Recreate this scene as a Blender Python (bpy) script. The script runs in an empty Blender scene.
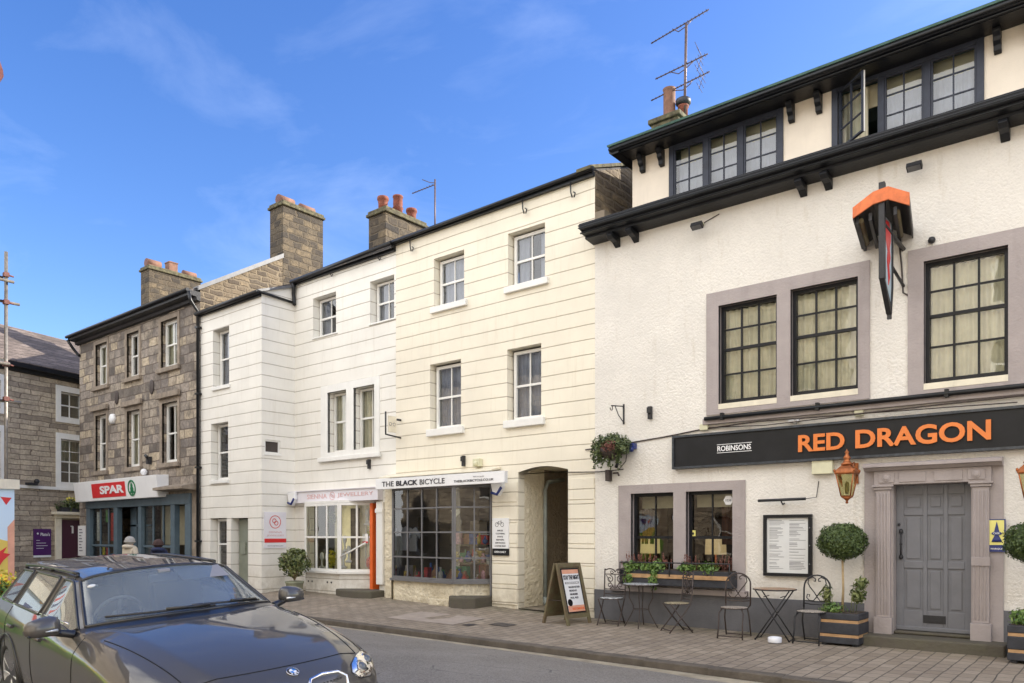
import bpy, bmesh, math, random
from mathutils import Vector, Matrix, noise
random.seed(7)
R = math.radians
scene = bpy.context.scene
col = scene.collection

# ------------------------------------------------------------------ camera
EYE = 1.69
cam_d = bpy.data.cameras.new('camera'); cam = bpy.data.objects.new('camera', cam_d); col.objects.link(cam)
cam.location = (0, 0, EYE); cam.rotation_euler = (R(90), 0, R(39.09))
cam_d.sensor_width = 36; cam_d.lens = 27.07; cam_d.shift_y = 0.189
cam_d.clip_start = .05; cam_d.clip_end = 2000
scene.camera = cam

# ------------------------------------------------------------------ light
SUN_EL, SUN_AZ = 27.0, 50.0          # azimuth measured from +X (along the street) towards +Y (behind the houses)
world = bpy.data.worlds.new('World'); scene.world = world; world.use_nodes = True
nt = world.node_tree; nt.nodes.clear()
def wn(t, **k):
    n = nt.nodes.new(t)
    for a, b in k.items(): setattr(n, a, b)
    return n
sky = wn('ShaderNodeTexSky', sky_type='NISHITA', sun_disc=False)
sky.sun_elevation = R(SUN_EL); sky.sun_rotation = R(90 - SUN_AZ)
sky.air_density = 1.0; sky.dust_density = 0.7; sky.ozone_density = 2.0
hs = wn('ShaderNodeHueSaturation'); hs.inputs['Saturation'].default_value = 1.3; hs.inputs['Hue'].default_value = .516; hs.inputs['Value'].default_value = 1.36
tc = wn('ShaderNodeTexCoord')
sep = wn('ShaderNodeSeparateXYZ')
nt.links.new(tc.outputs['Generated'], sep.inputs[0])
# thin cirrus everywhere, unseen bright cloud banks added behind the photographer to light the shaded fronts
mp = wn('ShaderNodeMapping'); mp.inputs['Scale'].default_value = (1.3, 2.4, 5.0); mp.inputs['Rotation'].default_value = (.1, .25, .5)
nz = wn('ShaderNodeTexNoise'); nz.inputs['Scale'].default_value = 2.1; nz.inputs['Detail'].default_value = 8; nz.inputs['Roughness'].default_value = .58; nz.inputs['Distortion'].default_value = .5
nt.links.new(tc.outputs['Generated'], mp.inputs[0]); nt.links.new(mp.outputs[0], nz.inputs[0])
cr = wn('ShaderNodeMapRange'); cr.inputs[1].default_value = .50; cr.inputs[2].default_value = .82; cr.inputs[4].default_value = .11
nt.links.new(nz.outputs[0], cr.inputs[0])
n2 = wn('ShaderNodeTexNoise'); n2.inputs['Scale'].default_value = 2.6; n2.inputs['Detail'].default_value = 7
nt.links.new(tc.outputs['Generated'], n2.inputs[0])
back = wn('ShaderNodeMath', operation='MULTIPLY_ADD')   # noise - 0.55*y
back.inputs[1].default_value = -.62
nt.links.new(sep.outputs['Y'], back.inputs[0]); nt.links.new(n2.outputs[0], back.inputs[2])
c2 = wn('ShaderNodeMapRange'); c2.inputs[1].default_value = .56; c2.inputs[2].default_value = .72; c2.inputs[4].default_value = .95
nt.links.new(back.outputs[0], c2.inputs[0])
mx1 = wn('ShaderNodeMix', data_type='RGBA'); mx1.inputs['B'].default_value = (8.2, 9.0, 10.6, 1)
mx2 = wn('ShaderNodeMix', data_type='RGBA'); mx2.inputs['B'].default_value = (12.9, 12.9, 13.0, 1)
nt.links.new(sky.outputs[0], hs.inputs['Color'])
nt.links.new(hs.outputs[0], mx1.inputs['A']); nt.links.new(cr.outputs[0], mx1.inputs['Factor'])
nt.links.new(mx1.outputs['Result'], mx2.inputs['A']); nt.links.new(c2.outputs[0], mx2.inputs['Factor'])
bg = wn('ShaderNodeBackground'); bg.inputs['Strength'].default_value = .10
nt.links.new(mx2.outputs['Result'], bg.inputs[0])
wo = wn('ShaderNodeOutputWorld'); nt.links.new(bg.outputs[0], wo.inputs[0])

sd = bpy.data.lights.new('sun', 'SUN'); sd.energy = 4.6; sd.angle = R(.5); sd.color = (1, .93, .82)
sun = bpy.data.objects.new('sun', sd); col.objects.link(sun)
dv = Vector((math.cos(R(SUN_AZ))*math.cos(R(SUN_EL)), math.sin(R(SUN_AZ))*math.cos(R(SUN_EL)), math.sin(R(SUN_EL))))
sun.rotation_euler = dv.to_track_quat('Z', 'Y').to_euler(); sun.location = (0, 0, 30)
scene.view_settings.view_transform = 'Standard'; scene.view_settings.look = 'None'
scene.view_settings.exposure = 1.08; scene.view_settings.gamma = 1

# ------------------------------------------------------------------ materials
def new_mat(name):
    m = bpy.data.materials.new(name); m.use_nodes = True
    t = m.node_tree; b = t.nodes['Principled BSDF']
    return m, t, b
class N:
    def __init__(s, t): s.t = t
    def __call__(s, typ, ins=None, **k):
        n = s.t.nodes.new(typ)
        for a, b in k.items(): setattr(n, a, b)
        for a, b in (ins or {}).items():
            i = n.inputs[a]
            if isinstance(b, bpy.types.NodeSocket): s.t.links.new(b, i)
            else: i.default_value = b
        return n
    def math(s, op, a, b=None, c=None):
        n = s.t.nodes.new('ShaderNodeMath'); n.operation = op
        for i, x in enumerate((a, b, c)):
            if x is None: continue
            if isinstance(x, bpy.types.NodeSocket): s.t.links.new(x, n.inputs[i])
            else: n.inputs[i].default_value = x
        return n.outputs[0]
    def mix(s, f, a, b, blend='MIX'):
        n = s.t.nodes.new('ShaderNodeMix'); n.data_type = 'RGBA'; n.blend_type = blend
        for k, x in (('Factor', f), ('A', a), ('B', b)):
            if isinstance(x, bpy.types.NodeSocket): s.t.links.new(x, n.inputs[k])
            else: n.inputs[k].default_value = x if not isinstance(x, tuple) else (*x[:3], 1)
        return n.outputs['Result']
    def link(s, a, b): s.t.links.new(a, b)
def c4(c): return (c[0], c[1], c[2], 1)
def sc(c, k): return tuple(min(1, x*k) for x in c)

def mat(name, c, rough=.6, var=.12, nscale=3, bump=0, bscale=40, metal=0, coat=0, spec=.5, emit=None, es=0, c2=None, stain=0):
    m, t, b = new_mat(name); n = N(t)
    pos = n('ShaderNodeNewGeometry').outputs['Position']
    tx = n('ShaderNodeTexNoise', {'Vector': pos, 'Scale': nscale, 'Detail': 6, 'Roughness': .6})
    f = n('ShaderNodeMapRange', {0: tx.outputs[0], 1: .35, 2: .68}).outputs[0]
    cc = n.mix(f, sc(c, 1-var), c2 if c2 else sc(c, 1+var))
    if stain:
        st = n('ShaderNodeTexNoise', {'Vector': n('ShaderNodeMapping', {'Vector': pos, 'Scale': (5, 5, .45)}).outputs[0], 'Scale': 1.3, 'Detail': 7, 'Roughness': .65})
        sf = n('ShaderNodeMapRange', {0: st.outputs[0], 1: .52, 2: .78, 4: stain}).outputs[0]
        cc = n.mix(sf, cc, sc(c, .45))
    n.link(cc, b.inputs['Base Color'])
    b.inputs['Roughness'].default_value = rough; b.inputs['Metallic'].default_value = metal
    b.inputs['Coat Weight'].default_value = coat; b.inputs['Coat Roughness'].default_value = .03
    b.inputs['Specular IOR Level'].default_value = spec
    if bump:
        bt = n('ShaderNodeTexNoise', {'Vector': pos, 'Scale': bscale, 'Detail': 4})
        bp = n('ShaderNodeBump', {'Height': bt.outputs[0], 'Strength': bump, 'Distance': .02})
        n.link(bp.outputs[0], b.inputs['Normal'])
    if emit:
        b.inputs['Emission Color'].default_value = c4(emit); b.inputs['Emission Strength'].default_value = es
    return m

def ruled(name, c, pitch, phase, line=.55, tint=None):
    """painted render ruled with level joints"""
    m, t, b = new_mat(name); n = N(t)
    pos = n('ShaderNodeNewGeometry').outputs['Position']
    s = n('ShaderNodeSeparateXYZ', {0: pos})
    w = n('ShaderNodeTexNoise', {'Vector': pos, 'Scale': 1.2, 'Detail': 5})
    z = n.math('MULTIPLY_ADD', w.outputs[0], .025, s.outputs['Z'])
    fr = n.math('FRACT', n.math('MULTIPLY', n.math('ADD', z, phase), 1/pitch))
    d = n.math('ABSOLUTE', n.math('SUBTRACT', fr, .5))          # 0 at the joint
    wl = n('ShaderNodeTexNoise', {'Vector': pos, 'Scale': 9, 'Detail': 6, 'Roughness': .7}).outputs[0]
    width = n.math('MULTIPLY_ADD', wl, .045, .020)
    prof = n('ShaderNodeMapRange', {0: n.math('DIVIDE', d, width), 1: .45, 2: 1.1}).outputs[0]
    big = n('ShaderNodeTexNoise', {'Vector': pos, 'Scale': .9, 'Detail': 7, 'Roughness': .6}).outputs[0]
    base = n.mix(n('ShaderNodeMapRange', {0: big, 1: .35, 2: .7}).outputs[0], sc(c, .93), sc(c, 1.05))
    sv = n('ShaderNodeTexNoise', {'Vector': n('ShaderNodeMapping', {'Vector': pos, 'Scale': (6, 6, .5)}).outputs[0], 'Scale': 1.5, 'Detail': 8, 'Roughness': .7}).outputs[0]
    gr = n.math('MULTIPLY', n('ShaderNodeMapRange', {0: s.outputs['Z'], 1: 1.0, 2: .2}).outputs[0], n('ShaderNodeMapRange', {0: n('ShaderNodeTexNoise', {'Vector': pos, 'Scale': 3.5, 'Detail': 9, 'Roughness': .75}).outputs[0], 1: .40, 2: .62}).outputs[0])
    base = n.mix(n.math('MULTIPLY', gr, .6), base, (.30, .24, .15))
    base = n.mix(n('ShaderNodeMapRange', {0: sv, 1: .54, 2: .8, 4: .34}).outputs[0], base, tint or (c[0]*.62, c[1]*.56, c[2]*.45))
    colr = n.mix(n.math('MULTIPLY_ADD', prof, line, 1-line), (c[0]*.26, c[1]*.2, c[2]*.14), base)
    n.link(colr, b.inputs['Base Color']); b.inputs['Roughness'].default_value = .62
    fine = n('ShaderNodeTexNoise', {'Vector': pos, 'Scale': 30, 'Detail': 5}).outputs[0]
    und = n('ShaderNodeTexNoise', {'Vector': pos, 'Scale': 4, 'Detail': 4}).outputs[0]
    h = n.math('ADD', n.math('MULTIPLY', prof, .5), n.math('ADD', n.math('MULTIPLY', fine, .12), n.math('MULTIPLY', und, .6)))
    n.link(n('ShaderNodeBump', {'Height': h, 'Strength': .7, 'Distance': .02}).outputs[0], b.inputs['Normal'])
    return m

def roughcast(name, c, scale=26, strength=.9, stain=.35):
    m, t, b = new_mat(name); n = N(t)
    pos = n('ShaderNodeNewGeometry').outputs['Position']
    a = n('ShaderNodeTexNoise', {'Vector': pos, 'Scale': scale, 'Detail': 5, 'Roughness': .55, 'Distortion': .6}).outputs[0]
    v = n('ShaderNodeTexVoronoi', {'Vector': pos, 'Scale': scale*.8}, feature='SMOOTH_F1').outputs['Distance']
    h = n.math('SUBTRACT', n.math('MULTIPLY', a, 1.2), n.math('MULTIPLY', v, .55))
    big = n('ShaderNodeTexNoise', {'Vector': pos, 'Scale': 1.1, 'Detail': 8, 'Roughness': .62}).outputs[0]
    base = n.mix(n('ShaderNodeMapRange', {0: big, 1: .35, 2: .7}).outputs[0], sc(c, .9), sc(c, 1.06))
    base = n.mix(n('ShaderNodeMapRange', {0: a, 1: .48, 2: .28, 4: .3}).outputs[0], base, sc(c, .74))
    sv = n('ShaderNodeTexNoise', {'Vector': n('ShaderNodeMapping', {'Vector': pos, 'Scale': (4, 4, .6)}).outputs[0], 'Scale': 1.6, 'Detail': 8, 'Roughness': .7}).outputs[0]
    base = n.mix(n('ShaderNodeMapRange', {0: sv, 1: .56, 2: .8, 4: stain}).outputs[0], base, (c[0]*.6, c[1]*.52, c[2]*.4))
    zz = n('ShaderNodeSeparateXYZ', {0: pos}).outputs['Z']
    gr = n.math('MULTIPLY', n('ShaderNodeMapRange', {0: zz, 1: 1.3, 2: .2}).outputs[0], n('ShaderNodeMapRange', {0: n('ShaderNodeTexNoise', {'Vector': pos, 'Scale': 3.0, 'Detail': 9, 'Roughness': .75}).outputs[0], 1: .42, 2: .62}).outputs[0])
    base = n.mix(n.math('MULTIPLY', gr, .6), base, (.28, .22, .13))
    n.link(base, b.inputs['Base Color']); b.inputs['Roughness'].default_value = .75
    n.link(n('ShaderNodeBump', {'Height': h, 'Strength': n.math('MULTIPLY', n('ShaderNodeMapRange', {0: big, 1: .35, 2: .65, 3: .55, 4: 1.15}).outputs[0], strength), 'Distance': .022 if scale > 20 else .05}).outputs[0], b.inputs['Normal'])
    return m

def stone(name, cols, bw=.5, rh=.24, mortar=(.2, .17, .13), bump=.9, wob=.05, msize=.018, soot=.4):
    m, t, b = new_mat(name); n = N(t)
    pos = n('ShaderNodeNewGeometry').outputs['Position']
    s = n('ShaderNodeSeparateXYZ', {0: pos})
    ws = n('ShaderNodeTexNoise', {'Vector': pos, 'Scale': 2.6, 'Detail': 3}, ).outputs['Color']
    wsep = n('ShaderNodeSeparateColor', {0: ws})
    x = n.math('MULTIPLY_ADD', wsep.outputs[0], wob*2.5, n.math('ADD', s.outputs['X'], s.outputs['Y']))
    z = n.math('MULTIPLY_ADD', wsep.outputs[1], wob, s.outputs['Z'])
    v = n('ShaderNodeCombineXYZ', {0: x, 1: z})
    br = n('ShaderNodeTexBrick', {'Vector': v.outputs[0], 'Color1': (0, 0, 0, 1), 'Color2': (1, 1, 1, 1), 'Mortar': (.5, .5, .5, 1), 'Scale': 1, 'Mortar Size': msize, 'Mortar Smooth': .5, 'Bias': 0, 'Brick Width': bw, 'Row Height': rh}, offset=.43, squash=1.6, squash_frequency=3)
    br2 = n('ShaderNodeTexBrick', {'Vector': v.outputs[0], 'Color1': (0, 0, 0, 1), 'Color2': (1, 1, 1, 1), 'Mortar': (.5, .5, .5, 1), 'Scale': 1, 'Mortar Size': 0.0, 'Bias': 0, 'Brick Width': bw*2.1, 'Row Height': rh*2}, offset=.3)
    rmp = n('ShaderNodeValToRGB', {0: br.outputs['Color']})
    e = rmp.color_ramp.elements; e[0].color = c4(cols[0]); e[1].color = c4(cols[-1])
    for i, c in enumerate(cols[1:-1]):
        k = rmp.color_ramp.elements.new((i+1)/(len(cols)-1)); k.color = c4(c)
    no = n('ShaderNodeTexNoise', {'Vector': pos, 'Scale': 11, 'Detail': 8, 'Roughness': .7}).outputs[0]
    c_ = n.mix(n('ShaderNodeMapRange', {0: no, 1: .38, 2: .68, 4: .6}).outputs[0], rmp.outputs[0], sc(cols[0], .6))
    no2 = n('ShaderNodeTexNoise', {'Vector': pos, 'Scale': 1.9, 'Detail': 9, 'Roughness': .72}).outputs[0]
    c_ = n.mix(n('ShaderNodeMapRange', {0: no2, 1: .47, 2: .63, 4: soot}).outputs[0], c_, sc(cols[0], .6))
    c_ = n.mix(n('ShaderNodeMapRange', {0: no2, 1: .44, 2: .30, 4: .45}).outputs[0], c_, sc(cols[2], 1.25))
    c_ = n.mix(br.outputs['Fac'], c_, mortar)
    n.link(c_, b.inputs['Base Color']); b.inputs['Roughness'].default_value = .85
    h = n.math('ADD', n.math('MULTIPLY', br.outputs['Fac'], -1.0), n.math('MULTIPLY', no, .9))
    n.link(n('ShaderNodeBump', {'Height': h, 'Strength': bump, 'Distance': .03}).outputs[0], b.inputs['Normal'])
    return m

def glass(name, tint=(.9, .95, .95), rough=.0, ior=1.5, wob=.012, dark=.9, lo=.07):
    m = bpy.data.materials.new(name); m.use_nodes = True; t = m.node_tree; t.nodes.clear(); n = N(t)
    pos = n('ShaderNodeNewGeometry').outputs['Position']
    no = n('ShaderNodeTexNoise', {'Vector': pos, 'Scale': 1.9, 'Detail': 2}).outputs[0]
    bp = n('ShaderNodeBump', {'Height': no, 'Strength': wob, 'Distance': .3}).outputs[0]
    g = n('ShaderNodeBsdfGlossy', {'Color': (1, 1, 1, 1), 'Roughness': rough, 'Normal': bp})
    tr = n('ShaderNodeBsdfTransparent', {'Color': (tint[0]*dark, tint[1]*dark, tint[2]*dark, 1)})
    fr = n('ShaderNodeFresnel', {'IOR': ior, 'Normal': bp})
    f = n('ShaderNodeMapRange', {0: fr.outputs[0], 1: 0, 2: 1, 3: lo, 4: 1})
    ms = n('ShaderNodeMixShader', {0: f.outputs[0], 1: tr.outputs[0], 2: g.outputs[0]})
    o = n('ShaderNodeOutputMaterial', {0: ms.outputs[0]})
    return m

M = {}
M['cream'] = ruled('cream_render', (.80, .742, .61), .275, .06)
M['white'] = ruled('white_render', (.79, .765, .70), .297, .10)
M['rough_pub'] = roughcast('roughcast_offwhite', (.745, .71, .65), 34, .6, .5)
M['rough_cream'] = roughcast('roughcast_cream', (.78, .70, .53), 13, 1.0, .5)
M['smooth_pub'] = mat('smooth_offwhite', (.76, .68, .57), .6, .05, 2, .25, 60, stain=.15)
M['mauve'] = mat('mauve_paint', (.355, .31, .30), .6, .07, 3, .3, 30, stain=.3)
M['plinth'] = mat('plinth_grey', (.115, .115, .125), .65, .15, 2, .4, 40, stain=.3)
M['blacktimber'] = mat('black_timber', (.010, .011, .014), .4, .25, 5, .15, 30, spec=.3)
M['blackiron'] = mat('black_iron', (.02, .02, .023), .5, .2, 20, .1, 60)
M['rustiron'] = mat('rusty_iron', (.055, .04, .035), .6, .35, 30, .2, 80)
M['navyframe'] = mat('navy_frame', (.032, .038, .058), .45, .2, 6, spec=.35)
M['whitepaint'] = mat('white_paint', (.78, .77, .73), .45, .05, 3, .08, 30, stain=.12)
M['creampaint'] = mat('cream_paint', (.74, .68, .54), .5, .07, 4, .2, 40, stain=.3)
M['greyframe'] = mat('grey_frame', (.145, .142, .145), .45, .1, 5)
M['door_grey'] = mat('door_grey', (.165, .168, .185), .5, .07, 5, .1, 40)
M['orange'] = mat('orange_paint', (.75, .13, .02), .45, .08, 5)
M['orange_hood'] = mat('orange_hood', (.68, .17, .05), .6, .2, 6, .2, 20, stain=.3)
M['copper'] = mat('copper', (.36, .12, .04), .42, .3, 14, .15, 40, metal=.6)
M['bluegrey'] = mat('bluegrey_wood', (.085, .125, .155), .5, .12, 5, .1, 30)
M['purple'] = mat('purple_board', (.07, .012, .11), .4, .05, 3)
M['plum'] = mat('plum_door', (.055, .006, .028), .35, .08, 3)
M['red'] = mat('red_sign', (.62, .018, .022), .4, .05, 3)
M['softred'] = mat('soft_red', (.62, .10, .09), .5, .05, 3)
M['signwhite'] = mat('sign_white', (.80, .80, .80), .35, .04, 2)
M['signlilac'] = mat('sign_lilac_white', (.74, .72, .76), .4, .03, 2)
M['palepink'] = mat('pale_pink_letters', (.66, .42, .42), .5, .04, 3)
M['signblack'] = mat('sign_black', (.010, .0105, .012), .5, .25, 3, .05, 20, spec=.3)
M['darkletter'] = mat('dark_letters', (.02, .02, .03), .5, .05, 3)
M['orangeletter'] = mat('orange_letters', (.70, .19, .035), .4, .06, 4)
M['green'] = mat('green_mark', (.01, .16, .06), .4, .05, 3)
M['yellow'] = mat('yellow_plastic', (.78, .72, .22), .4, .05, 3)
M['cream_box'] = mat('cream_plastic', (.62, .60, .42), .45, .08, 6)
M['blue'] = mat('blue_plastic', (.015, .03, .16), .35, .05, 3)
M['stone'] = stone('coursed_stone', [(.13, .11, .095), (.33, .28, .23), (.46, .39, .31), (.60, .49, .34), (.22, .19, .17), (.42, .355, .295)], .46, .26, (.16, .125, .10), 1.0, .07, .016, .62)
M['rubble'] = stone('rubble_stone', [(.075, .055, .038), (.18, .135, .085), (.30, .225, .135), (.13, .10, .068)], .36, .15, (.20, .155, .10), 1.0, .13, .03, .3)
M['chimstone'] = stone('chimney_stone', [(.032, .025, .019), (.085, .063, .040), (.20, .148, .085), (.055, .043, .032), (.12, .092, .057)], .34, .19, (.095, .072, .045), 1.0, .11, .024, .5)
M['stone2'] = stone('pale_coursed_stone', [(.28, .23, .175), (.47, .395, .30), (.62, .52, .38), (.40, .335, .26)], .48, .17, (.17, .13, .10), .9, .08, .010, .35)
M['sandstone'] = mat('dressed_sandstone', (.27, .22, .17), .8, .25, 5, .5, 25, stain=.45)
M['step'] = mat('mossy_step', (.14, .12, .095), .85, .35, 3, .6, 20, c2=(.10, .092, .062))
M['ledge'] = mat('mossy_ledge', (.085, .07, .045), .9, .45, 9, .9, 22, c2=(.15, .135, .07))
M['slate'] = stone('roof_slate', [(.06, .055, .055), (.10, .09, .085), (.15, .125, .11)], .3, .2, (.03, .03, .03), .7, .02, .012, .4)
M['slate2'] = stone('brown_slate', [(.10, .075, .06), (.15, .115, .095), (.21, .165, .14)], .3, .17, (.05, .04, .035), .8, .02, .012, .4)
M['lead'] = mat('lead_grey', (.13, .13, .135), .5, .2, 6)
M['verdigris'] = mat('green_copper', (.10, .20, .175), .6, .25, 4)
M['terracotta'] = mat('terracotta', (.21, .062, .036), .8, .3, 9, .3, 30, stain=.4)
M['pot_pale'] = mat('pale_pot', (.19, .095, .062), .8, .2, 9, .2, 30, stain=.3)
M['gutter'] = mat('gutter_black', (.010, .011, .013), .35, .3, 8, spec=.35)
M['pipegreen'] = mat('pipe_greygreen', (.24, .27, .26), .5, .15, 8)
M['steel'] = mat('scaffold_steel', (.20, .18, .155), .45, .3, 15, .1, 60, metal=.5)
M['clamp'] = mat('rusty_clamp', (.12, .035, .025), .6, .4, 30)
M['board'] = mat('scaffold_board', (.40, .33, .23), .8, .2, 8, .3, 30)
M['aerial'] = mat('aerial_metal', (.11, .075, .07), .5, .3, 20, metal=.4)
M['wood'] = mat('weathered_wood', (.20, .135, .075), .75, .35, 6, .4, 30, c2=(.15, .14, .07))
M['wood_light'] = mat('oak_slat', (.42, .25, .12), .6, .2, 8, .2, 30)
M['planterdark'] = mat('planter_dark', (.028, .03, .038), .6, .3, 8, .2, 30)
M['mosaic'] = None
M['leaf'] = None
M['interior'] = mat('interior_wall', (.22, .18, .13), .8, .2, 1)
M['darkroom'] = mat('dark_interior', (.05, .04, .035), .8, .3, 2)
M['curtain'] = mat('curtain_cream', (.84, .78, .60), .85, .08, 5)
M['curtain_blue'] = mat('curtain_grey', (.40, .41, .50), .85, .1, 5)
M['curtain_brown'] = mat('curtain_brown', (.13, .06, .04), .85, .2, 5)
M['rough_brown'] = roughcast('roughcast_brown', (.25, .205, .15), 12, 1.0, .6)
M['blind'] = mat('blind_cream', (.62, .56, .40), .8, .05, 5)
M['glass'] = glass('window_glass')
M['glass_shop'] = glass('shop_glass', wob=.006, ior=1.4, lo=.045)
M['glass_dark'] = glass('pub_glass', (.7,.72,.7), lo=.03, ior=1.35)
M['glass_lamp'] = mat('lamp_glass', (.42, .38, .22), .15, .1, 6)
M['shade'] = mat('lamp_shade', (.60, .48, .28), .8, .08, 8, emit=(1, .72, .36), es=.22)
M['bulb'] = mat('lit_bulb', (1, .8, .5), .4, 0, emit=(1, .50, .14), es=14)
M['striplight'] = mat('lit_strip', (1, .95, .8), .4, 0, emit=(1, .90, .62), es=2.2)
M['white_cer'] = mat('white_ceramic', (.74, .75, .79), .25, .04, 5)
M['paper'] = mat('menu_paper', (.66, .67, .66), .5, .05, 2)
M['text_grey'] = mat('text_grey', (.25, .25, .27), .6, .05, 5)
M['peach'] = mat('peach_panel', (.72, .36, .24), .5, .1, 5)
M['soil'] = mat('soil', (.05, .035, .025), .9, .3, 10)

def leafmat(name, a, b_, rough=.5):
    m, t, b = new_mat(name); n = N(t)
    pos = n('ShaderNodeNewGeometry')
    rnd = pos.outputs['Random Per Island']
    c_ = n.mix(rnd, a, b_)
    n.link(c_, b.inputs['Base Color']); b.inputs['Roughness'].default_value = rough
    b.inputs['Subsurface Weight'].default_value = 0
    return m
M['leaf_dark'] = leafmat('leaf_topiary', (.025, .05, .010), (.085, .125, .028))
M['leaf_mid'] = leafmat('leaf_ivy', (.03, .055, .018), (.12, .15, .05))
M['leaf_bright'] = leafmat('leaf_bright', (.06, .13, .025), (.18, .27, .06))
M['leaf_shrub'] = leafmat('leaf_shrub', (.045, .075, .02), (.20, .22, .07))
M['leaf_red'] = leafmat('heather_red', (.13, .05, .04), (.28, .12, .09), .8)
M['flower'] = leafmat('flower_mix', (.85, .55, .03), (.75, .06, .02))
M['flower_y'] = leafmat('flower_yellow', (.85, .72, .04), (.60, .60, .10))
M['stemwood'] = mat('stem_wood', (.42, .31, .17), .8, .2, 12)

def mosaic(name, a, b_, scale=34):
    m, t, b = new_mat(name); n = N(t)
    pos = n('ShaderNodeNewGeometry').outputs['Position']
    v = n('ShaderNodeTexVoronoi', {'Vector': pos, 'Scale': scale}); e = n('ShaderNodeTexVoronoi', {'Vector': pos, 'Scale': scale}, feature='DISTANCE_TO_EDGE')
    s = n('ShaderNodeSeparateColor', {0: v.outputs['Color']})
    c_ = n.mix(n.math('GREATER_THAN', s.outputs[0], .55), a, b_)
    c_ = n.mix(n.math('LESS_THAN', e.outputs[0], .06), c_, (.12, .11, .1))
    n.link(c_, b.inputs['Base Color']); b.inputs['Roughness'].default_value = .4
    return m
M['mosaic_w'] = mosaic('mosaic_white', (.75, .78, .80), (.10, .13, .16))
M['mosaic_y'] = mosaic('mosaic_sand', (.60, .52, .33), (.34, .28, .16))
M['mosaic_p'] = mosaic('mosaic_stone', (.52, .46, .40), (.36, .30, .25))
M['mosaic_o'] = mosaic('mosaic_terracotta', (.46, .22, .10), (.38, .30, .20))

def pavers():
    m, t, b = new_mat('block_paving'); n = N(t)
    pos = n('ShaderNodeNewGeometry').outputs['Position']
    s = n('ShaderNodeSeparateXYZ', {0: pos})
    w = n('ShaderNodeTexNoise', {'Vector': pos, 'Scale': 1.7, 'Detail': 2}).outputs[0]
    v = n('ShaderNodeCombineXYZ', {0: n.math('MULTIPLY_ADD', w, .05, s.outputs['Y']), 1: n.math('MULTIPLY_ADD', w, .05, s.outputs['X'])})
    br = n('ShaderNodeTexBrick', {'Vector': v.outputs[0], 'Color1': (0, 0, 0, 1), 'Color2': (1, 1, 1, 1), 'Mortar': (.5, .5, .5, 1), 'Scale': 1, 'Mortar Size': .008, 'Mortar Smooth': .25, 'Bias': 0, 'Brick Width': .245, 'Row Height': .17}, offset=.5)
    rmp = n.mix(br.outputs['Color'], (.26, .208, .152), (.37, .305, .232))
    no = n('ShaderNodeTexNoise', {'Vector': pos, 'Scale': 14, 'Detail': 8, 'Roughness': .7}).outputs[0]
    big = n('ShaderNodeTexNoise', {'Vector': pos, 'Scale': .8, 'Detail': 6, 'Roughness': .6}).outputs[0]
    c_ = n.mix(n('ShaderNodeMapRange', {0: no, 1: .4, 2: .7, 4: .35}).outputs[0], rmp, (.13, .105, .085))
    c_ = n.mix(n('ShaderNodeMapRange', {0: big, 1: .42, 2: .7, 4: .5}).outputs[0], c_, (.16, .13, .105))
    # moss gathers along the foot of the wall
    mo = n.math('MULTIPLY', n('ShaderNodeMapRange', {0: s.outputs['Y'], 1: 11.1, 2: 11.85}).outputs[0], n('ShaderNodeMapRange', {0: n('ShaderNodeTexNoise', {'Vector': pos, 'Scale': 3, 'Detail': 8, 'Roughness': .8}).outputs[0], 1: .42, 2: .62}).outputs[0])
    c_ = n.mix(n.math('MULTIPLY', mo, .75), c_, (.07, .075, .03))
    c_ = n.mix(n.math('MULTIPLY', br.outputs['Fac'], .85), c_, (.06, .052, .042))
    n.link(c_, b.inputs['Base Color']); b.inputs['Roughness'].default_value = .8
    h = n.math('ADD', n.math('MULTIPLY', br.outputs['Fac'], -1.0), n.math('ADD', n.math('MULTIPLY', no, .35), n.math('MULTIPLY', br.outputs['Color'], .25)))
    n.link(n('ShaderNodeBump', {'Height': h, 'Strength': .6, 'Distance': .012}).outputs[0], b.inputs['Normal'])
    return m
M['pavers'] = pavers()
def asphalt():
    m, t, b = new_mat('asphalt'); n = N(t)
    pos = n('ShaderNodeNewGeometry').outputs['Position']
    g = n('ShaderNodeTexNoise', {'Vector': pos, 'Scale': 120, 'Detail': 3}).outputs[0]
    big = n('ShaderNodeTexNoise', {'Vector': pos, 'Scale': .9, 'Detail': 9, 'Roughness': .65}).outputs[0]
    c_ = n.mix(n('ShaderNodeMapRange', {0: big, 1: .35, 2: .7}).outputs[0], (.185, .163, .135), (.26, .232, .196))
    vr = n('ShaderNodeTexVoronoi', {'Vector': pos, 'Scale': 75}).outputs['Color']
    vs = n('ShaderNodeSeparateColor', {0: vr}).outputs[0]
    c_ = n.mix(n('ShaderNodeMapRange', {0: vs, 1: .6, 2: 1, 4: .5}).outputs[0], c_, (.34, .32, .30))
    c_ = n.mix(n('ShaderNodeMapRange', {0: vs, 1: .35, 2: 0, 4: .5}).outputs[0], c_, (.08, .075, .07))
    ck = n('ShaderNodeTexVoronoi', {'Vector': n('ShaderNodeMapping', {'Vector': pos, 'Scale': (.35, 1.1, 1)}).outputs[0], 'Scale': 1.1}, feature='DISTANCE_TO_EDGE').outputs[0]
    cm = n.math('MULTIPLY', n.math('LESS_THAN', ck, .006), n.math('GREATER_THAN', big, .52))
    c_ = n.mix(n.math('MULTIPLY', cm, .6), c_, (.05, .048, .045))
    n.link(c_, b.inputs['Base Color']); b.inputs['Roughness'].default_value = .85
    n.link(n('ShaderNodeBump', {'Height': g, 'Strength': .5, 'Distance': .008}).outputs[0], b.inputs['Normal'])
    return m
M['asphalt'] = asphalt()
M['kerb'] = mat('kerb_stone', (.105, .088, .07), .85, .25, 4, .4, 30)
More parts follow.
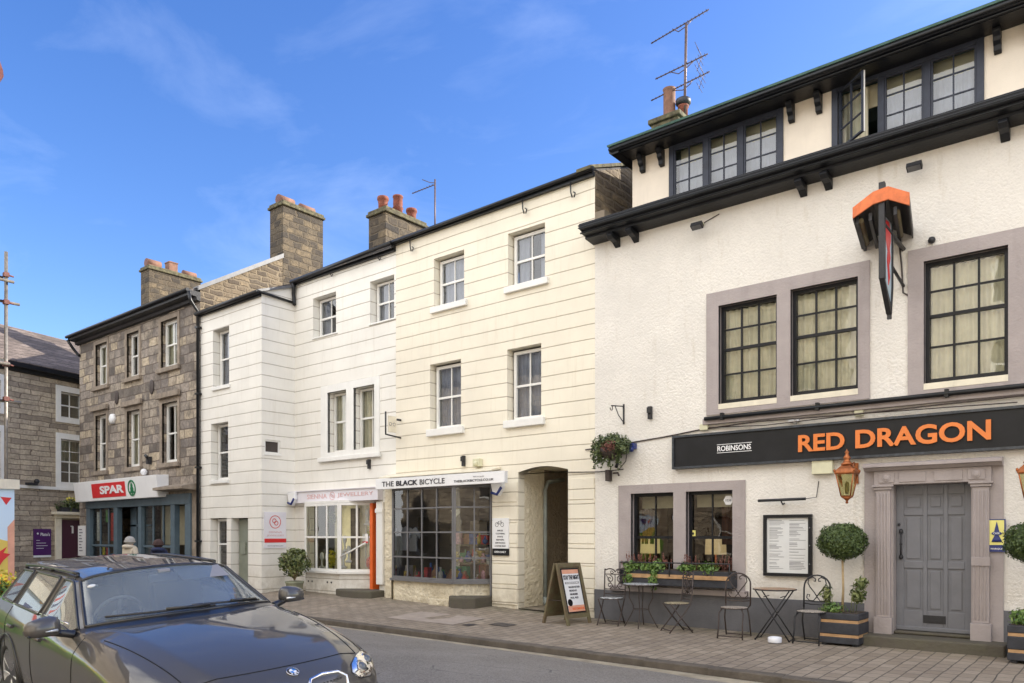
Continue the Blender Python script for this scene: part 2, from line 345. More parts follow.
M['channel'] = mat('worn_channel_paint', (.36, .31, .22), .8, .3, 3, .3, 40, stain=.3)
M['land'] = mat('land', (.12, .12, .09), .9, .3, .2)
M['patch'] = mat('concrete_patch', (.36, .30, .25), .85, .12, 5, .3, 40)
M['ironcover'] = mat('iron_cover', (.07, .06, .055), .6, .25, 20, .5, 60)

# ------------------------------------------------------------------ mesh helpers
ORG = {}
class MB:
    def __init__(s): s.v = []; s.f = []; s.m = []; s.sm = []
    def add(s, vs, fs, m=0, smooth=False):
        k = len(s.v); s.v += [tuple(p) for p in vs]
        for f in fs: s.f.append([i+k for i in f]); s.m.append(m); s.sm.append(smooth)
        return s
    def box(s, x0, x1, y0, y1, z0, z1, m=0):
        if x0 > x1: x0, x1 = x1, x0
        if y0 > y1: y0, y1 = y1, y0
        if z0 > z1: z0, z1 = z1, z0
        return s.add([(x0,y0,z0),(x1,y0,z0),(x1,y1,z0),(x0,y1,z0),(x0,y0,z1),(x1,y0,z1),(x1,y1,z1),(x0,y1,z1)],
              [(3,2,1,0),(4,5,6,7),(0,1,5,4),(1,2,6,5),(2,3,7,6),(3,0,4,7)], m)
    def quad(s, a, b, c, d, m=0): return s.add([a,b,c,d], [(0,1,2,3)], m)
    def prism(s, poly, axis, a, b, m=0):
        """poly: 2D points; axis: 'x','y','z' extrusion from a to b"""
        def P(p, t):
            if axis == 'x': return (t, p[0], p[1])
            if axis == 'y': return (p[0], t, p[1])
            return (p[0], p[1], t)
        n = len(poly)
        vs = [P(p, a) for p in poly] + [P(p, b) for p in poly]
        fs = [tuple(range(n))[::-1], tuple(range(n, 2*n))] + [(i, (i+1) % n, n+(i+1) % n, n+i) for i in range(n)]
        return s.add(vs, fs, m)
    def tube(s, pts, r, n=8, m=0, closed=False):
        pts = [Vector(p) for p in pts]; L = len(pts); rings = []
        up = None
        for i, p in enumerate(pts):
            if closed: d = (pts[(i+1) % L] - pts[i-1])
            else: d = pts[min(i+1, L-1)] - pts[max(i-1, 0)]
            d.normalize()
            if up is None:
                up = Vector((0,0,1)) if abs(d.z) < .9 else Vector((1,0,0))
            a = d.cross(up)
            if a.length < 1e-4: up = Vector((0,1,0)); a = d.cross(up)
            a.normalize(); b = a.cross(d).normalized(); up = b
            rr = r[i] if isinstance(r, (list, tuple)) else r
            rings.append([p + (a*math.cos(2*math.pi*k/n) + b*math.sin(2*math.pi*k/n))*rr for k in range(n)])
        vs = [q for g in rings for q in g]; fs = []
        for i in range(L-1 if not closed else L):
            j = (i+1) % L
            for k in range(n): fs.append((i*n+k, i*n+(k+1) % n, j*n+(k+1) % n, j*n+k))
        s.add(vs, fs, m, True)
        if not closed:
            k0 = len(s.v) - len(vs)
            s.f.append([k0+i for i in range(n)][::-1]); s.m.append(m); s.sm.append(False)
            s.f.append([k0+(L-1)*n+i for i in range(n)]); s.m.append(m); s.sm.append(False)
        return s
    def lathe(s, prof, c, n=16, m=0, smooth=True, rot=0):
        """prof: (radius, z) list round the vertical through c"""
        vs = []; fs = []
        for r, z in prof:
            for k in range(n):
                a = 2*math.pi*k/n + rot; vs.append((c[0]+r*math.cos(a), c[1]+r*math.sin(a), c[2]+z))
        L = len(prof)
        for i in range(L-1):
            for k in range(n): fs.append((i*n+k, i*n+(k+1) % n, (i+1)*n+(k+1) % n, (i+1)*n+k))
        s.add(vs, fs, m, smooth)
        k0 = len(s.v)-len(vs)
        if prof[0][0] > 1e-4: s.f.append([k0+i for i in range(n)][::-1]); s.m.append(m); s.sm.append(False)
        if prof[-1][0] > 1e-4: s.f.append([k0+(L-1)*n+i for i in range(n)]); s.m.append(m); s.sm.append(False)
        return s
    def ball(s, c, r, n=12, m=0, sx=1, sy=1, sz=1):
        vs = []; fs = []; h = n//2
        for i in range(h+1):
            t = math.pi*i/h
            for k in range(n):
                a = 2*math.pi*k/n; vs.append((c[0]+r*sx*math.sin(t)*math.cos(a), c[1]+r*sy*math.sin(t)*math.sin(a), c[2]+r*sz*math.cos(t)))
        for i in range(h):
            for k in range(n): fs.append((i*n+k, (i+1)*n+k, (i+1)*n+(k+1) % n, i*n+(k+1) % n))
        return s.add(vs, fs, m, True)
    def leaves(s, c, rad, n, size, m=0, shell=.6, rng=random, droop=0):
        """n small leaves filling the outer part of an ellipsoid"""
        for _ in range(n):
            while True:
                d = Vector((rng.uniform(-1,1), rng.uniform(-1,1), rng.uniform(-1,1)))
                if .05 < d.length <= 1: break
            d.normalize(); k = shell + (1-shell)*rng.random()**.7
            bumpy = 1 + .13*noise.noise(Vector((d.x*2.4+c[0], d.y*2.4+c[1], d.z*2.4)))
            p = Vector(c) + Vector((d.x*rad[0], d.y*rad[1], d.z*rad[2]))*k*bumpy
            nr = (d + Vector((rng.uniform(-.7,.7), rng.uniform(-.7,.7), rng.uniform(-.7,.7)))).normalized()
            a = nr.orthogonal().normalized(); a = Matrix.Rotation(rng.uniform(0, 6.28), 3, nr) @ a; b = nr.cross(a)
            z = size*rng.uniform(.6, 1.3)
            s.add([p-a*z, p-b*z*.5+nr*z*.15, p+a*z, p+b*z*.5+nr*z*.15], [(0,1,2,3)], m)
        return s
    def xf(s, mtx, start=0):
        for i in range(start, len(s.v)): s.v[i] = tuple(mtx @ Vector(s.v[i]))
        return s
    def build(s, name, mats, parent=None, loc=None, bevel=0, smooth=False, sub=0):
        me = bpy.data.meshes.new(name)
        if parent is not None: o_ = ORG[parent]
        elif loc is not None: o_ = Vector(loc)
        else:
            xs = [p[0] for p in s.v]; ys = [p[1] for p in s.v]; zs = [p[2] for p in s.v]
            o_ = Vector(((min(xs)+max(xs))/2, (min(ys)+max(ys))/2, min(zs)))
        me.from_pydata([(p[0]-o_[0], p[1]-o_[1], p[2]-o_[2]) for p in s.v], [], s.f)
        if not isinstance(mats, (list, tuple)): mats = [mats]
        for m_ in mats: me.materials.append(m_)
        me.polygons.foreach_set('material_index', s.m)
        me.polygons.foreach_set('use_smooth', [True]*len(s.f) if smooth else s.sm)
        me.update()
        ob = bpy.data.objects.new(name, me); col.objects.link(ob)
        if parent is not None: ob.parent = parent
        else: ob.location = o_
        ORG[ob] = o_
        if bevel:
            b = ob.modifiers.new('bevel', 'BEVEL'); b.width = bevel; b.segments = 2; b.limit_method = 'ANGLE'; b.angle_limit = R(40)
        if sub:
            q = ob.modifiers.new('sub', 'SUBSURF'); q.levels = q.render_levels = sub
        return ob
def tag(o, label, cat, group=None, kind=None):
    o['label'] = label; o['category'] = cat
    if group: o['group'] = group
    if kind: o['kind'] = kind
    return o
def thing(name, label, cat, loc=(0,0,0), group=None, local=False):
    """Empty at the thing's base.  local=True: parts are modelled round the origin, the root is posed afterwards"""
    o = bpy.data.objects.new(name, None); col.objects.link(o); o.location = loc; o.empty_display_size = .2
    ORG[o] = Vector((0,0,0)) if local else Vector(loc)
    return tag(o, label, cat, group)
def copy_tree(o, parent=None):
    c = o.copy(); col.objects.link(c)
    if parent is not None: c.parent = parent
    ORG[c] = ORG[o]
    for ch in [x for x in bpy.data.objects if x.parent == o]: copy_tree(ch, c)
    return c
def structure(name, mb, mats):
    o = mb.build(name, mats, loc=(0,0,0)); o['kind'] = 'structure'; return o

def text_mesh(name, txt, rect, y, m, parent=None, bold=0, depth=.012, label=None, face='-y', x_at=None, slant=0):
    """flat lettering fitted to rect=(a0,a1,z0,z1); face '-y' reads along +x on the plane y, face '+x' reads along +y on the plane x_at"""
    cu = bpy.data.curves.new(name, 'FONT'); cu.body = txt; cu.size = 1; cu.offset = bold; cu.extrude = .01; cu.resolution_u = 4
    tmp = bpy.data.objects.new('tmp', cu); col.objects.link(tmp)
    dg = bpy.context.evaluated_depsgraph_get(); me = bpy.data.meshes.new_from_object(tmp.evaluated_get(dg))
    bpy.data.objects.remove(tmp); bpy.data.curves.remove(cu)
    vs = [v.co.copy() for v in me.vertices]; fs = [tuple(p.vertices) for p in me.polygons]; bpy.data.meshes.remove(me)
    x0 = min(v.x for v in vs); x1 = max(v.x for v in vs); z0 = min(v.y for v in vs); z1 = max(v.y for v in vs)
    a0, a1, b0, b1 = rect; mb = MB(); P = []
    for v in vs:
        a = a0 + (v.x-x0)/(x1-x0)*(a1-a0); b = b0 + (v.y-z0)/(z1-z0)*(b1-b0); d = -(v.z/.01+1)*.5*depth
        if face == '-y': P.append((a, y+d, b))
        else: P.append((x_at-d, a, b))
    mb.add(P, fs)
    if parent is None: return mb
    return mb.build(name, m, parent)

# ------------------------------------------------------------------ walls and windows (all in facade coordinates: x along the street, y depth)
def wall(mb, x0, x1, z0, z1, y, ops, depth=.22, m=0, mr=None):
    """sheet facing -y with openings (a0,a1,b0,b1) and reveals"""
    mr = m if mr is None else mr
    xs = sorted({x0, x1, *[o[0] for o in ops], *[o[1] for o in ops]}); zs = sorted({z0, z1, *[o[2] for o in ops], *[o[3] for o in ops]})
    for i in range(len(xs)-1):
        for j in range(len(zs)-1):
            cx, cz = (xs[i]+xs[i+1])/2, (zs[j]+zs[j+1])/2
            if any(o[0] < cx < o[1] and o[2] < cz < o[3] for o in ops): continue
            mb.quad((xs[i],y,zs[j]), (xs[i+1],y,zs[j]), (xs[i+1],y,zs[j+1]), (xs[i],y,zs[j+1]), m)
    for o in ops:
        a0, a1, b0, b1 = o[:4]; d = y + (o[4] if len(o) > 4 else depth)
        mb.quad((a0,y,b0), (a0,y,b1), (a0,d,b1), (a0,d,b0), mr)
        mb.quad((a1,y,b1), (a1,y,b0), (a1,d,b0), (a1,d,b1), mr)
        mb.quad((a0,y,b1), (a1,y,b1), (a1,d,b1), (a0,d,b1), mr)
        mb.quad((a0,y,b0), (a0,d,b0), (a1,d,b0), (a1,y,b0), mr)
def wavy(mb, x0, x1, z0, z1, y, amp=.025, pitch=.11, m=0):
    n = max(6, int((x1-x0)/pitch*6)); ph = random.uniform(0, 6)
    vs = []; fs = []
    for i in range(n+1):
        x = x0+(x1-x0)*i/n; yy = y+amp*math.sin(ph+x/pitch*6.28)+amp*.5*math.sin(x/pitch*2.3+ph)
        vs += [(x, yy, z0), (x, yy, z1)]
    for i in range(n): fs.append((2*i, 2*i+2, 2*i+3, 2*i+1))
    mb.add(vs, fs, m, True)
def window(parent, x0, x1, z0, z1, y, cols=2, rows=(.5,), bars=(), frame='whitepaint', fw=.06, bw=.022, curtain=None, sill=None, name='window', cz=None, inset=0, glassm='glass', partial=None, xb=None):
    """sash window: rows = rail heights (thick), bars = glazing bar heights, as fractions"""
    f = MB(); d0, d1 = y, y+.07
    f.box(x0, x0+fw, d0, d1, z0, z1); f.box(x1-fw, x1, d0, d1, z0, z1)
    f.box(x0+fw, x1-fw, d0, d1, z0, z0+fw*1.25); f.box(x0+fw, x1-fw, d0, d1, z1-fw, z1)
    w, h = x1-x0-2*fw, z1-z0-2*fw
    xs = xb if xb is not None else [k/cols for k in range(1, cols)]
    for q in rows: f.box(x0+fw, x1-fw, d0+.012, d1-.006, z0+fw+h*q-.022, z0+fw+h*q+.022)
    for q in xs: f.box(x0+fw+w*q-bw/2, x0+fw+w*q+bw/2, d0+.018, d1-.015, z0+fw*1.2, z1-fw)
    for q in bars: f.box(x0+fw, x1-fw, d0+.021, d1-.018, z0+fw+h*q-bw/2, z0+fw+h*q+bw/2)
    fr = f.build(name, M[frame], parent)
    lv = [0, *sorted(rows), 1]
    g = MB()
    for i in range(len(lv)-1):
        a, b = z0+fw+h*lv[i], z0+fw+h*lv[i+1]; dy = d0+.034+.012*(i == 0); e = random.uniform(-.004, .004)
        g.quad((x0+fw, dy, a), (x1-fw, dy+e, a), (x1-fw, dy+e, b), (x0+fw, dy, b))
    g.build('pane', M[glassm], fr)
    if curtain:
        c = MB(); w2 = x1-x0
        if partial == 'sides': segs = [(x0+.02, x0+w2*.33), (x1-w2*.33, x1-.02)]
        elif partial == 'left': segs = [(x0+.02, x0+w2*.5)]
        elif partial == 'right': segs = [(x1-w2*.45, x1-.02)]
        else: segs = [(x0+.01, x1-.01)]
        for a, b in segs: wavy(c, a, b, cz[0] if cz else z0+.02, cz[1] if cz else z1-.02, y+.13)
        c.build('curtain', M[curtain], fr)
    if sill:
        s = MB(); ov, pr, th, sm = sill
        s.box(x0-ov, x1+ov, inset-pr, y-.002, z0-th, z0-.002)
        s.build('sill', M[sm], fr, bevel=.008)
    return fr
def gutter_line(mb, x0, x1, y, z, r=.055, m=0):
    # half round gutter with a lip
    n = 8; prof = [(y-r*math.cos(math.pi*k/n), z-r*math.sin(math.pi*k/n)) for k in range(n+1)]
    prof += [(y+r-.01, z+.006), (y+r*.8, z), ] + [(y-(r-.012)*math.cos(math.pi*k/n)*-1, z-(r-.012)*math.sin(math.pi*k/n)) for k in range(n+1)] + [(y-r, z+.008)]
    mb.prism(prof, 'x', x0, x1, m)
# ------------------------------------------------------------------ ground
def lerp_t(t, x):
    for (a, b), (c, d) in zip(t, t[1:]):
        if x <= c: return b + (d-b)*max(0, (x-a))/(c-a)
    return t[-1][1]
ZW = [(-60, .30), (-19, .34), (-14, .28), (-10, .25), (-7.5, .16), (-1, .14), (40, .14)]
def zw(u): return lerp_t(ZW, u)
def vk(u): return 8.6 - (max(u, -12)+3)*.045
def zp(u, v):                       # height of the far pavement
    t = (v-vk(u))/(11.9-vk(u)); return .10 + (zw(u)-.10)*max(0, min(1, t))
g = MB(); g.quad((-700,-700,-.25), (700,-700,-.25), (700,700,-.25), (-700,700,-.25)); structure('land', g, M['land'])
g = MB()
us = [-60+2*i for i in range(51)]
def zr(u, v):                       # cambered road that also falls gently along the street on the near side
    k = vk(u); c = lerp_t([(1.2,-.02), (2.49,.065), (4.09,.175), (5.0,.19), (6.6,.12), (8.7,.0)], v)
    s_ = max(-.16, min(.2, -.0385*(u+6.46))); w = max(0, min(1, (k-v)/(k-4.6)))
    return c+s_*w
vsamp = [0, .16, .3, .44, .55, .66, .78, .9, 1]
for a, b in zip(us, us[1:]):
    for p, q in zip(vsamp, vsamp[1:]):
        f = lambda u, t: (u, 1.2+(vk(u)-1.2)*t, zr(u, 1.2+(vk(u)-1.2)*t) if t < 1 else 0.0)
        g.add([f(a,p), f(b,p), f(b,q), f(a,q)], [(0,1,2,3)], 0, True)
structure('road', g, M['asphalt'])
g = MB()
for a, b in zip(us, us[1:]):
    va, vb = vk(a)+.13, vk(b)+.13
    for k in range(4):
        p = lambda u, v0, q: (u, v0+(12.6-v0)*q/4, zp(u, v0+(12.6-v0)*q/4))
        g.quad(p(a, va, k), p(b, vb, k), p(b, vb, k+1), p(a, va, k+1))
structure('pavement', g, M['pavers'])
g = MB(); u = -58.0; random.seed(3)
while u < 38:
    w = .9
    g.prism([(vk(u), -.05), (vk(u), .085), (vk(u)+.015, .098+random.uniform(-.004,.004)), (vk(u)+.135, .104), (vk(u)+.135, -.05)], 'x', u+.004, u+w-.004); u += w
structure('kerb', g, M['kerb'])
g = MB()
for a, b in zip(us, us[1:]):
    g.quad((a, vk(a)-.38, .012), (b, vk(b)-.38, .012), (b, vk(b)-.005, .008), (a, vk(a)-.005, .008))
structure('gutter_channel', g, M['channel'])
g = MB(); g.box(-60, 40, -4.6, 1.3, -.1, .09); structure('near_pavement', g, M['pavers'])
g = MB(); g.box(-60, 40, 1.3, 1.44, -.1, .098); structure('near_kerb', g, M['kerb'])
def flat_on_pavement(u, v, w, d, h=.006):
    mb = MB(); z = lambda a, b: zp(a, b)+h
    mb.quad((u, v, z(u,v)), (u+w, v, z(u+w,v)), (u+w, v+d, z(u+w,v+d)), (u, v+d, z(u,v+d))); return mb
o = flat_on_pavement(-10.9, 9.7, 1.7, .9).build('paving_patch', M['patch']); o['kind'] = 'structure'; o['label'] = 'pale concrete repair patch in the paving'
mb = flat_on_pavement(-8.7, 10.05, .42, .3, .008)
tag(mb.build('access_cover', M['ironcover']), 'dark rectangular iron cover set in the paving nearer the A-board', 'cover')
mb = flat_on_pavement(-9.05, 9.75, .2, .2, .008)
tag(mb.build('access_cover', M['ironcover']), 'small square iron cover in the paving beside the concrete patch', 'cover')

# ------------------------------------------------------------------ the pub
W = 11.9
pub = thing('pub_building', 'off-white roughcast pub with black attic eaves and mauve window surrounds', 'building', (-3, W, .15))
X0, X1 = -7.71, 3.4
gw = [(-6.95,-6.12,.88,2.42,.16), (-5.89,-5.07,.88,2.42,.16)]
uw = [(-5.31,-4.35,3.77,5.43,.14), (-4.14,-3.16,3.77,5.46,.14), (-2.30,-1.31,3.73,5.48,.14), (-1.10,-.11,3.73,5.48,.14)]
door = (-2.69,-1.73,-.3,2.40,.25); gw2 = [(.6,1.43,.88,2.42,.16), (1.66,2.48,.88,2.42,.16)]
b = MB(); wall(b, X0, X1, -.3, 7.05, W, gw+uw+[door]+gw2, mr=1)
b.build('wall', [M['rough_pub'], M['mauve']], pub)
b = MB(); b.box(X1-.3, X1, W+.003, 17, -.3, 8.4); b.box(X0+.003, X1-.303, 16.8, 17, -.3, 8.4); b.box(X0, X0+.2, W+.003, 16.797, -.3, 7.6); b.box(-7.1, -6.95, 12.203, 16.797, 7.603, 8.4)
b.box(X0+.21, X1-.31, W+.25, 16.79, 3.0, 3.2); b.box(X0+.21, X1-.31, W+.25, 16.79, 6.6, 6.8)
b.box(X0+.21, X1-.31, 14.0, 14.12, 3.21, 6.59)
b.build('side_wall', M['interior'], pub)
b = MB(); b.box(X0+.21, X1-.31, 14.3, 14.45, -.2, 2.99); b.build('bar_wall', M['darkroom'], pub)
# attic storey, set back behind the lower eaves
aw = [(-6.36,-4.36,7.5,8.47,.1), (-3.62,-1.62,7.5,8.47,.1), (.4,2.4,7.5,8.47,.1)]
b = MB(); wall(b, -7.1, X1, 7.0, 8.52, 12.2, aw)
b.quad((-7.1,16.8,7), (-7.1,12.2,7), (-7.1,12.2,8.5), (-7.1,16.8,8.5))
b.build('attic_wall', M['smooth_pub'], pub)
b = MB()   # lower eaves: fascia, moulded gutter and the little roof up to the attic
b.prism([(W-.003,7.0), (11.62,7.03), (11.62,7.07), (11.50,7.09), (11.50,7.13), (11.42,7.15), (11.42,7.24), (11.46,7.26), (12.197,7.49), (12.197,7.3), (W-.003,7.25)], 'x', -7.74, X1+.1)
eaves1 = b.build('lower_eaves', M['blacktimber'], pub)
b = MB()
for t in (7.17, 7.21): b.tube([(-7.76, 11.425, t), (X1, 11.425, t)], .012, 6)
b.tube([(-7.76, 11.50, 7.10), (X1, 11.50, 7.10)], .016, 6)
b.build('moulding', M['gutter'], eaves1)
for u in (-7.22,-6.84,-3.94,-3.57,-1.34,-.97,1.3,1.7):
    b = MB(); b.prism([(W-.003,6.995), (11.60,7.015), (11.58,6.965), (11.66,6.92), (11.78,6.90), (W-.003,6.83)], 'x', u-.055, u+.055)
    b.build('bracket', M['blacktimber'], pub, bevel=.01)
b = MB()   # upper eaves
b.prism([(12.197,8.47), (11.78,8.44), (11.78,8.47), (11.70,8.48), (11.70,8.57), (12.3,8.66), (12.3,8.6), (12.197,8.6)], 'x', -7.24, X1+.1)
b.prism([(-7.103,8.44), (-7.26,8.44), (-7.30,8.48), (-7.30,8.57), (-7.103,8.6)], 'y', 11.72, 16.9)
e2 = b.build('upper_eaves', M['blacktimber'], pub)
b = MB(); b.tube([(-7.28, 11.69, 8.52), (X1, 11.69, 8.52)], .03, 8); b.tube([(-7.26, 11.76, 8.46), (X1, 11.76, 8.46)], .018, 6); b.build('gutter', M['gutter'], e2)
for u in (-6.87,-6.49,-4.22,-3.80,-1.46,-1.1,2.7):
    b = MB(); b.prism([(12.197,8.462), (12.0,8.45), (12.0,8.40), (12.05,8.35), (12.06,8.3), (12.11,8.26), (12.12,8.19), (12.197,8.17)], 'x', u-.045, u+.045)
    b.build('bracket', M['blacktimber'], pub, bevel=.008)
b = MB(); b.prism([(11.68,8.575), (11.66,8.60), (14.5,9.02), (17.1,8.6), (17.1,8.55), (14.5,8.96)], 'x', -7.31, X1+.1); b.build('roof', M['verdigris'], pub)
# attic casements
def casement(parent, x0, x1, z0, z1, y, opened=None):
    f = MB(); f.box(x0, x0+.09, y-.05, y+.05, z0, z1); f.box(x1-.09, x1, y-.05, y+.05, z0, z1); f.box(x0+.091, x1-.091, y-.05, y+.05, z1-.07, z1); f.box(x0+.091, x1-.091, y-.06, y+.05, z0, z0+.07)
    w = (x1-x0-.18)/3
    for k in (1, 2): f.box(x0+.09+w*k-.045, x0+.09+w*k+.045, y-.047, y+.047, z0+.071, z1-.071)
    fr = f.build('window', M['navyframe'], parent, bevel=.006)
    for k in range(3):
        a = x0+.09+w*k+(.045 if k else 0); c = x0+.09+w*(k+1)-(.045 if k < 2 else 0); lo, hi = z0+.07, z1-.07
        s = MB(); g_ = MB(); t = .028
        def put(mb, m4=None): return mb
        s.box(a+.002, a+t, y-.03, y+.01, lo, hi); s.box(c-t, c-.002, y-.03, y+.01, lo, hi); s.box(a+t, c-t, y-.03, y+.01, lo, lo+t); s.box(a+t, c-t, y-.03, y+.01, hi-t, hi)
        s.box((a+c)/2-.009, (a+c)/2+.009, y-.025, y+.005, lo+t, hi-t)
        for q in (1/3, 2/3): s.box(a+t, c-t, y-.022, y+.002, lo+(hi-lo)*q-.009, lo+(hi-lo)*q+.009)
        g_.quad((a+t, y-.01, lo+t), (c-t, y-.01, lo+t), (c-t, y-.01, hi-t), (a+t, y-.01, hi-t))
        if opened == k:
            mt = Matrix.Translation((a, y-.05, 0)) @ Matrix.Rotation(R(-40), 4, 'Z') @ Matrix.Translation((-a, -y+.05, 0))
            s.xf(mt); g_.xf(mt)
        sh = s.build('sash', M['navyframe'], fr)
        if opened == k: e_ = MB(); e_.box(c-.001, c+.005, y-.006, y+.012, lo, hi); e_.xf(mt); e_.build('sash_edge', M['whitepaint'], fr)
        o2 = g_.build('pane', M['glass'], fr)
    c = MB(); wavy(c, x0+.1+(w if opened == 0 else 0), x1-.1, z0, z1-.3, y+.16, .015, .08); c.build('curtain', M['curtain_blue'], fr)
    if opened == 0: c = MB(); wavy(c, x0+.1, x0+.1+w*.62, z0, z1-.05, y+.15, .015, .08); c.build('curtain', M['curtain'], fr)
    c = MB(); c.box(x0+.1, x1-.1, y+.22, y+.24, z1-.34, z1); c.build('blind', M['blind'], fr)
    return fr
casement(pub, -6.36,-4.36,7.46,8.48,12.22)
casement(pub, -3.62,-1.62,7.46,8.48,12.22, opened=0)
casement(pub, .4,2.4,7.46,8.48,12.22)
# mauve surrounds
def surround(parent, x0, x1, z0, z1, ops, y, m, proud=.025, name='window_surround'):
    b = MB(); xs = sorted({x0, x1, *[o[0] for o in ops], *[o[1] for o in ops]}); zs = sorted({z0, z1, *[o[2] for o in ops], *[o[3] for o in ops]})
    for i in range(len(xs)-1):
        cells = []
        for j in range(len(zs)-1):
            cx, cz = (xs[i]+xs[i+1])/2, (zs[j]+zs[j+1])/2
            if not any(o[0] < cx < o[1] and o[2] < cz < o[3] for o in ops): cells.append((zs[j], zs[j+1]))
        mg = []
        for a, c in cells:
            if mg and abs(mg[-1][1]-a) < 1e-6: mg[-1][1] = c
            else: mg.append([a, c])
        for a, c in mg: b.box(xs[i], xs[i+1], y-proud, y+.05, a, c)
    return b.build(name, m, parent)
surround(pub, -7.2,-4.86,.80,2.57, gw, W, M['mauve'])
surround(pub, .35,2.72,.80,2.57, gw2, W, M['mauve'])
surround(pub, -5.52,-3.0,3.66,5.66, uw[:2], W, M['mauve'])
surround(pub, -2.5,.1,3.62,5.67, uw[2:], W, M['mauve'])
for q_ in ((-7.34,-4.8),(.2,2.85)):
    b = MB(); b.box(*q_,W-.10,W-.002,.70,.798); b.build('window_ledge', M['mauve'], pub, bevel=.012)
b = MB(); b.box(-5.56,3.3,W-.09,W-.002,3.50,3.60); b.build('string_course', M['mauve'], pub, bevel=.01)
b = MB(); b.box(X0+.003,-3.07,W-.024,W-.002,-.3,.70); b.box(-1.36,X1,W-.024,W-.002,-.3,.70); b.build('plinth', M['plinth'], pub)
b = MB(); b.tube([(-5.5,W-.13,3.59),(-1.2,W-.13,3.60),(3.3,W-.13,3.61)], .034, 10)
for u in (-5.2,-3.7,-2.0,-.4,1.2): b.box(u-.025,u+.025,W-.16,W-.092,3.55,3.66)
b.build('rainwater_pipe', M['gutter'], pub)
# upper sashes: three panes wide, curtains half drawn
for i, (a, c, d, e, q) in enumerate(uw):
    window(pub, a, c, d+.06, e, W+.09, 3, (.56,), (.29,.78), 'blacktimber', .055, .026, 'curtain', None, partial=None if i != 1 else None, cz=(d+.1, e-.05))
    s = MB(); s.box(a, c, W-.03, W+.1, d-.03, d+.055); s.build('sill', M['creampaint'], pub)
for i, (a, c, d, e, q) in enumerate(gw+gw2):
    window(pub, a, c, d, e, W+.10, 2, (.5,), (), 'blacktimber', .055, .022, None, None, glassm='glass_dark')
    s = MB(); s.box(a+.06, c-.06, W+.28, W+.30, e-.26, e-.04); s.build('blind', M['blind'], pub)
    s = MB(); wavy(s, a+.03 if i % 2 == 0 else a+.5, a+.28 if i % 2 == 0 else c-.02, d+.65, e-.05, W+.34, .03, .09); s.build('curtain', M['curtain_brown'], pub)
# door and its case
b = MB()
b.box(-3.07,-2.692,W-.03,W+.02,-.1,2.66); b.box(-1.728,-1.36,W-.03,W+.02,-.1,2.66); b.box(-2.69,-1.73,W-.03,W+.02,2.402,2.66)
case = b.build('door_case', M['mauve'], pub)
for a, c in ((-2.92,-2.70), (-1.72,-1.50)):
    b = MB(); b.box(a-.01, c+.01, W-.11, W-.031, -.1, .52)
    b.box(a+.015, c-.015, W-.08, W-.031, .522, 2.33)
    for k in range(4): x = a+.045+k*.042; b.tube([(x, W-.082, .56), (x, W-.082, 2.28)], .011, 6)
    b.box(a-.01, c+.01, W-.10, W-.031, 2.332, 2.37); b.box(a-.03, c+.03, W-.12, W-.031, 2.371, 2.40)
    if a > -2: b.box(a+.0, c+.0, W-.10, W-.083, 1.28, 1.40)
    b.build('pilaster', M['mauve'], case, bevel=.006)
b = MB(); b.box(-2.93,-1.49,W-.085,W-.031,2.402,2.60)
b.box(-2.86,-2.66,W-.10,W-.086,2.43,2.57); b.box(-1.76,-1.56,W-.10,W-.086,2.43,2.57)
b.box(-2.60,-2.26,W-.097,W-.086,2.43,2.57); b.box(-2.16,-1.82,W-.097,W-.086,2.43,2.57)
for x in (-2.76,-1.66):
    s0 = len(b.v); b.lathe([(.055,0),(.055,.012),(.035,.012),(.03,.022),(.0001,.022)], (0,0,0), 16); b.xf(Matrix.Translation((x, W-.101, 2.5)) @ Matrix.Rotation(R(90), 4, 'X'), s0)
b.build('frieze', M['mauve'], case, bevel=.005)
b = MB(); b.prism([(W-.031,2.602), (W-.12,2.602), (W-.16,2.64), (W-.20,2.65), (W-.20,2.69), (W-.17,2.70), (W-.031,2.72)], 'x', -3.05, -1.36); b.build('cornice', M['mauve'], case)
b = MB(); dx0, dx1, dy = -2.69, -1.73, W+.16
b.box(dx0, dx1, dy+.02, dy+.06, .34, 2.40)
lay_x = [dx0, dx0+.10, dx0+.345, dx0+.40, dx0+.60, dx0+.655, dx1-.10, dx1]; lay_z = [.34,.46,.62,1.22,1.30,1.92,2.0,2.2,2.40]
for k in range(0, 7, 2): b.box(lay_x[k], lay_x[k+1], dy, dy+.019, .34, 2.40)
for x in (1, 3, 5):
    for z0_, z1_ in ((.34,.62),(1.22,1.32),(1.97,2.05),(2.26,2.40)): b.box(lay_x[x], lay_x[x+1], dy+.002, dy+.019, z0_, z1_)
    for z0_, z1_ in ((.62,1.22),(1.32,1.97),(2.05,2.26)): b.box(lay_x[x]+.035, lay_x[x+1]-.035, dy+.006, dy+.019, z0_+.035, z1_-.035)
dr = b.build('door', M['door_grey'], pub, bevel=.006)
b = MB(); b.box(-2.34,-2.06,dy-.008,dy,.455,.565); b.box(-2.32,-2.08,dy-.014,dy-.009,.475,.545); b.build('letter_plate', M['blackiron'], dr)
b = MB(); b.tube([(-2.62,dy-.045,1.40),(-2.62,dy-.05,1.72)], .012, 8); b.ball((-2.62,dy-.03,1.38), .028, 10, sz=1.5); b.ball((-2.62,dy-.03,1.74), .028, 10, sz=1.5); b.ball((-2.62,dy-.04,1.56), .02, 10); b.ball((-2.65,dy-.01,1.84), .02, 8); b.build('pull_handle', M['blackiron'], dr)
b = MB(); b.box(dx0, dx1, dy-.03, dy-.001, .34, .40); b.build('weather_bar', M['door_grey'], dr, bevel=.01)
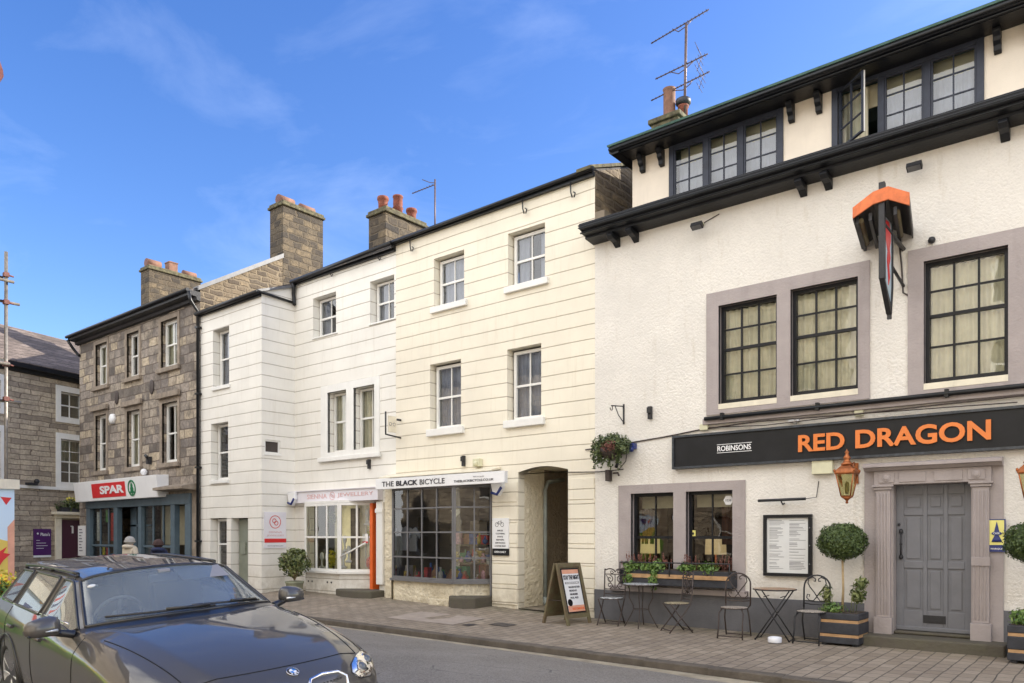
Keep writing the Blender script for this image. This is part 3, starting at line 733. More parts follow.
b = MB(); b.box(-3.08,-1.30,W-.42,W+.2,-.1,.29); b.box(-2.69,-1.73,W+.0,W+.22,.292,.335); b.build('doorstep', M['step'], pub, bevel=.03)
b = MB(); b.box(-7.55,-6.95,13.7,14.3,7.4,9.88); b.box(-7.6,-6.9,13.65,14.35,9.881,9.98)
ch = b.build('chimney', M['ledge'], pub, bevel=.02)
b = MB(); b.lathe([(.13,0),(.135,.05),(.12,.08),(.12,.62),(.135,.66),(.1,.66),(.1,.5)], (-7.3,14,9.98), 16); b.build('chimney_pot', M['pot_pale'], ch)
b = MB(); b.lathe([(.09,0),(.09,.2),(.11,.22),(.11,.25),(.08,.25)], (-7.02,14.05,9.98), 16); b.build('chimney_pot', M['terracotta'], ch)
b = MB(); b.lathe([(.10,.0),(.15,.04),(.15,.12),(.05,.18),(.0001,.18)], (-7.02,14.05,10.23), 12); b.build('pot_cowl', M['blackiron'], ch)

# ------------------------------------------------------------------ cream house with the bicycle shop and the alley
cr_ = thing('cream_house', 'three-storey cream rendered house with black bicycle shop and arched alley', 'building', (-10.4, W, .2))
CX = -13.06
c2w = [(-11.85,-10.96,6.57,7.68), (-9.77,-8.85,6.59,7.71)]; c1w = [(-11.97,-11.05,3.92,5.40), (-9.79,-8.94,3.91,5.40)]
b = MB(); wall(b, CX, X0, 2.9, 8.36, W, c2w+c1w+[(-9.51,-8.31,2.9,3.03)], .2)
wall(b, -13.45, X0, -.3, 2.9, W, [(-13.3,-10.19,-.3,2.75), (-9.51,-8.31,-.3,2.9)], .2)
# arch infill and alley side
ap = [(-9.51,3.03), (-9.51,2.93)] + [(-9.51+1.2*k/10, 2.93+.09*math.sin(math.pi*k/10)) for k in range(1, 10)] + [(-8.31,2.93), (-8.31,3.03)]
b.prism(ap, 'y', W, W+.25)
b.build('wall', M['cream'], cr_)
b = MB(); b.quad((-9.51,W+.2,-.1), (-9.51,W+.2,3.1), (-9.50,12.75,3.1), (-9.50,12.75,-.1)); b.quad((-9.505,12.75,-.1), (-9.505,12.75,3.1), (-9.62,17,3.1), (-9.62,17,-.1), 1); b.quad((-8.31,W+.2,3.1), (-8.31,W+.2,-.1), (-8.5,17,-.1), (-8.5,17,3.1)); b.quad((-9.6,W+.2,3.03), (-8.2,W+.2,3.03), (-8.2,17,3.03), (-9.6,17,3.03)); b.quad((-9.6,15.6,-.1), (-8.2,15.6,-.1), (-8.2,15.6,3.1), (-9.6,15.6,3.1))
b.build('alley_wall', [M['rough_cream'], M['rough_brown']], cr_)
b = MB(); b.quad((-9.6,W,.245), (-8.2,W,.225), (-8.2,17,.3), (-9.6,17,.3)); b.build('alley_floor', M['pavers'], cr_)
b = MB(); b.tube([(-9.45,12.72,.3),(-9.45,12.72,2.62),(-9.44,12.80,2.78),(-9.40,13.3,2.86)], .042, 10); b.tube([(-9.45,12.72,.42),(-9.45,12.72,.32),(-9.38,12.66,.27)], .05, 10); b.build('drainpipe', M['pipegreen'], cr_)
# gable above the pub roof, rear and dividing walls
b = MB(); b.prism([(W+.003,-.3), (16.9,-.3), (16.9,8.5), (14.9,9.58), (W+.003,8.36)], 'x', X0-.25, X0-.001)
b.build('gable_wall', M['rubble'], cr_)
b = MB(); b.box(CX-.1, CX+.1, W+.21, 16.9, 2.95, 8.3); b.box(-13.44, -13.31, W+.05, 16.9, -.3, 2.85); b.box(-13.4, X0-.26, 16.75, 16.9, -.3, 8.3); b.box(CX+.11, X0-.26, W+.21, 16.7, 3.2, 3.35); b.box(CX+.11, X0-.26, W+.21, 16.7, 5.9, 6.05); b.box(-13.19,-9.6,14.9,15.0,-.2,3.1); b.box(-9.75,-9.6,W+.21,14.89,-.2,3.1); b.box(CX+.11, X0-.26,13.9,14.0,3.36,5.89)
b.build('inner_wall', M['interior'], cr_)
b = MB(); b.prism([(11.78,8.35), (14.9,9.60), (16.95,8.6), (16.95,8.55), (14.9,9.55), (11.78,8.31)], 'x', CX, X0-.003); b.build('roof', M['slate'], cr_)
b = MB(); b.prism([(11.70,8.33), (14.9,9.63), (14.9,9.70), (11.70,8.39)], 'x', X0-.28, X0+.03); b.build('verge', M['ledge'], cr_)
b = MB(); b.tube([(CX,11.77,8.29),(X0+.05,11.77,8.35)], .038, 10); b.box(CX,X0,11.82,W-.003,8.25,8.33); gt = b.build('gutter', M['gutter'], cr_)
for u in (-12.52,-9.34,-8.2):
    b = MB(); b.tube([(u,W-.08,8.26),(u-.0,W-.07,8.08),(u+.03,W-.07,7.98),(u+.08,W-.07,7.97),(u+.10,W-.07,8.04),(u+.06,W-.07,8.07)], .013, 6); b.build('gutter_bracket', M['blackiron'], cr_)
for i, (a, c, d, e) in enumerate(c2w):
    window(cr_, a+.04, c, d+.05, e-.04, W+.15, 2, (.5,), (), 'whitepaint', .06, .022, 'curtain_blue', (.10,.07,.13,'whitepaint'), inset=W, partial='sides' if i else None)
for i, (a, c, d, e) in enumerate(c1w):
    window(cr_, a+.05, c, d+.06, e-.04, W+.15, 2, (.5,), (), 'whitepaint', .06, .022, 'curtain_blue', (.10,.08,.15,'whitepaint'), inset=W, partial=None)
# rubbed joints of stucco quoins by the alley: slightly proud bands
for a, c in ((-10.17,-9.53), (-8.29,X0-.01)):
    b = MB(); z = .30
    while z < 2.75: b.box(a, c, W-.018, W-.002, z, z+.395); z += .41
    b.build('quoin_band', M['cream'], cr_, bevel=.006)

def bay(parent, plan, z0, z1, rowf, cols, frame, riser, rz, sillm, name='shop_window', fw=.05, bw=.03, glassm='glass_shop', head=None, sillz=.05):
    """polygonal shop window; plan = points along the front, cols = lights per side"""
    f = MB(); g_ = MB(); rs = MB(); sl = MB()
    for (p, q, nc) in zip(plan, plan[1:], cols):
        P = Vector((*p, 0)); Q = Vector((*q, 0)); d = (Q-P).normalized(); nrm = Vector((d.y, -d.x, 0)); L = (Q-P).length
        def bar(s0, s1, a, b_, t=.05, off=0):
            A = P+d*s0; B = P+d*s1; k = len(f.v)
            vs = [A+nrm*off, B+nrm*off, B-nrm*(t-off), A-nrm*(t-off)]
            f.add([(v.x, v.y, a) for v in vs]+[(v.x, v.y, b_) for v in vs], [(3,2,1,0),(4,5,6,7),(0,1,5,4),(1,2,6,5),(2,3,7,6),(3,0,4,7)])
        bar(0, fw, z0, z1, .06, .006); bar(L-fw, L, z0, z1, .06, .006)
        bar(fw, L-fw, z0, z0+fw, .055, .004); bar(fw, L-fw, z1-fw, z1, .055, .004)
        for k in range(1, nc): s = fw+(L-2*fw)*k/nc; bar(s-bw/2, s+bw/2, z0+fw, z1-fw, .04, 0)
        for r in rowf: z = z0+(z1-z0)*r; bar(fw, L-fw, z-bw/2, z+bw/2, .036, -.003)
        A = P-nrm*.02; B = Q-nrm*.02
        g_.quad((A.x,A.y,z0+.02), (B.x,B.y,z0+.02), (B.x,B.y,z1-.02), (A.x,A.y,z1-.02))
        A = P-nrm*.03; B = Q-nrm*.03; rs.quad((A.x,A.y,rz), (B.x,B.y,rz), (B.x,B.y,z0-.04), (A.x,A.y,z0-.04))
        A = P+nrm*.05-d*.02; B = Q+nrm*.05+d*.02; C = Q-nrm*.05; D = P-nrm*.05
        sl.add([(v.x, v.y, z0-sillz) for v in (A,B,C,D)]+[(v.x, v.y, z0-.001) for v in (A,B,C,D)], [(3,2,1,0),(4,5,6,7),(0,1,5,4),(1,2,6,5),(2,3,7,6),(3,0,4,7)])
    fr = f.build(name, M[frame], parent); g_.build('pane', M[glassm], fr); sl.build('sill', M[sillm], fr); rs.build('stall_riser', M[riser], parent)
    return fr
pl = [(-13.02,11.93), (-12.88,11.62), (-10.85,11.46), (-10.24,12.05)]
bay(cr_, pl, .74, 2.72, (.24,.51,.77), (1,4,2), 'greyframe', 'rough_cream', -.1, 'greyframe', fw=.05, bw=.032)
b = MB(); b.box(-13.3,-13.02,11.80,12.0,-.1,2.75); b.quad((-13.02,11.80,-.1),(-12.90,11.61,-.1),(-12.90,11.61,.7),(-13.02,11.80,.7)); b.build('bay_pier', M['rough_cream'], cr_)
b = MB(); b.prism([(-13.02,12.2), *pl, (-10.2,12.2)], 'z', 2.725, 2.80); b.prism([(-13.2,14.8), *[(x, y+.12) for x, y in pl], (-10.3,14.8)], 'z', .62, .68); b.build('window_board', M['wood'], cr_)
b = MB(); b.box(-10.24,-10.19,12.06,13.2,.25,2.74); b.build('door_jamb', M['greyframe'], cr_)
b = MB(); b.prism([(-10.95,12.3), (-10.95,11.42), (-10.75,11.28), (-10.40,11.26), (-10.2,11.40), (-10.2,12.3)], 'z', -.1, .45); b.build('doorstep', M['step'], cr_, bevel=.03)
b = MB(); b.box(-11.55,-10.96,11.42,11.6,-.1,.36); b.build('stone_kerb', M['rough_cream'], cr_, bevel=.02)
b = MB(); b.box(-10.22,-10.19,11.86,12.5,.45,2.7,0); b.build('open_door', M['greyframe'], cr_)
b = MB(); b.box(-13.1,-10.2,11.72,W-.003,2.975,3.015); b.prism([(W-.003,3.02),(11.6,2.97),(11.6,2.99),(W-.003,3.07)], 'x', -13.3, -9.95); b.build('canopy_top', M['creampaint'], cr_)

# chimney on the party wall
def stack(parent, x0, x1, y0, y1, z0, z1, pots, m='chimstone', cap=.06):
    b = MB(); b.box(x0, x1, y0, y1, z0, z1-.16); ch = b.build('chimney', M[m], parent)
    b = MB(); b.box(x0-cap, x1+cap, y0-cap, y1+cap, z1-.16, z1-.08); b.box(x0-cap*.4, x1+cap*.4, y0-cap*.4, y1+cap*.4, z1-.079, z1); b.build('capping', M['ledge'], ch, bevel=.02)
    for (x, y, r, h, kind, tilt) in pots:
        b = MB(); mt = Matrix.Translation((x, y, z1-.01)) @ Matrix.Rotation(R(tilt), 4, 'Y')
        if kind == 'round': b.lathe([(r*.80,0), (r*.82,h*.5), (r*.90,h*.74), (r*1.02,h*.78), (r*1.02,h*.94), (r*.95,h), (r*.75,h), (r*.7,h*.6)], (0,0,0), 16)
        elif kind == 'tall': b.lathe([(r,0), (r*.95,h*.35), (r*1.15,h*.4), (r*.9,h*.5), (r,h*.55), (r*.95,h*.9), (r*1.1,h*.93), (r*1.05,h), (r*.7,h), (r*.7,h*.6)], (0,0,0), 16)
        elif kind == 'lying':
            b.tube([(0,-h*.5,r),(0,h*.5,r)], r, 14); b.lathe([(r*1.04,0),(r*1.04,.03),(r*.8,.03)],(0,0,0),14); s0 = len(b.v)
            b.v = b.v[:-42]; b.f = [f for f in b.f if max(f) < len(b.v)]; b.m = b.m[:len(b.f)]; b.sm = b.sm[:len(b.f)]
            b.box(-r*.9,r*.9,-h*.45,h*.45,-.02,r*.6); b.tube([(0,-h*.5-.004,r),(0,-h*.5+.01,r)], r*.78, 14, 1)
        elif kind == 'half': b.lathe([(r*1.05,0), (r,h*.9), (r*1.05,h), (r*.8,h), (r*.8,h*.5)], (0,0,0), 12); 
        else: b.box(-r, r, -r*.95, r*.95, 0, h*.9); b.box(-r*1.1, r*1.1, -r*1.05, r*1.05, h*.9, h)
        b.xf(mt); b.build('chimney_pot', [M['terracotta' if kind in ('round','tall') else 'pot_pale'], M['clamp']], ch)
    return ch
# ------------------------------------------------------------------ white house with the jeweller's and its projecting wing
wh = thing('white_house', 'white rendered L-shaped house with a projecting wing and the jewellery shop', 'building', (-16.4, W, .25))
VW = 10.93; UR = -16.9
w2w = [(-16.13,-15.21,6.62,7.65), (-13.95,-13.12,6.60,7.62)]; w1w = [(-15.52,-14.79,3.72,5.20), (-14.53,-13.77,3.72,5.20)]
b = MB(); wall(b, UR, CX, 2.9, 8.22, W, w2w+w1w, .24); wall(b, UR, -13.45, -.3, 2.9, W, [(-16.35,-13.62,-.3,2.5)], .2)
ww = [(-19.17,-18.38,5.6,7.15), (-19.27,-18.43,3.12,4.66), (-19.30,-18.50,.75,2.14), (-18.29,-17.5,-.3,2.13)]
wall(b, -19.80, UR, -.3, 7.74, VW, ww, .24)
s0 = len(b.v); wall(b, VW, W, -.3, 7.7, 0, [(11.02,11.47,3.74,4.08)], .1); b.xf(Matrix.Translation((UR,0,0)) @ Matrix.Rotation(R(90), 4, 'Z'), s0)
b.add([(UR,VW,7.7),(UR,W,7.7),(UR,W,8.14),(UR,VW,7.74)], [(0,1,2,3)])
b.build('wall', M['white'], wh)
b = MB(); b.box(UR+.001-.2, UR-.003, W+.25, 16.9, -.3, 8.0); b.box(-19.8, -13.46, 16.75, 16.9, -.3, 8.1); b.box(-19.7,-13.46,W+.26,16.7,3.1,3.25); b.box(-19.7,-13.3,W+.26,16.7,5.8,5.95); b.box(-19.6,-17,13.5,13.6,-.2,7.6); b.box(-16.8,-13.5,14.2,14.3,-.2,7.6)
b.build('inner_wall', M['interior'], wh)
b = MB(); b.prism([(VW-.12,7.74), (14.3,9.22), (16.95,8.1), (16.95,8.05), (14.3,9.15), (VW-.12,7.69)], 'x', -19.80, UR+.06)
b.prism([(11.75,8.22), (14.3,9.28), (16.95,8.15), (16.95,8.1), (14.3,9.21), (11.75,8.16)], 'x', UR+.07, CX-.001); b.build('roof', M['slate'], wh)
b = MB(); b.prism([(VW-.13,7.70),(VW-.13,7.76),(W+.3,8.26),(W+.3,8.18)], 'x', UR-.05, UR+.065); b.build('verge', M['lead'], wh)
b = MB(); b.tube([(-19.85,VW-.12,7.68),(UR+.05,VW-.12,7.71)], .055, 10); b.box(-19.8,UR,VW-.06,VW-.003,7.62,7.70); b.tube([(UR+.06,VW-.12,7.71),(UR+.06,W-.1,7.66)], .035, 8)
b.tube([(UR+.02,11.78,8.18),(CX,11.78,8.28)], .06, 10); b.box(UR+.01,CX,11.83,W-.003,8.12,8.22)
b.tube([(UR+.1,11.78,8.16),(UR+.1,11.80,8.02),(UR+.06,11.82,7.9),(UR+.06,11.84,7.72),(UR+.12,11.80,7.6)], .045, 10); b.build('gutter', M['gutter'], wh)
for u in (-15.35,-13.6,):
    b = MB(); b.tube([(u,W-.02,8.18),(u,W-.06,8.08),(u+.05,W-.06,8.02),(u+.09,W-.06,8.07)], .011, 6); b.build('gutter_bracket', M['blackiron'], wh)
for i, (a, c, d, e) in enumerate(w2w):
    window(wh, a+.04, c, d+.03, e-.03, W+.18, 2, (.5,), (), 'whitepaint', .055, .022, 'curtain_blue', (.06,.03,.04,'whitepaint'), inset=W, partial='sides')
surround(wh, -15.78,-13.60,3.60,5.38, w1w, W, M['whitepaint'], .03)
for a, c, d, e in w1w: window(wh, a+.02, c-.02, d, e-.02, W+.17, 2, (.52,), (), 'whitepaint', .05, .02, 'curtain', None, partial='left', xb=[.62])
b = MB(); b.box(-15.84,-13.54,W-.09,W-.031,3.50,3.60); b.build('window_ledge', M['whitepaint'], wh, bevel=.01)
for i, (a, c, d, e) in enumerate(ww[:3]):
    window(wh, a+.05, c, d+.03, e-.02, VW+.18, 1, (.5,), (), 'whitepaint', .06, .02, 'curtain_blue' if i == 0 else None, (.06,.05,.10,'whitepaint'), inset=VW, partial='left')
b = MB(); b.box(-18.24,-17.52,VW+.2,VW+.25,.3,2.1); b.box(-18.1,-17.9,VW+.17,VW+.2,1.2,1.5); b.build('door', mat('sage_door',(.22,.24,.19),.5,.1), wh)
b = MB(); b.box(UR-.10,UR-.06,11.02,11.47,3.74,4.08); b.build('pane', M['darkroom'], wh)
b = MB()
for y0, y1, z0, z1 in ((11.02,11.06,3.74,4.08),(11.43,11.47,3.74,4.08),(11.06,11.43,3.74,3.78),(11.06,11.43,4.04,4.08)): b.box(UR-.058,UR-.03,y0,y1,z0,z1)
b.box(UR-.03,UR+.02,11.0,11.5,3.69,3.738); b.build('window', M['whitepaint'], wh)
# jeweller's shopfront
pl = [(-16.33,11.90), (-16.15,11.66), (-14.72,11.60), (-14.02,12.10)]
bay(wh, pl, .82, 2.46, (.5,), (1,3,2), 'whitepaint', 'white', -.1, 'whitepaint', fw=.06, bw=.045)
b = MB(); b.prism([(-16.3,12.2), *pl, (-13.9,12.2)], 'z', 2.465, 2.52); b.build('window_board', M['whitepaint'], wh)
b = MB(); b.box(-14.0,-13.90,11.93,12.95,.4,2.44); dj = b.build('door', M['orange'], wh, bevel=.006)
b = MB(); b.tube([(-13.90,12.1,1.4),(-13.88,12.1,1.35)], .03, 8); b.build('handle', M['blackiron'], dj)
b = MB(); b.box(-14.06,-13.985,12.05,12.12,.4,2.46); b.build('door_jamb', M['whitepaint'], wh)
b = MB(); b.box(-13.86,-13.62,12.55,12.6,.4,2.46); b.build('door_lining', M['orange'], wh)
b = MB(); b.prism([(-14.75,12.9), (-14.75,11.52), (-14.4,11.40), (-13.75,11.38), (-13.45,11.5), (-13.45,11.89), (-13.62,12.9)], 'z', -.1, .42); b.build('doorstep', M['step'], wh, bevel=.03)
b = MB(); b.box(-13.66,-13.44,W-.07,W-.003,.55,2.46); b.box(-13.68,-13.42,W-.09,W-.071,2.2,2.3); b.box(-16.42,-16.34,W-.05,W-.003,.4,2.46); b.build('pilaster', M['whitepaint'], wh, bevel=.008)
b = MB(); b.tube([(-14.65,11.60,1.18),(-14.3,11.58,1.30),(-13.95,11.74,1.50)], .018, 8); b.ball((-14.65,11.61,1.18),.03,8); b.ball((-13.95,11.75,1.50),.022,8); b.build('handrail', M['whitepaint'], wh)
b = MB(); b.box(-14.6,-14.58,12.3,12.33,.9,2.4)
b.xf(Matrix.Identity(4)); b.build('striplight_case', M['whitepaint'], wh)
b = MB()
for u in (-15.95,-15.80,-15.2,-15.05): b.ball((u, 11.63+.0, .55), .025, 8, sy=.4)
b.build('air_vent', M['blackiron'], wh)
cA = stack(wh, -15.82,-15.15,13.45,14.9,8.6,10.25, [(-15.45,13.62,.15,.36,'round',0), (-15.42,14.12,.13,.55,'tall',0), (-15.42,14.62,.15,.36,'round',0)], 'chimstone')

# ------------------------------------------------------------------ stone shop house
sp = thing('stone_shop_house', 'sooty coursed stone terrace house with the blue-grey supermarket shopfront', 'building', (-24, VW, .3))
S0, S1 = -27.62, -19.83
def ins(o, d=.13): return (o[0]+d, o[1]-d, o[2]+.06, o[3]-d)
s2 = [(-26.49,-25.39,6.44,8.0), (-24.28,-23.24,6.44,8.0), (-22.13,-20.92,6.44,8.0)]; s1 = [(-26.49,-25.46,3.7,5.70), (-24.28,-23.17,3.7,5.62), (-22.07,-20.92,3.7,5.62)]
b = MB(); wall(b, S0, S1, -.3, 8.2, VW, [ins(o) for o in s2+s1]+[(-26.95,-20.25,-.3,2.85)], .2)
b.add([(S0,VW,-.3),(S0,16,-.3),(S0,16,8.2),(S0,14.3,10.3),(S0,VW,8.2)], [(4,3,2,1,0)])
b.build('wall', M['stone'], sp)
b = MB(); b.add([(S1,VW,7.6),(S1,17.5,7.6),(S1,17.5,8.6),(S1,14.3,10.45),(S1,VW,8.38)], [(0,1,2,3,4)]); b.box(S1-.3,S1-.01,VW+.31,17.5,-.3,8.2); b.build('gable_wall', M['rubble'], sp)
b = MB(); b.box(S0+.01,S1-.31,15.9,16,-.3,8.2); b.box(S0+.31,S1-.31,VW+.31,15.9,3.0,3.15); b.box(S0+.31,S1-.31,VW+.31,15.9,5.95,6.1); b.box(S0+.31,S1-.31,13.5,13.6,-.2,8); b.build('inner_wall', M['interior'], sp)
b = MB(); b.prism([(VW-.3,8.30), (14.3,10.42), (17.6,8.5), (17.6,8.4), (14.3,10.35), (VW-.3,8.22)], 'x', S0-.1, S1-.02); b.build('roof', M['slate'], sp)
b = MB(); b.prism([(VW-.08,8.34),(13.54,9.97),(13.54,10.10),(VW-.08,8.46)], 'x', S1-.24, S1+.06)
b.build('coping', M['lead'], sp)
b = MB(); b.prism([(VW-.003,8.06), (VW-.10,8.08), (VW-.12,8.16), (VW-.32,8.18), (VW-.34,8.30), (VW-.003,8.30)], 'x', S0-.10, S1+.02); b.tube([(S0-.12,VW-.37,8.29),(S1+.03,VW-.37,8.29)], .05, 10); b.build('eaves', M['blacktimber'], sp)
b = MB(); b.tube([(-19.80,VW-.35,8.25),(-19.78,VW-.3,8.0),(-19.80,VW-.08,7.75),(-19.80,VW-.08,.3)], .045, 10)
for z in (1.5,3.5,5.5,7.3): b.box(-19.87,-19.73,VW-.14,VW-.01,z,z+.05)
b.build('downpipe', M['gutter'], sp)
b = MB(); b.tube([(S0-.08,VW-.35,8.2),(S0-.08,VW-.2,7.98),(S0-.08,VW-.05,7.8),(S0+.1,VW-.05,7.7)], .045, 10); b.build('downpipe', M['gutter'], sp)
for i, o in enumerate(s2+s1):
    a, c, d, e = ins(o)
    surround(sp, o[0], o[1], d, o[3], [(a,c,d,e)], VW, M['sandstone'], .02)
    b = MB(); b.box(o[0]-.05,o[1]+.05,VW-.09,VW-.001,d-.13,d-.001)
    b.build('sill', M['sandstone'], sp, bevel=.012)
    if i >= 3: b = MB(); b.box(o[0]-.08,o[1]+.08,VW-.12,VW-.021,o[3]+.002,o[3]+.16); b.build('lintel', M['sandstone'], sp, bevel=.012)
    window(sp, a, c, d, e, VW+.13, 2, (.5,), (), 'whitepaint', .085, .03, 'curtain', None, partial='right' if i % 2 else 'sides')
b = MB()
for k, (a, c) in enumerate(((-26.95,-26.68), (-24.95,-24.70), (-23.32,-23.12), (-21.35,-21.12), (-20.55,-20.25))): b.box(a, c, VW-.06, VW+.1, -.1, 2.55)
b.box(-26.95,-20.25,VW-.08,VW+.1,2.551,2.85)
b.box(-26.68,-24.95,VW+.02,VW+.1,-.1,.75); b.box(-23.12,-21.35,VW+.02,VW+.1,-.1,.75)
b.box(-26.68,-24.95,VW+.0,VW+.1,1.32,1.39); b.box(-23.12,-21.35,VW+.0,VW+.1,1.32,1.39)
for x in (-26.1,-25.5): b.box(x-.03,x+.03,VW+.02,VW+.08,.75,2.55)
for x in (-22.55,-21.95): b.box(x-.03,x+.03,VW+.02,VW+.08,.75,2.55)
b.box(-24.70,-23.32,VW+.35,VW+.45,1.95,2.02); b.box(-24.70,-24.3,VW+.35,VW+.45,-.1,2.55); b.box(-21.12,-20.55,VW+.3,VW+.4,1.9,1.98)
b.build('shopfront', M['bluegrey'], sp, bevel=.008)
b = MB()
for a, c in ((-26.68,-24.95), (-23.12,-21.35)): b.quad((a,VW+.05,.75),(c,VW+.05,.75),(c,VW+.05,2.55),(a,VW+.05,2.55))
b.quad((-24.3,VW+.4,.3),(-23.32,VW+.4,.3),(-23.32,VW+.4,2.55),(-24.3,VW+.4,2.55))
b.build('pane', M['glass_shop'], sp)
b = MB(); b.box(-24.25,-23.4,VW+.41,VW+.45,.3,1.93); b.box(-24.15,-23.5,VW+.405,VW+.41,.5,1.8); b.build('door', M['bluegrey'], sp)
b = MB(); b.box(-21.1,-20.58,VW+.33,VW+.38,.3,1.88); b.build('door', M['creampaint'], sp)
# window bills and displays behind the glass
random.seed(12)
cl = [(.7,.6,.05),(.65,.05,.04),(.1,.3,.5),(.15,.4,.12),(.75,.75,.7),(.7,.3,.05)]
for k, (x0, x1, z0, z1, ci) in enumerate(((-26.2,-25.9,.8,1.3,0),(-25.8,-25.6,.85,1.28,1),(-25.55,-25.3,1.5,2.4,1),(-26.5,-26.3,1.5,2.45,4),(-25.25,-25.05,.8,1.3,5),(-25.5,-25.3,.8,1.1,2),(-25.85,-25.7,2.1,2.5,3))):
    b = MB(); b.box(x0,x1,VW+.09,VW+.10,z0,z1); b.build('window_poster', mat('poster_ink', cl[ci], .6, .3, 14), sp)
b = MB(); b.box(-23.1,-21.37,VW+.55,VW+.58,1.4,2.55); b.build('blind', M['blind'], sp)
b = MB(); b.box(-20.25,S1-.02,VW-.012,VW-.001,-.2,2.9); b.build('corner_pier', M['sandstone'], sp)
b = MB(); b.prism([(VW-.003,2.92),(VW-.45,2.95),(VW-.45,3.02),(VW-.003,3.12)], 'x', -21.6, -19.95); b.build('shop_hood', M['sandstone'], sp)
stack(sp, -20.50,-19.82,13.55,15.0,8.4,11.72, [(-20.15,13.85,.14,.52,'lying',0), (-20.15,14.62,.13,.50,'lying',0)], 'chimstone')
stack(sp, -28.72,-28.08,13.5,15.5,7.0,11.6, [(-28.4,13.80,.16,.52,'lying',0), (-28.4,14.5,.17,.40,'square',0), (-28.4,15.2,.13,.50,'lying',0)], 'chimstone')

# ------------------------------------------------------------------ stone house across the end of the street
lb = thing('end_house', 'brown coursed stone house across the street end with slate roof and white window surrounds', 'building', (0,0,0), local=True)
lw = [(-.64,.22,5.80,6.72), (-.64,.22,3.50,5.06), (-3.6,-2.72,5.80,6.72), (-3.6,-2.72,3.50,5.06), (-6.2,-5.3,5.8,6.72), (-6.2,-5.3,3.5,5.06)]
b = MB(); wall(b, -7.5, 5.0, -.3, 7.4, 0, lw+[(-.62,.25,-.3,2.24)], .16); b.quad((-7.5,6,-.3),(-7.5,0,-.3),(-7.5,0,7.4),(-7.5,6,7.4)); b.build('wall', M['stone2'], lb)
b = MB(); b.box(-7.4,5.0,5.9,6,-.3,7.3); b.box(-7.4,5,.2,5.8,2.9,3.0); b.box(-7.4,5,3,3.1,-.2,7.3); b.build('inner_wall', M['interior'], lb)
b = MB(); b.prism([(-.2,7.42),(3.2,9.42),(6.4,7.42),(6.4,7.36),(3.2,9.36),(-.2,7.36)], 'x', -7.6, 5.0); rf = b.build('roof', M['slate2'], lb)
b = MB(); b.lathe([(.12,0),(.10,.3),(.14,.34),(.09,.45),(.05,.5)], (-2.2,3.2,9.38), 10); b.build('chimney_pot', M['clamp'], rf)
b = MB(); b.prism([(-.003,7.1),(-.08,7.12),(-.1,7.2),(-.24,7.24),(-.24,7.38),(-.003,7.38)], 'x', -7.6, 5); b.build('eaves', M['blacktimber'], lb)
for a, c, d, e in lw:
    surround(lb, a-.18, c+.18, d-.16, e+.2, [(a,c,d,e)], 0, M['whitepaint'], .03)
    window(lb, a, c, d, e, .1, 2, (.5,), () if e-d < 1 else (.25,.75), 'whitepaint', .05, .025, 'blind' if e-d > 1 else None, None, cz=(d+.75, e))
b = MB(); b.box(-7.5,5,-.06,-.001,3.26,3.36); b.build('string_course', M['whitepaint'], lb)
b = MB(); b.box(-.6,.23,.08,.13,-.1,2.22); dd = b.build('door', M['plum'], lb)
b = MB(); b.box(-.16,-.10,.06,.079,1.75,2.0); b.box(-.2,-.12,.06,.079,1.98,2.02); b.build('door_number', M['signwhite'], dd)
b = MB(); b.box(-.86,-.64,-.07,-.001,-.1,2.28); b.box(.27,.49,-.07,-.001,-.1,2.28); b.box(-.8,-.7,-.1,-.071,2.0,2.26); b.box(-1.0,.62,-.3,-.001,2.40,2.50); b.box(-.9,.55,-.12,-.001,2.281,2.399); b.build('door_case', M['creampaint'], lb, bevel=.01)
for ch in (lb,): ch.location = (-29.4, 11.56, 0); ch.rotation_euler = (0, 0, R(105.4))

# ------------------------------------------------------------------ houses on the photographer's side of the street (seen in the windows and paintwork)
def far_house(x0, x1, y, h, m, label, yb=-12):
    t = thing('opposite_house', label, 'building', ((x0+x1)/2, y, .1), group='houses behind the photographer')
    n = max(2, int((x1-x0)/2.6)); ops = []
    for j in range(4):
        for i in range(n):
            c = (x0+x1)/2 + ((i+.5)/n-.5)*(x1-x0); zz = .9+j*2.7
            if zz+1.6 < h: ops.append((-c-.5, -c+.5, zz, zz+1.6))
    b = MB(); wall(b, -x1, -x0, -.2, h, 0, ops, .2); b.xf(Matrix.Translation((0,y,0)) @ Matrix.Rotation(math.pi, 4, 'Z'))
    b.box(x0, x0+.2, yb, y-.003, -.2, h); b.box(x1-.2, x1, yb, y-.003, -.2, h); b.box(x0+.2, x1-.2, yb, yb+.2, -.2, h); b.build('wall', M[m], t)
    b = MB(); b.prism([(y+.25,h-.02),(y-3.5,h+1.9),(yb,h-.02),(yb,h-.08),(y-3.5,h+1.8),(y+.25,h-.1)], 'x', x0, x1); b.build('roof', M['slate'], t)
    for o in ops:
        a, c, d, e = -o[1], -o[0], o[2], o[3]; f = MB(); yy = y-.15
        for q in ((a,a+.07,d,e),(c-.07,c,d,e),(a+.07,c-.07,d,d+.07),(a+.07,c-.07,e-.07,e),(a+.07,c-.07,(d+e)/2-.02,(d+e)/2+.02)): f.box(q[0],q[1],yy-.04,yy+.02,q[2],q[3])
        f.box(a+.07,c-.07,yy-.06,yy-.041,d,e,1); f.build('window', [M['whitepaint'], M['darkroom']], t)
far_house(-14.2,-8.0,-4.6,10.6,'stone2','tall brown stone house behind the photographer, left of the stone one')
far_house(-7.98,-1.5,-4.6,11.3,'smooth_pub','pale rendered house directly behind the photographer')
far_house(-1.48,5.5,-4.6,10.8,'creampaint','cream painted house behind the photographer on the right')
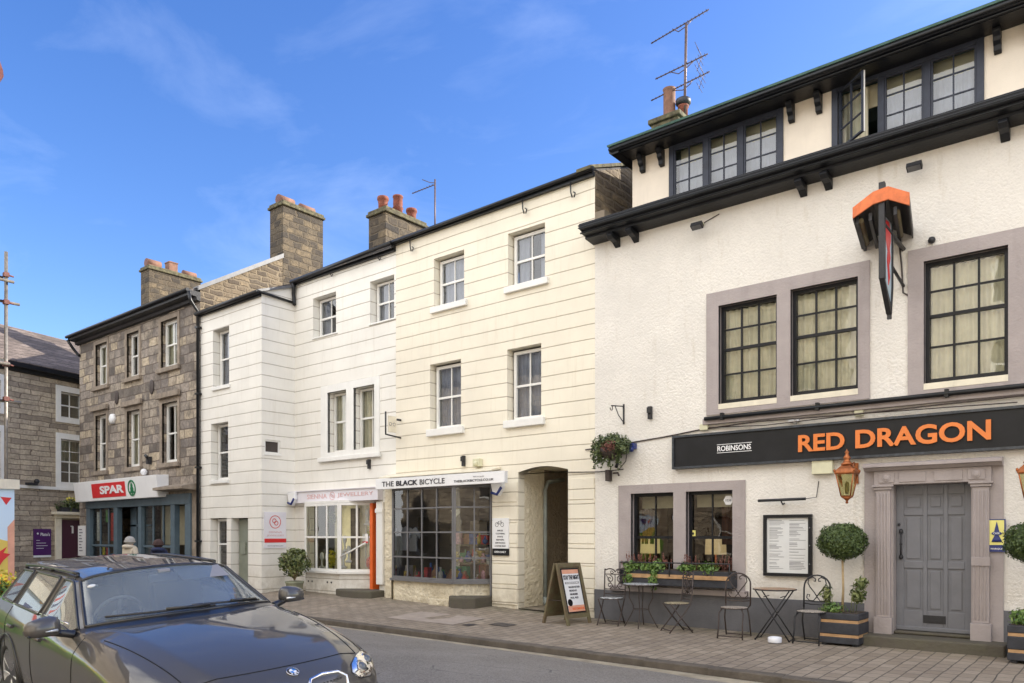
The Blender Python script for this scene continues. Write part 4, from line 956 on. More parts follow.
far_house(5.52,13,-4.6,11.4,'stone2','stone house furthest right behind the photographer')
far_house(-26,-15.2,2.6,7.6,'stone2','stone house standing behind the scaffolding on the left', yb=-6)
# ------------------------------------------------------------------ signs
s = thing('pub_sign', 'long black fascia board with orange RED DRAGON letters above the grey door', 'sign', (-3.6, W, 2.8))
b = MB(); b.box(-6.1,-.3,W-.09,W-.003,2.80,3.36); bd = b.build('board', M['signblack'], s)
b = MB()
for q in ((-6.1,-.3,2.80,2.835),(-6.1,-.3,3.325,3.36),(-6.1,-6.065,2.836,3.324),(-.335,-.3,2.836,3.324)): b.box(q[0],q[1],W-.115,W-.091,q[2],q[3])
b.build('frame', mat('sign_frame_chipped', (.035,.045,.055), .4, .5, 14, c2=(.05,.06,.075)), bd)
text_mesh('lettering', 'RED', (-3.99,-3.32,2.945,3.20), W-.10, M['orangeletter'], s, .028, .02)
text_mesh('lettering', 'DRAGON', (-3.17,-1.49,2.94,3.21), W-.10, M['orangeletter'], s, .028, .02)
text_mesh('brewery_name', 'ROBINSONS', (-5.29,-4.73,3.045,3.13), W-.10, M['signwhite'], s, .015, .006)
b = MB(); b.box(-5.30,-4.72,W-.098,W-.091,3.15,3.158); b.box(-5.30,-4.72,W-.098,W-.091,3.018,3.026); b.build('rule', M['signwhite'], s)
s = thing('bicycle_shop_sign', 'white fascia reading THE BLACK BICYCLE over the dark bay window', 'sign', (-11.6, 11.72, 2.72))
b = MB(); b.prism([(11.40,2.70),(11.40,2.93),(11.50,2.93),(11.50,2.70)], 'x', -13.18, -9.45); b.box(-13.16,-9.95,11.51,W-.02,2.85,2.92); b.build('board', M['signwhite'], s, bevel=.006)
yy = 11.397
text_mesh('lettering', 'THE', (-12.96,-12.58,2.755,2.865), yy, M['darkletter'], s, .0, .006)
text_mesh('lettering', 'BLACK', (-12.50,-11.83,2.755,2.865), yy, M['darkletter'], s, .035, .006)
text_mesh('lettering', 'BICYCLE', (-11.77,-11.04,2.755,2.865), yy, M['darkletter'], s, .0, .006)
text_mesh('web_address', 'THEBLACKBICYCLE.CO.UK', (-10.78,-9.72,2.755,2.80), yy, M['darkletter'], s, .008, .004)
text_mesh('small_line', 'BICYCLES', (-10.25,-9.97,2.84,2.86), yy, M['text_grey'], s, .0, .004)
s = thing('jewellery_sign', 'white fascia reading SIENNA JEWELLERY in pale pink letters', 'sign', (-15, 11.7, 2.48))
b = MB(); b.box(-16.88,-13.50,11.74,W-.003,2.50,2.78); b.box(-16.89,-13.40,11.70,11.739,2.781,2.80); b.build('board', M['signlilac'], s)
text_mesh('lettering', 'SIENNA', (-16.15,-15.35,2.585,2.70), 11.738, M['palepink'], s, .004, .005)
text_mesh('lettering', 'JEWELLERY', (-14.95,-13.65,2.585,2.70), 11.738, M['palepink'], s, .004, .005)
def ring(mb, c, r, w, y0, y1, n=28, face='-y'):
    for k in range(n):
        a0, a1 = 2*math.pi*k/n, 2*math.pi*(k+1)/n; q = []
        for yy_ in (y0, y1):
            for (rr, aa) in ((r,a0),(r,a1),(r-w,a1),(r-w,a0)):
                dx, dz = rr*math.cos(aa), rr*math.sin(aa)
                q.append((c[0]+dx, yy_, c[1]+dz) if face == '-y' else (yy_, c[0]+dx, c[1]+dz))
        mb.add(q, [(3,2,1,0),(4,5,6,7),(0,1,5,4),(2,3,7,6)])
b = MB(); ring(b, (-15.15,2.64), .10, .012, 11.732, 11.739); ring(b, (-15.18,2.655), .035, .012, 11.732, 11.739, 14); ring(b, (-15.12,2.625), .035, .012, 11.732, 11.739, 14); b.build('emblem', M['palepink'], s)
s = thing('wall_sign', 'tall white sign with a red ring emblem and red band on the return wall', 'sign', (UR, 11.3, 1.38))
b = MB(); b.box(UR+.003,UR+.03,10.99,11.62,1.36,2.27); b.build('board', M['signlilac'], s)
b = MB(); ring(b, (11.30,2.02), .165, .018, UR+.031, UR+.036, 32, '+x'); ring(b, (11.275,2.05), .06, .018, UR+.031, UR+.036, 16, '+x'); ring(b, (11.33,1.99), .06, .018, UR+.031, UR+.036, 16, '+x'); b.build('emblem', M['softred'], s)
b = MB(); b.box(UR+.031,UR+.036,10.99,11.62,1.50,1.60); b.build('band', M['red'], s)
text_mesh('lettering', 'SIENNA', (11.12,11.50,1.74,1.79), 0, M['palepink'], s, .0, .004, face='+x', x_at=UR+.031)
text_mesh('lettering', 'JEWELLERY', (11.06,11.56,1.65,1.70), 0, M['palepink'], s, .0, .004, face='+x', x_at=UR+.031)
text_mesh('lettering', 'SIENNAJEWELLERY', (11.08,11.54,1.40,1.43), 0, M['text_grey'], s, .0, .004, face='+x', x_at=UR+.031)
s = thing('supermarket_sign', 'white box fascia with a red SPAR panel and green tree roundel', 'sign', (-24.4, 10.6, 2.77))
b = MB(); b.prism([(10.62,2.77),(10.55,3.40),(VW-.003,3.42),(VW-.003,2.78)], 'x', -27.15, -21.55); b.build('board', M['signwhite'], s, bevel=.01)
def sl(mb):  # lean lettering with the board face
    for i, p in enumerate(mb.v): mb.v[i] = (p[0], p[1]-(p[2]-2.77)*.111, p[2])
    return mb
b = MB(); b.box(-25.8,-23.5,10.61,10.618,2.86,3.30); sl(b).build('panel', M['red'], s)
sl(text_mesh('lettering', 'SPAR', (-25.2,-23.58,2.96,3.21), 10.605, None, None, .035, .01)).build('lettering', M['signwhite'], s)
b = MB(); ring(b, (-23.08,3.08), .24, .05, 10.605, 10.618)
b.prism([(-23.08,3.26),(-23.15,3.15),(-23.12,3.15),(-23.19,3.04),(-23.15,3.04),(-23.22,2.93),(-23.10,2.93),(-23.10,2.88),(-23.06,2.88),(-23.06,2.93),(-22.94,2.93),(-23.01,3.04),(-22.97,3.04),(-23.04,3.15),(-23.01,3.15)], 'y', 10.605, 10.618)
sl(b).build('emblem', M['green'], s)
b = MB(); b.box(-27.62,-27.12,VW-.05,VW-.003,1.0,2.0); t0 = thing('notice_board', 'narrow white notice board beside the plum door of the end house', 'sign', (-27.4, VW, 1.0)); b.build('board', M['signwhite'], t0)
b = MB()
for k in range(8): b.box(-27.52,-27.25-.05*(k % 3),VW-.055,VW-.051,1.15+k*.1,1.19+k*.1)
b.build('print', M['text_grey'], t0)
# signs on the end house (local frame of that wall, posed like it)
def on_end(o): o.location = (-29.4, 11.56, 0); o.rotation_euler = (0,0,R(105.4))
s = thing('purple_sign', 'purple name board with white writing on the end house wall', 'sign', local=True)
b = MB(); b.box(-1.63,-1.02,-.05,-.003,1.0,1.90); b.build('board', M['purple'], s)
text_mesh('lettering', 'Plato\'s', (-1.40,-1.07,1.66,1.77), -.051, M['signwhite'], s, .01, .004)
b = MB()
for k, w in enumerate((.12,.34,.40,.26)): b.box(-1.55,-1.55+w,-.055,-.051,1.50-k*.09,1.515-k*.09)
b.ball((-1.5,-.053,1.74),.035,8,sy=.1); b.build('print', M['signwhite'], s); b = MB(); b.box(-1.63,-1.02,-.052,-.003,.93,.998); b.build('strip', M['signwhite'], s); on_end(s)
s = thing('door_planter', 'planting of green and yellow flowers on the ledge above the plum door', 'planter', local=True)
b = MB(); b.box(-.8,.4,-.27,-.05,2.502,2.66); b.build('trough', M['planterdark'], s)
b = MB(); b.leaves((-.2,-.17,2.72),(.8,.2,.26),700,.05,0,.2); b.build('foliage', M['leaf_mid'], s)
b = MB(); b.leaves((-.2,-.19,2.92),(.5,.14,.12),160,.035,0,.3); b.build('flowers', M['flower_y'], s); on_end(s)
s = thing('small_camera', 'small dark lamp on the string course of the end house', 'lamp', local=True)
b = MB(); b.box(-1.9,-1.6,-.2,-.003,3.37,3.45); b.ball((-1.6,-.15,3.5),.09,10); b.build('body', M['blackiron'], s); on_end(s)

# plaques and boards round the bicycle shop and the pub
s = thing('shop_plaque', 'tall white board with a bicycle drawing on the cream pillar by the alley', 'sign', (-9.93, W, 1.3))
b = MB(); b.box(-10.14,-9.72,W-.05,W-.019,1.42,2.03); b.build('board', M['signwhite'], s)
b = MB(); b.box(-10.14,-9.72,W-.052,W-.019,1.28,1.418); b.build('base', M['signblack'], s)
b = MB(); ring(b, (-10.02,1.90), .045, .007, W-.054, W-.051, 18); ring(b, (-9.88,1.90), .045, .007, W-.054, W-.051, 18)
b.tube([(-10.02,W-.053,1.90),(-9.98,W-.053,1.96),(-9.91,W-.053,1.96),(-9.96,W-.053,1.90),(-9.98,W-.053,1.96)],.004,4); b.tube([(-9.91,W-.053,1.96),(-9.88,W-.053,1.90)],.004,4); b.tube([(-9.91,W-.053,1.99),(-9.91,W-.053,1.95)],.004,4)
b.build('drawing', M['darkletter'], s)
for k, t_ in enumerate(('BIKES', 'CLOTHING', 'PARTS', 'REPAIRS', 'SERVICING', 'COFFEE BAR')):
    w = .012*len(t_); text_mesh('print', t_, (-9.93-w*1.2,-9.93+w*1.2,1.765-k*.062,1.795-k*.062), W-.051, M['darkletter'], s, .01, .003)
text_mesh('print', 'OPEN DAILY', (-10.08,-9.78,1.33,1.37), W-.053, M['signwhite'], s, .01, .003)
s = thing('menu_case', 'black framed menu case with white pages between window and door', 'menu board', (-4.18, W, 1.06))
b = MB()
for q in ((-4.55,-3.81,1.055,1.105),(-4.55,-3.81,1.955,2.005),(-4.55,-4.50,1.106,1.954),(-3.86,-3.81,1.106,1.954)): b.box(q[0],q[1],W-.07,W-.003,q[2],q[3])
b.build('frame', M['signblack'], s, bevel=.004)
b = MB(); b.box(-4.50,-3.86,W-.035,W-.003,1.105,1.955); b.build('page', M['paper'], s)
b = MB(); random.seed(5)
for colx in (-4.46,-4.15):
    z = 1.91
    while z > 1.16:
        b.box(colx, colx+random.uniform(.10,.25), W-.038, W-.0355, z, z+random.choice((.006,.009))); z -= random.choice((.02,.02,.024,.045))
b.build('print', M['text_grey'], s)
b = MB()
for z in (1.25,1.53,1.8): b.ball((-3.835,W-.075,z),.012,8)
b.build('screw', M['lead'], s)
s = thing('picture_light', 'thin black picture light bar above the menu case', 'lamp', (-4.2, W, 2.2))
b = MB(); b.tube([(-4.60,W-.14,2.225),(-3.87,W-.14,2.235)], .022, 8); b.tube([(-4.24,W,2.18),(-4.24,W-.07,2.16),(-4.24,W-.14,2.21)], .012, 6); b.tube([(-3.87,W-.13,2.235),(-3.75,W-.02,2.26),(-3.72,W-.01,2.5)], .006, 6); b.build('light_bar', M['blackiron'], s)
s = thing('award_plaque', 'small yellow and navy plaque on the mauve door case', 'sign', (-1.43, W, 1.48))
b = MB(); b.box(-1.53,-1.335,W-.055,W-.031,1.47,1.90); b.build('board', M['blue'], s); b = MB(); b.box(-1.515,-1.35,W-.058,W-.056,1.56,1.885); b.build('panel', M['yellow'], s)
b = MB(); b.lathe([(.06,0),(.05,.03),(.02,.09),(.03,.13),(.016,.2),(.0001,.27)],(0,0,0),12); b.v = [(p[0]-1.432, p[1]*.15+W-.062, p[2]+1.60) for p in b.v]; b.ball((-1.432,W-.064,1.71),.06,12,sy=.06,sz=.45); b.build('emblem', M['blue'], s)
text_mesh('print', 'CASK', (-1.47,-1.395,1.70,1.725), W-.0685, M['signwhite'], s, .01, .003); text_mesh('print', 'MARQUE', (-1.50,-1.365,1.495,1.52), W-.056, M['signwhite'], s, .01, .003)

# hanging pub sign: black iron post with a little orange pitched hood
s = thing('hanging_sign', 'projecting pub sign in a black frame under a faded orange pitched hood', 'sign', (-2.66, W, 4.7))
ux = -2.56
def SH(mb):    # the hood hangs a little skewed to the wall
    mb.v = [(p[0]-.17*(p[1]-10.7), p[1], p[2]) for p in mb.v]; return mb
b = MB(); b.box(ux-.035,ux+.035,10.70,10.77,5.0,6.24); b.prism([(10.70,5.0),(10.77,5.0),(11.11,4.70),(11.09,4.62),(11.06,4.62)], 'x', ux-.03, ux+.03)
b.box(ux-.03,ux+.03,11.16,11.20,5.0,5.84); b.prism([(11.16,5.0),(11.20,5.0),(11.12,4.62),(11.09,4.62)], 'x', ux-.03, ux+.03); b.tube([(ux,10.77,5.72),(ux,W,5.72)],.03,8); b.tube([(ux,11.2,5.3),(ux,W,5.2)],.022,8); b.box(ux-.025,ux+.025,11.08,11.13,4.56,4.74)
b.build('frame', M['blackiron'], s)
b = MB(); b.prism([(10.77,5.0),(10.77,5.84),(11.16,5.84),(11.16,5.0),(11.10,4.70)], 'x', ux-.012, ux+.012); b.build('painted_panel', mat('faded_picture', (.50,.60,.64), .5, .1, 4, c2=(.42,.52,.58)), s)
for sd_ in (ux+.0125, ux-.0165):
    b = MB(); pts = [(10.86,5.80),(11.02,5.82),(11.10,5.74),(11.12,5.60),(11.06,5.48),(11.10,5.36),(11.03,5.24),(11.08,5.1),(11.0,4.98),(10.97,5.14),(10.92,5.28),(10.95,5.42),(10.86,5.55)]
    b.prism(pts, 'x', sd_, sd_+.004); b.build('red_mark', M['red'], s)
b = MB()
def slab(pa, pb, ya, yb, t=.03):
    b.add([(pa[0],ya,pa[1]),(pb[0],ya,pb[1]),(pb[0],yb,pb[1]),(pa[0],yb,pa[1]),(pa[0],ya,pa[1]-t),(pb[0],ya,pb[1]-t),(pb[0],yb,pb[1]-t),(pa[0],yb,pa[1]-t)], [(0,1,2,3),(7,6,5,4),(4,5,1,0),(5,6,2,1),(6,7,3,2),(7,4,0,3)])
prof = [(-2.90,5.90),(-2.66,6.03),(-2.48,6.05),(-2.24,5.90)]
for a, c in zip(prof, prof[1:]): slab(a, c, 10.72, W-.01)
for x in (-2.86,-2.70,-2.40): b.box(x-.02,x+.02,10.76,W-.02,5.80,5.90)
SH(b).build('hood', M['blackiron'], s)
b = MB()
ou = [(-2.91,5.99),(-2.66,6.13),(-2.48,6.15),(-2.23,6.0)]; il = [(-2.91,5.85),(-2.66,5.97),(-2.48,5.985),(-2.23,5.84)]
for (a, c), (d, e) in zip(zip(ou, ou[1:]), zip(il, il[1:])):
    b.add([(a[0],10.67,a[1]),(c[0],10.67,c[1]),(e[0],10.67,e[1]),(d[0],10.67,d[1]),(a[0],10.70,a[1]),(c[0],10.70,c[1]),(e[0],10.70,e[1]),(d[0],10.70,d[1])], [(0,3,2,1),(4,5,6,7),(0,1,5,4),(2,3,7,6),(0,4,7,3),(1,2,6,5)])
SH(b).build('hood_front', M['orange_hood'], s)
for x in (-2.91,-2.25):
    b = MB(); b.box(x,x+.02,10.70,W-.01,5.84,5.99); SH(b).build('hood_side', M['blackiron'], s)
for x in (-2.82,-2.38):
    b = MB(); b.tube([(x,10.8,5.84),(x,11.7,5.84)],.035,8); SH(b).build('lamp_tube', M['wood'], s)
b = MB(); b.ball((-2.2,W-.03,5.75),.05,8); b.build('wall_bolt', M['blackiron'], s)

# bracket sign over the bicycle shop: slim white board seen nearly edge-on
s = thing('bracket_sign', 'small white projecting sign in an open black frame above the bicycle shop', 'sign', (-12.9, W, 3.8))
b = MB(); b.tube([(-12.9,W,3.88),(-12.9,11.45,3.92),(-12.9,11.45,4.42)], .02, 6); b.tube([(-12.9,W,4.28),(-12.9,W-.12,4.28)], .025, 6); b.build('bracket', M['blackiron'], s)
b = MB(); b.box(-12.91,-12.89,11.52,11.76,3.98,4.34); b.build('board', M['creampaint'], s)
b = MB(); ring(b, (11.58,4.16), .04, .01, -12.888, -12.884, 14, '+x'); ring(b, (11.69,4.16), .04, .01, -12.888, -12.884, 14, '+x'); b.build('drawing', M['text_grey'], s)

def plate(name, label, cat, x0, x1, z0, z1, m, d=.07, y=W, group=None):
    t = MB(); t.box(x0, x1, y-d, y-.003, z0, z1); return tag(t.build(name, M[m], bevel=.008), label, cat, group)
plate('junction_box', 'small cream junction box at the left end of the pub sign cable', 'junction box', -5.62,-5.48,3.42,3.52,'cream_box')
plate('junction_box', 'small cream junction box above the letters of the pub sign', 'junction box', -3.20,-3.08,3.42,3.52,'cream_box')
plate('junction_box', 'wide cream box on the wall behind the copper lantern', 'junction box', -3.80,-3.50,2.60,2.80,'cream_box', .09)
b = MB(); b.box(-4.16,-4.0,W-.05,W-.003,3.42,3.46); b.ball((-4.06,W-.06,3.42),.035,8); tag(b.build('sensor', M['signwhite']), 'tiny white sensor on the cable above the pub sign', 'sensor')
# cables
b = MB()
b.tube([(-8.3,W-.02,2.87),(-7.6,W-.025,2.84),(-7.1,W-.02,2.86)], .009, 5); b.tube([(-7.9,W-.03,3.26),(-7.0,W-.015,3.32),(-6.3,W-.015,3.37),(-5.6,W-.02,3.44),(-4.6,W-.11,3.47),(-3.2,W-.11,3.44),(-2.2,W-.11,3.46),(-1,W-.11,3.48)], .012, 5)
b.tube([(-5.5,W-.02,3.46),(-4.5,W-.10,3.40),(-3,W-.10,3.44),(-1.2,W-.10,3.40)], .008, 5); b.tube([(-7.0,W-.02,3.30),(-7.05,W-.02,3.0),(-7.2,W-.02,2.85)], .007, 5)
b.tube([(-5.6,W-.02,6.8),(-5.55,W-.01,6.86),(-5.3,W-.01,6.93)], .008, 5); b.tube([(-2.62,W-.02,5.9),(-2.58,W-.015,5.5),(-2.56,W-.02,5.1),(-2.5,W-.02,5.05)], .012, 5)
tag(b.build('cable_run', M['rustiron']), 'dark cables strung along the pub wall above its sign', 'cable')
# floodlights
for u, lb_ in ((-5.60,'small floodlight under the pub eaves, left of the hanging sign'), (-2.38,'small floodlight under the pub eaves, above the hanging sign')):
    t = thing('floodlight', lb_, 'lamp', (u, W, 6.75), group='floodlights under the eaves')
    b = MB(); s0 = 0; b.box(-.095,.095,-.04,.03,-.05,.05); b.box(-.08,.08,-.045,-.041,-.04,.04,1); b.xf(Matrix.Translation((u,W-.20,6.76)) @ Matrix.Rotation(R(62),4,'X')); b.build('lamp_head', [M['blackiron'], M['lead']], t)
    b = MB(); b.tube([(u,W,6.83),(u,W-.12,6.85),(u,W-.2,6.78)], .02, 6); b.ball((u,W-.02,6.83), .045, 8, sy=.5); b.build('arm', M['cream_box'], t)
# little black wall lights and cameras
for u, z, lb_ in ((-6.56,3.82,'small black wall light between iron bracket and upper window'), (-13.95+.0,3.36,'black wall fitting above the jeweller sign, under its double window'), (-10.95,3.25,'slim black wall fitting above the bicycle shop canopy')):
    b = MB(); b.box(u-.035,u+.035,W-.06,W-.003,z-.12,z+.10); b.box(u-.03,u+.03,W-.10,W-.061,z-.02,z+.08); tag(b.build('wall_light', M['blackiron'], bevel=.005), lb_, 'lamp')
b = MB(); b.box(-10.62,-10.44,W-.12,W-.003,3.10,3.26); b.ball((-10.53,W-.13,3.16),.05,10); tag(b.build('floodlight', M['cream_box'], bevel=.01), 'square cream floodlight above the bicycle shop canopy', 'lamp')
def alarm(u, z, y, lb_, r=.16):
    t = thing('alarm_box', lb_, 'alarm', (u, y, z), group='shop burglar alarms')
    b = MB(); b.prism([(u-r,z+.12),(u+r,z+.14),(u+r,z-.04),(u+r*.3,z-.2),(u-r*.6,z-.13)], 'y', y-.09, y-.003); b.build('case', M['signwhite'], t, bevel=.01)
    b = MB(); b.tube([(u-r*.7,y-.10,z-.13),(u+r*.2,y-.10,z-.17),(u+r*.9,y-.10,z-.03)], .028, 8); b.build('stripe', M['blue'], t)
alarm(-9.84,2.66,11.70,'white alarm box with a blue edge at the right end of the bicycle sign')
alarm(-16.70,2.64,11.73,'white alarm box with a blue edge at the left end of the jewellery sign')
b = MB(); s0 = 0; b.lathe([(.17,0),(.17,.08),(.10,.12),(.0001,.12)],(0,0,0),6); b.xf(Matrix.Translation((-25.05,VW-.003,5.35)) @ Matrix.Rotation(R(90),4,'X')); tag(b.build('alarm_box', M['signwhite']), 'white hexagonal alarm between the sash windows of the sooty stone house', 'alarm')
for u, z in ((-24.83,6.0),(-22.55,6.05)):
    b = MB(); b.ball((0,0,0),.15,14,sx=.9,sy=.14,sz=1.5); b.v = [(p[0]+u,p[1]+VW-.02,p[2]+z) for p in b.v]
    tag(b.build('tie_plate', M['rustiron']), ('left' if u < -24 else 'right')+' one of two rusty oval tie plates on the sooty stone wall', 'tie plate')
b = MB(); b.box(-22.68,-22.56,VW-.12,VW-.003,3.78,4.0); b.tube([(-22.62,VW-.1,3.95),(-22.5,VW-.22,4.02)],.045,8); tag(b.build('wall_camera', M['blackiron']), 'dark camera on the sooty stone wall above the supermarket sign', 'camera')
b = MB(); b.ball((-22.85,VW-.1,3.56),.10,12); tag(b.build('dome_light', M['signwhite']), 'round white dome above the supermarket sign', 'lamp')
# iron bracket and hanging basket of ivy
t = thing('iron_bracket', 'empty scrolled iron bracket on the pub wall above the hanging basket', 'bracket', (-7.12, W, 3.7))
b = MB(); b.box(-7.115,-7.085,W-.012,W-.002,3.66,4.02); b.tube([(-7.1,W-.02,3.98),(-7.1,W-.42,3.94)], .011, 6); b.tube([(-7.1,W-.02,3.70),(-7.1,W-.18,3.80),(-7.1,W-.30,3.95)], .009, 6)
b.tube([(-7.1, W-.42+.04*math.sin(a), 3.90+.04*math.cos(a)) for a in [k*.6 for k in range(9)]], .008, 6); b.build('scroll', M['blackiron'], t)
t = thing('hanging_basket', 'wall basket of trailing ivy at the left end of the pub', 'hanging basket', (-7.18, W, 3.0))
random.seed(21)
b = MB(); b.lathe([(.02,-.2),(.12,-.17),(.22,-.06),(.24,.02),(.21,.02)], (-7.2,11.66,3.2), 14); b.build('basket', M['rustiron'], t)
b = MB(); b.leaves((-7.2,11.62,3.30),(.40,.26,.17),1100,.032,0,.35); b.leaves((-7.42,11.6,3.16),(.17,.18,.19),420,.033,0,.3); b.leaves((-6.98,11.62,3.20),(.16,.18,.12),300,.033,0,.3); b.leaves((-7.2,11.68,3.42),(.14,.12,.10),160,.03,0,.2)
for k in range(16):
    x = random.uniform(-7.55,-6.9); 
    for q in range(9): b.leaves((x+random.uniform(-.01,.01),11.5+random.uniform(0,.1),3.12-q*.035*random.uniform(.4,1)),(.02,.02,.02),3,.028,0,.2)
b.build('ivy', M['leaf_mid'], t)
b = MB(); b.leaves((-7.12,11.42,3.24),(.16,.08,.09),160,.03,0,.2); b.build('dry_heather', M['leaf_red'], t)
b = MB(); b.tube([(-7.2,11.86,3.5),(-7.2,11.8,3.0)],.01,5); b.tube([(-7.2,11.86,3.0),(-7.25,11.88,2.9)],.03,6); b.build('hook', M['blackiron'], t)
b = MB(); b.box(-6.93,-6.83,W-.12,W-.003,3.20,3.30); b.ball((-6.88,W-.12,3.19),.05,10); tag(b.build('socket', M['blue'], bevel=.01), 'small blue and white socket on the pub wall right of the ivy basket', 'socket')
b = MB(); b.box(-7.42,-7.34,W-.12,W-.003,2.66,2.86); b.tube([(-7.3,W-.03,2.8),(-7.18,W-.08,2.80),(-7.15,W-.08,2.74)],.02,6); tag(b.build('tap_box', M['rustiron'], bevel=.01), 'small rusty box and bent pipe at the corner of the pub and alley', 'fitting')

# copper lanterns
def lantern(lb_, u, y, z, wall_y=W):
    t = thing('wall_lantern', lb_, 'lantern', (u, y, z), group='copper lanterns beside the pub door')
    b = MB()
    b.lathe([(.085,0),(.095,.02),(.06,.03)], (u,y,z), 4, rot=math.pi/4, smooth=False)
    for k in range(4):
        a = math.pi/4+k*math.pi/2; b.tube([(u+.088*math.cos(a),y+.088*math.sin(a),z+.02),(u+.165*math.cos(a),y+.165*math.sin(a),z+.33)], .009, 6)
    b.lathe([(.175,.325),(.19,.34),(.19,.355),(.15,.40),(.10,.44),(.075,.455)], (u,y,z), 4, rot=math.pi/4, smooth=False)
    b.lathe([(.075,.455),(.085,.475),(.05,.50),(.035,.54),(.055,.56),(.03,.59),(.02,.62),(.032,.64),(.008,.67),(.0001,.69)], (u,y,z), 12)
    for k in range(4):
        a = math.pi/4+k*math.pi/2; b.ball((u+.185*math.cos(a),y+.185*math.sin(a),z+.375),.018,8,sz=1.4)
    b.lathe([(.0001,-.09),(.022,-.075),(.012,-.05),(.035,-.025),(.07,-.0)], (u,y,z), 12); b.build('frame', M['copper'], t)
    b = MB(); b.lathe([(.078,.022),(.152,.322)], (u,y,z), 4, rot=math.pi/4, smooth=False); b.build('glazing', glass('lantern_glass',(.8,.78,.55),.05,1.45,0,.95) if 'lantern_glass' not in bpy.data.materials else bpy.data.materials['lantern_glass'], t)
    b = MB(); b.lathe([(.02,.05),(.03,.09),(.03,.2),(.0001,.23)], (u,y,z), 10); b.build('bulb_holder', M['glass_lamp'], t)
    b = MB(); b.tube([(u,y+.19,z+.36),(u,y+.26,z+.42),(u,wall_y-.1,z+.40),(u,wall_y-.01,z+.33)], .014, 6); b.tube([(u, wall_y-.14+.05*math.cos(a), z+.47+.05*math.sin(a)) for a in [q*.55 for q in range(10)]], .010, 6); b.box(u-.03,u+.03,wall_y-.02,wall_y-.003,z+.22,z+.52); b.build('bracket', M['copper'], t)
lantern('copper lantern on the wall to the left of the grey pub door', -3.185, 11.42, 2.22)
lantern('copper lantern at the right edge of the photo, beyond the door', -1.02, 11.42, 2.12)

# window boxes under the ground floor pub window
random.seed(31)
t = thing('window_planter', 'long dark window box with an oak strip, planted with ivy and red heather', 'planter', (-6.0, 11.72, .85))
b = MB(); b.box(-7.02,-4.98,11.62,11.86,.84,1.10); bx = b.build('trough', M['planterdark'], t, bevel=.008)
b = MB(); b.box(-6.90,-5.02,11.60,11.619,.965,1.03); b.build('oak_strip', M['wood_light'], bx)
b = MB(); b.box(-7.0,-5.0,11.64,11.84,1.10,1.115); b.build('earth', M['soil'], bx)
b = MB(); b.tube([(-7.0,11.60,1.22),(-5.0,11.60,1.23)],.012,6)
for u in (-7.0,-6.05,-5.0): b.tube([(u,11.60,1.22),(u,11.60,1.0)],.010,6)
b.build('rail', M['blackiron'], t)
for (cx, w, h) in ((-6.80,.20,.14),(-6.30,.16,.16),(-5.78,.16,.12),(-5.40,.22,.15),(-6.55,.18,.10)):
    b = MB(); b.leaves((cx,11.68,1.14),(w,.14,h*.85),240,.035,0,.2)
    if cx in (-6.80,-6.30): b.leaves((cx-.05,11.60,.98),(.10,.06,.22),170,.035,0,.2)
    b.build('foliage', M['leaf_bright'], t)
b = MB()
for k in range(70):
    x = random.choice((random.uniform(-6.98,-6.65), random.uniform(-6.6,-6.1), random.uniform(-5.85,-5.6), random.uniform(-5.3,-5.02))); y = random.uniform(11.66,11.82); h = random.uniform(.08,.26); dx = random.uniform(-.07,.07)
    b.tube([(x,y,1.1),(x+dx*.6,y,1.1+h*.7),(x+dx,y,1.12+h)], .003, 4)
    b.leaves((x+dx*.8,y,1.08+h),(.012,.012,.075),14,.016,0,.1)
b.build('heather', M['leaf_red'], t)
# lamps behind the pub windows
for u, lb_ in ((-6.86,'drum table lamp in the left half of the pub window'), (-5.60,'drum table lamp in the right half of the pub window')):
    t = thing('table_lamp', lb_, 'lamp', (u, 12.45, .75), group='table lamps in the pub window')
    b = MB(); b.lathe([(.18,1.36),(.17,1.62),(.165,1.62),(.175,1.36)], (u,12.42,0), 24); b.build('shade', M['shade'], t)
    b = MB(); b.lathe([(.09,.75),(.09,.77),(.02,.80),(.045,.95),(.02,1.1),(.012,1.45)], (u,12.42,0), 12); b.build('stand', M['copper'], t)
b = MB(); b.ball((-6.86,13.6,2.06),.035,10); t = thing('wall_sconce', 'small lit wall lamp glowing inside the left pub window', 'lamp', (-6.86,13.7,2.0)); b.build('bulb', M['bulb'], t)
b = MB(); b.tube([(-6.86,13.8,1.9),(-6.86,13.62,1.92),(-6.86,13.6,2.02)],.012,6); b.build('arm', M['copper'], t)
b = MB(); s0 = 0; b.lathe([(.085,0),(.085,.006),(.0001,.006)],(0,0,0),6,smooth=False); b.xf(Matrix.Translation((-5.20,W+.125,2.26)) @ Matrix.Rotation(R(90),4,'X')); t = thing('window_sticker', 'white hexagonal sticker in the top corner of the pub window', 'sticker', (-5.2,W,2.2)); b.build('badge', M['signwhite'], t)
text_mesh('print', '1838', (-5.25,-5.15,2.24,2.28), W+.118, M['text_grey'], t, .01, .003)
b = MB(); b.box(-5.86,-5.78,W+.115,W+.122,1.64,1.77); t = thing('window_sticker', 'small yellow notice low in the pub window', 'sticker', (-5.8,W,1.6)); b.build('notice', M['yellow'], t); b = MB(); b.ball((-5.82,W+.112,1.715),.018,8,sy=.1,sz=1.4); b.build('symbol', M['darkletter'], t)

